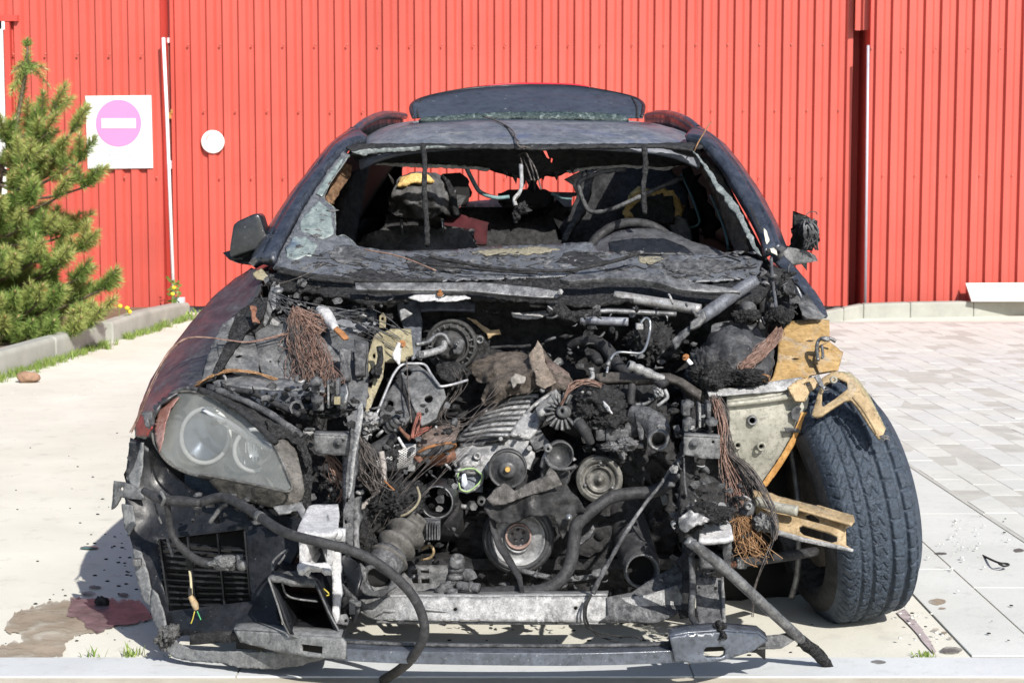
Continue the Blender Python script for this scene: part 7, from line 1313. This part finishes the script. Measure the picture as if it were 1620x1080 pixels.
for pts, r in (([(716, 925, 4.6), (700, 932, 4.6), (694, 938, 4.59)], 9), ([(724, 926, 4.59), (742, 928, 4.58), (758, 930, 4.57)], 8), ([(730, 912, 4.61), (742, 908, 4.62), (746, 916, 4.62)], 10), ([(708, 938, 4.56), (724, 938, 4.56)], 8)):
    part('valve_branch', tubep(pts, r, n=12, wob=.12), SOOTG, va)
part('valve_clamp', join(*[lathe(P(x, y, Y), ax_, [(PX(r, 4.6), -.006), (PX(r+1.6, 4.6), -.004), (PX(r+1.6, 4.6), .004), (PX(r, 4.6), .006)], 16) for x, y, Y, r, ax_ in ((722, 900, 4.605, 12, (0, .1, 1)), (720, 912, 4.61, 12.5, (0, .1, 1)), (745, 928, 4.58, 8, (1, 0, 0)), (702, 931, 4.6, 9, (1, 0, .3)))]), GREYS, va)['kind'] = 'stuff'
part('charred_cables', join(*[tubep([(565+rp.uniform(-8, 16), 815+rp.uniform(-15, 15), 4.66), (575+rp.uniform(-10, 16), 840+rp.uniform(-10, 15), 4.64), (580+rp.uniform(-12, 14), 868+rp.uniform(-12, 12), 4.64)], rp.uniform(2, 5), n=6, wob=.5) for k in range(22)]+[lumpp(578+rp.gauss(0, 9), 858+rp.gauss(0, 12), 4.65, 8, 8, .02, amp=.6, sub=3, seed=k) for k in range(9)]), CRUST)['kind'] = 'stuff'
part('wire_loop', tubep([(660, 770, 4.62), (664, 785, 4.6), (658, 800, 4.59), (644, 812, 4.59), (634, 816, 4.6)], 2.2, n=6), burn('khaki_wire', (.16, .14, .10), (.28, .25, .18), ash_amt=.2, scale=30, bumps=0))
part('orange_wire_end', tubep([(608, 760, 4.66), (618, 770, 4.64), (624, 775, 4.63)], 1.6, n=5), ORANGE)
part('thin_feed_wire', tubep([(550, 728, 4.66), (566, 738, 4.65), (590, 758, 4.64), (612, 772, 4.63), (622, 775, 4.63)], 1.0, n=5), GREYW)

# ---- right of the engine: alternator and outlets
alt = part('alternator', join(lathe(P(905, 650, 4.93), (-.45, -.8, .3), [(0, .03), (PX(12, 4.93), .03), (PX(14, 4.93), .02), (PX(30, 4.93), .012), (PX(36, 4.93), -.02), (PX(38, 4.93), -.1)], 36)), SOOT)
c1 = P(893, 652, 4.88); aq = Vector((-.35, -.85, .25)).normalized().to_track_quat('Z', 'Y')
for k in range(13):
    a = 1.2+k*.36
    part('alternator_fin', box(c1+aq @ Vector((PX(22, 4.9)*math.cos(a), PX(22, 4.9)*math.sin(a), .012)), (PX(17, 4.9), PX(4, 4.9), .02), aq.to_matrix() @ Matrix.Rotation(a, 3, 'Z')), GREYS, alt, smooth=False, bevel=.003)
part('alternator_hub', lathe(c1, (-.35, -.85, .25), [(PX(3, 4.9), .01), (PX(4, 4.9), .024), (PX(9, 4.9), .024), (PX(11, 4.9), 0)], 18), GREYS, alt)
part('alternator_char', join(lumpp(948, 636, 4.92, 40, 26, .08, amp=.35, seed=4, sub=5, rough=.2), lumpp(962, 662, 4.88, 34, 20, .06, amp=.4, seed=6, rough=.25), lumpp(930, 655, 4.9, 22, 22, .06, amp=.4, seed=16, rough=.25)), burn('sticky_char', (.016, .016, .017), (.06, .06, .063), ash=(.22, .22, .23), ash_amt=.35, scale=34, rough=.5, bumps=1.0, bd=.012, fleck=.3), alt)
part('white_smear', sheet([(954, 634, 4.82), (960, 640, 4.81), (968, 652, 4.8), (969, 655, 4.8), (961, 650, 4.81), (955, 642, 4.82)], sp=4, amp=.003, rag=1), WHALU, alt, solid=.003)
part('throttle_body', join(boxp(942, 678, 995, 698, 4.84, .08), boxp(958, 676, 982, 700, 4.83, .05), boxp(988, 662, 1010, 692, 4.86, .06)), SOOTG, smooth=False, bevel=.008)
part('plug_connector', tubep([(916, 668, 4.84), (926, 682, 4.82), (936, 702, 4.82)], [9, 9, 6], n=10), HOSE)
part('connector_lip', lathe(P(915, 666, 4.84), (-.4, -.3, .8), [(PX(4, 4.8), -.008), (PX(8, 4.8), .004), (PX(10, 4.8), -.01)], 14), GREYS)
part('molten_drip', join(lumpp(968, 706, 4.82, 22, 7, .03, amp=.5, seed=6), lumpp(992, 702, 4.82, 16, 9, .03, amp=.5, seed=8), lumpp(986, 716, 4.82, 6, 12, .015, amp=.6, seed=9)), burn('silvery_melt', (.10, .10, .105), (.26, .26, .27), ash_amt=.4, spot=(.03, .03, .03), spot_amt=.5, scale=34, rough=.4, metal=.3, bumps=.8))
ob = part('outlet_elbow', tubep([(998, 655, 4.88), (1020, 662, 4.86), (1038, 674, 4.83), (1043, 688, 4.80)], [16, 20, 20, 18], n=18, wob=.06), SOOTG)
part('outlet_flange', sheet([(1004, 652, 4.84), (1012, 650, 4.84), (1018, 680, 4.82), (1020, 694, 4.82), (1012, 696, 4.82), (1008, 676, 4.83)], sp=5, amp=.004, rag=.8), SOOTG, ob, solid=.015)
part('outlet_ring', lathe(P(1042, 696, 4.78), (-.05, -1, .0), [(PX(10, 4.78), -.08), (PX(10.5, 4.78), -.005), (PX(13, 4.78), .008), (PX(16, 4.78), .008), (PX(18.5, 4.78), 0), (PX(18.5, 4.78), -.04)], 30), STEEL, ob)
part('outlet_dark', lathe(P(1042, 696, 4.82), (-.05, -1, 0), [(0, 0), (PX(11, 4.78), 0)], 20), BLACK, ob)
part('lower_outlet', tubep([(985, 800, 5.0), (996, 840, 4.92), (1006, 872, 4.84), (1014, 892, 4.77)], [30, 32, 31, 29], n=20), HOSE)
part('lower_outlet_ring', lathe(P(1016, 903, 4.69), (.05, -1, .18), [(PX(23, 4.7), -.08), (PX(24, 4.7), .004), (PX(26, 4.7), .01), (PX(28, 4.7), .006), (PX(28, 4.7), -.03)], 32), GREYS)
part('lower_outlet_dark', lathe(P(1015, 900, 4.75), (.05, -1, .18), [(0, 0), (PX(25, 4.7), 0)], 24), BLACK)
part('stub_end', lathe(P(1068, 832, 4.6), (0, -1, 0), [(PX(2.4, 4.6), -.02), (PX(3, 4.6), .004), (PX(5, 4.6), .004), (PX(5.4, 4.6), -.04)], 14), ALU)
part('stub_end', lathe(P(1045, 919, 4.62), (0, -1, 0), [(PX(1.6, 4.6), -.02), (PX(2, 4.6), .004), (PX(4, 4.6), .004), (PX(4.4, 4.6), -.03)], 12), ALU)
part('thin_crusty_rod', tubep([(1076, 722, 4.74), (1060, 744, 4.72), (1042, 770, 4.68), (1018, 800, 4.64), (990, 842, 4.58), (968, 880, 4.53), (950, 912, 4.5), (938, 938, 4.48)], [2, 2.5, 2.5, 3, 3.5, 3.5, 4, 4.5], n=7, k=8, wob=.5), SOOTG)
part('hanging_wire_loop', tubep([(934, 940, 4.47), (924, 962, 4.46), (926, 986, 4.45), (940, 998, 4.48), (965, 1004, 4.52), (985, 1006, 4.52), (1010, 1008, 4.5), (1014, 1014, 4.5), (1008, 1018, 4.5), (985, 1017, 4.52), (960, 1010, 4.54), (940, 1000, 4.52), (928, 980, 4.47), (928, 958, 4.47), (936, 940, 4.48)], 1.8, n=6, k=6), SOOT)
for x, y in ((1050, 790), (1070, 680), (1074, 786)):
    part('grey_chip', sheet([(x-6, y-6, 4.85), (x+4, y-8, 4.85), (x+6, y+6, 4.84), (x-2, y+8, 4.84)], sp=4, amp=.004, rag=1.5), GREYS, solid=.006)

# ---- bare looms
def loom(name, path, n, spread, r, mat, seed, jit=.35, k=4):
    q = random.Random(seed); gs2 = []
    for i in range(n):
        a = q.uniform(0, 6.283); rd_ = math.sqrt(q.random()); pts = []; cut = q.uniform(.6, 1.0) if q.random() < .35 else 1
        for j, (x, y, Y, s) in enumerate(path):
            if j/(len(path)-1) > cut: break
            s *= spread
            pts.append((x+math.cos(a)*rd_*s+q.gauss(0, jit)*s*.5, y+math.sin(a)*rd_*s*.5+q.gauss(0, jit)*s*.3, Y-.02*math.sin(a)*rd_+q.gauss(0, .006)))
            a += q.uniform(-.5, .5)
        if len(pts) > 2: gs2.append(tubep(pts, r*q.uniform(.7, 1.3), n=4, k=k, caps=False))
    return kind(part(name, join(*gs2), mat), 'stuff')
loom('bare_loom', [(470, 490, 5.16, 8), (474, 515, 5.12, 12), (484, 545, 5.05, 22), (496, 575, 4.99, 28), (502, 605, 4.93, 30), (506, 624, 4.88, 30)], 150, 1.0, .5, COPPER, 3, .8)
loom('bare_loom', [(470, 492, 5.16, 7), (486, 502, 5.13, 14), (498, 512, 5.12, 16), (502, 516, 5.12, 12)], 40, 1.2, .5, COPPER, 4, 1.0)
loom('bare_loom', [(468, 496, 5.16, 8), (470, 530, 5.08, 14), (488, 570, 5.0, 26), (504, 612, 4.9, 26)], 80, 1, .5, GREYW, 5, .8)
loom('long_loose_wire', [(470, 518, 5.12, 3), (450, 528, 5.1, 3), (420, 536, 5.06, 2.5), (390, 541, 5.02, 2.5), (356, 537, 4.98, 2), (322, 533, 4.95, 2), (292, 536, 4.92, 2), (268, 556, 4.9, 2), (250, 588, 4.88, 2), (234, 622, 4.84, 2), (218, 660, 4.86, 2.5), (206, 684, 4.86, 3)], 9, 1, .6, COPPER, 6, .3, 5)
loom('orange_loom', [(308, 610, 4.88, 5), (322, 602, 4.87, 4), (340, 592, 4.88, 4), (366, 586, 4.9, 4), (396, 588, 4.92, 3), (420, 594, 4.92, 3), (436, 600, 4.92, 4)], 22, 1, .55, GOLDW, 7, .6)
loom('bare_loom', [(1232, 520, 5.12, 5), (1228, 532, 5.08, 9), (1214, 548, 5.04, 11), (1196, 564, 5.0, 12), (1182, 576, 4.98, 10), (1176, 584, 4.97, 9)], 70, 1, .5, COPPER, 8, .6)
loom('bare_loom', [(1196, 590, 4.97, 6), (1208, 594, 4.96, 8), (1212, 600, 4.95, 9)], 14, 1, .7, GOLDW, 9)
loom('grey_loom', [(1130, 628, 4.72, 7), (1140, 655, 4.7, 10), (1146, 690, 4.68, 9), (1150, 720, 4.67, 12), (1158, 750, 4.65, 20), (1166, 780, 4.62, 22), (1170, 806, 4.58, 20)], 150, .9, .55, GREYW, 10, .7)
loom('bare_loom', [(1132, 630, 4.71, 6), (1144, 668, 4.68, 8), (1144, 710, 4.66, 8), (1158, 755, 4.63, 16), (1172, 796, 4.58, 18)], 44, .9, .5, COPPER, 11, .7)
loom('orange_loom', [(1172, 818, 4.56, 10), (1180, 840, 4.54, 18), (1190, 860, 4.52, 24), (1194, 876, 4.51, 22)], 60, 1, .5, GOLDW, 12, 1.1)
loom('grey_loom', [(1152, 716, 4.66, 5), (1180, 738, 4.62, 8), (1200, 766, 4.58, 9), (1218, 800, 4.54, 8), (1226, 830, 4.5, 7), (1224, 852, 4.5, 5)], 22, 1, .75, GREYW, 13)
loom('grey_loom', [(1224, 850, 4.5, 2), (1212, 880, 4.5, 3), (1200, 910, 4.5, 2), (1192, 936, 4.5, 2), (1190, 975, 4.5, 2)], 3, 1, .9, GREYW, 14)
loom('alternator_wires', [(888, 640, 4.86, 2), (900, 618, 4.86, 4), (916, 605, 4.87, 8), (934, 604, 4.88, 8), (950, 610, 4.88, 5)], 18, 1, .55, COPPER, 15, .7)
loom('turbo_wires', [(664, 652, 4.86, 3), (660, 670, 4.84, 6), (656, 690, 4.82, 8), (664, 684, 4.84, 10), (680, 676, 4.88, 6)], 14, 1, .8, plain('red_wire', (.20, .07, .05), .6, 0, .4, 30), 16)
loom('left_tangle', [(560, 690, 4.72, 14), (572, 715, 4.7, 20), (586, 745, 4.7, 24), (596, 775, 4.7, 18), (606, 760, 4.7, 20)], 44, 1, .7, GREYW, 17, .6)
loom('left_tangle', [(520, 722, 4.7, 10), (530, 745, 4.7, 20), (545, 765, 4.7, 22), (530, 790, 4.7, 18)], 20, 1, .7, COPPER, 18, .6)
loom('stray_wires', [(790, 640, 5.0, 10), (740, 670, 4.94, 14), (700, 660, 4.93, 14), (730, 610, 5.0, 20), (722, 580, 5.05, 14)], 9, 1, .4, GREYW, 19, .7)
loom('stray_wires', [(600, 830, 4.62, 16), (640, 770, 4.64, 40), (720, 690, 4.8, 40), (800, 620, 5.0, 30)], 10, 1, .55, GREYW, 20, .6)
loom('stray_wires', [(430, 470, 5.25, 16), (480, 500, 5.15, 30), (560, 500, 5.2, 40), (640, 540, 5.1, 40)], 12, 1, .8, SOOTG, 22, .6)
part('sooty_stalk', tubep([(643, 565, 5.0), (645, 600, 4.94), (648, 640, 4.88), (651, 668, 4.84)], 1.2, n=5, wob=.5), GREYW)
part('thin_drip', tubep([(1082, 724, 4.62), (1083, 760, 4.6), (1086, 785, 4.6)], 1.6, n=5), SOOTG)
part('plate_wire', tubep([(430, 452, 5.3), (470, 440, 5.3), (500, 425, 5.32), (512, 415, 5.34)], .8, n=5), GREYW)

# ---- general char: brittle bits of plastic and hose clinging all over the bay
cb = random.Random(21); bits = []
zones = [((430, 470, 620, 540), 5.22, 60, 1), ((560, 480, 640, 560), 5.25, 20, 1), ((470, 600, 580, 880), 4.72, 120, 1), ((560, 640, 720, 880), 4.78, 110, 1), ((860, 480, 1110, 640), 5.12, 100, 1),
         ((900, 620, 1080, 760), 4.88, 60, 1), ((1060, 640, 1120, 980), 4.66, 110, 1), ((340, 600, 500, 680), 4.78, 80, 1), ((1090, 760, 1190, 880), 4.52, 60, .8), ((760, 900, 1060, 945), 4.72, 40, 1), ((1200, 430, 1262, 510), 5.32, 50, 1), ((300, 780, 480, 830), 4.6, 30, 1), ((420, 440, 520, 500), 5.32, 40, 1)]
for (x0, y0, x1, y1), Y, n, sc_ in zones:
    for k in range(n):
        x, y, d = cb.uniform(x0, x1), cb.uniform(y0, y1), Y+cb.uniform(-.03, .07); t = cb.random(); s = cb.uniform(2.5, 8)*sc_
        if t < .4: bits.append(lumpp(x, y, d, s*cb.uniform(.5, 1.3), s*cb.uniform(.4, 1), .012, amp=.6, sub=2, seed=k))
        elif t < .7:
            a = cb.uniform(0, 6.28); dx, dy = math.cos(a)*s*2.2, math.sin(a)*s*2.2
            bits.append(tubep([(x, y, d), (x+dx*.5+cb.uniform(-3, 3), y+dy*.5+cb.uniform(-3, 3), d-.01), (x+dx, y+dy, d+.01)], cb.uniform(.9, 2.4), n=5, k=3, wob=.4))
        else:
            o = [(x+s*1.4*math.cos(b)*cb.uniform(.5, 1.2), y+s*1.1*math.sin(b)*cb.uniform(.5, 1.2), d+cb.uniform(-.015, .015)) for b in (0, 1.1, 2.3, 3.4, 4.5, 5.4)]
            g = sheet(o, sp=5, amp=.006, rag=1, seed=k)
            bits.append((g[0], g[1]))
h = len(bits)//2; cb.shuffle(bits)
kind(part('brittle_char', join(*bits[:h]), CRUST), 'stuff')
kind(part('grey_char_bits', join(*bits[h:int(len(bits)*.93)]), SOOTG), 'stuff')
kind(part('pale_ash_bits', join(*bits[int(len(bits)*.93):]), ASHW), 'stuff')

# ---- the splayed front wheel
wheel = bpy.data.objects.new('front_wheel', None); COL.objects.link(wheel); wheel.parent = car
TR, TW = .343, .238
Mw = Matrix.Rotation(R(9.5), 4, 'Z') @ Matrix.Rotation(R(-10.5), 4, 'Y')
cw = G(1362, 978)+Vector((-.066, .03, TR*.982))
def wv(x, r, a):   # x: along the axle (outboard +), r, angle
    return cw+(Mw @ Vector((x, r*math.cos(a), r*math.sin(a))))
NA, NW = 900, 104
V, F = [], []
prof = []
for j in range(NW+1):
    u = -1+2*j/NW
    e = abs(u)
    r = TR-.010*e**2-.038*max(0, (e-.72)/.28)**2.2
    prof.append((u*TW/2, r, u))
side_prof = [(-.128, .290), (-.134, .262), (-.128, .238), (-.118, .228)]
for i in range(NA):
    a = 2*math.pi*i/NA; ai = i/NA
    for x, r, u in prof:
        g = 0.0
        wob_ = .010*noise.noise(Vector((u*3, ai*60, 2)))
        for c, wd_, dp in ((-.55, .022, .6), (-.28, .028, .8), (.18, .042, 1.0), (.56, .042, 1.0), (.82, .018, .6)):
            d_ = abs(u-c-wob_*1.5)
            if d_ < wd_*2: g = max(g, dp*max(0, min(1, (wd_*2-d_)/wd_)))
        ph = (ai*62+.15*noise.noise(Vector((ai*70, u*2, 0))))
        if u > .56: t = abs(((ph*.62+u*.25) % 1)-.5)*2; g = max(g, .75*max(0, min(1, (t-.80)/.08)))
        elif u > .18: t = abs(((ph*.62-u*.5) % 1)-.5)*2; g = max(g, .55*max(0, min(1, (t-.82)/.08))*(1 if u < .30 or u > .44 else .4))
        elif u > -.28:
            z = abs((u*4.2+.2) % 1-.5)*1.1; t = abs(((ph*.8+z) % 1)-.5)*2; g = max(g, .5*max(0, min(1, (t-.82)/.08)))
        else:
            z = u*1.5; t = abs(((ph*1.0+z+.3*math.sin(u*18)) % 1)-.5)*2; g = max(g, .6*max(0, min(1, (t-.80)/.08)))
        crack = noise.noise(Vector((u*9, math.cos(a)*34, math.sin(a)*34)))
        if abs(crack) < .045 and u < .2: g = max(g, .35)
        rr_ = r-.0125*g*(1 if abs(u) < .93 else .3)+.0012*noise.noise(Vector((u*14, math.cos(a)*40, math.sin(a)*40)))
        V.append(wv(x, rr_, a))
M_ = NW+1
for i in range(NA):
    for j in range(NW):
        k, k2 = i*M_+j, ((i+1) % NA)*M_+j; F.append((k, k2, k2+1, k+1))
tyre = part('tyre', (V, F), TYRE, wheel)
def ringsurf(pr, n=72):
    V, F = [], []
    for i in range(n):
        for x, r in pr: V.append(wv(x, r, 2*math.pi*i/n))
    m = len(pr)
    for i in range(n):
        for j in range(m-1):
            k, k2 = i*m+j, ((i+1) % n)*m+j; F.append((k, k+1, k2+1, k2))
    return V, F
part('inner_sidewall', ringsurf([(-TW/2, TR-.048), (-.136, .275), (-.139, .255), (-.132, .238)]), burn('shaded_sidewall', (.010, .010, .011), (.022, .023, .025), ash_amt=.1, scale=20, bumps=.3), tyre)  # shade on the wheel's inner side is put into this darker colour
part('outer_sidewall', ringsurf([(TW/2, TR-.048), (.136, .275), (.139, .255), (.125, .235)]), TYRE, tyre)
part('rim', ringsurf([(-.132, .240), (-.126, .236), (-.120, .226), (-.02, .216), (.08, .205), (.10, .05), (.10, .0)]), burn('dull_rim', (.05, .05, .052), (.16, .16, .165), ash=(.34, .34, .35), ash_amt=.3, scale=20, rough=.45, metal=.4, bumps=.2), wheel)
part('brake_disc', ringsurf([(-.09, .0), (-.095, .10), (-.095, .172), (-.07, .174), (-.07, .1)]), burn('rusty_disc', (.05, .045, .042), (.12, .105, .095), ash=(.3, .29, .28), ash_amt=.3, scale=24, rough=.5, metal=.3, bumps=.2), wheel)
for o in wheel.children_recursive if hasattr(wheel, 'children_recursive') else (): pass
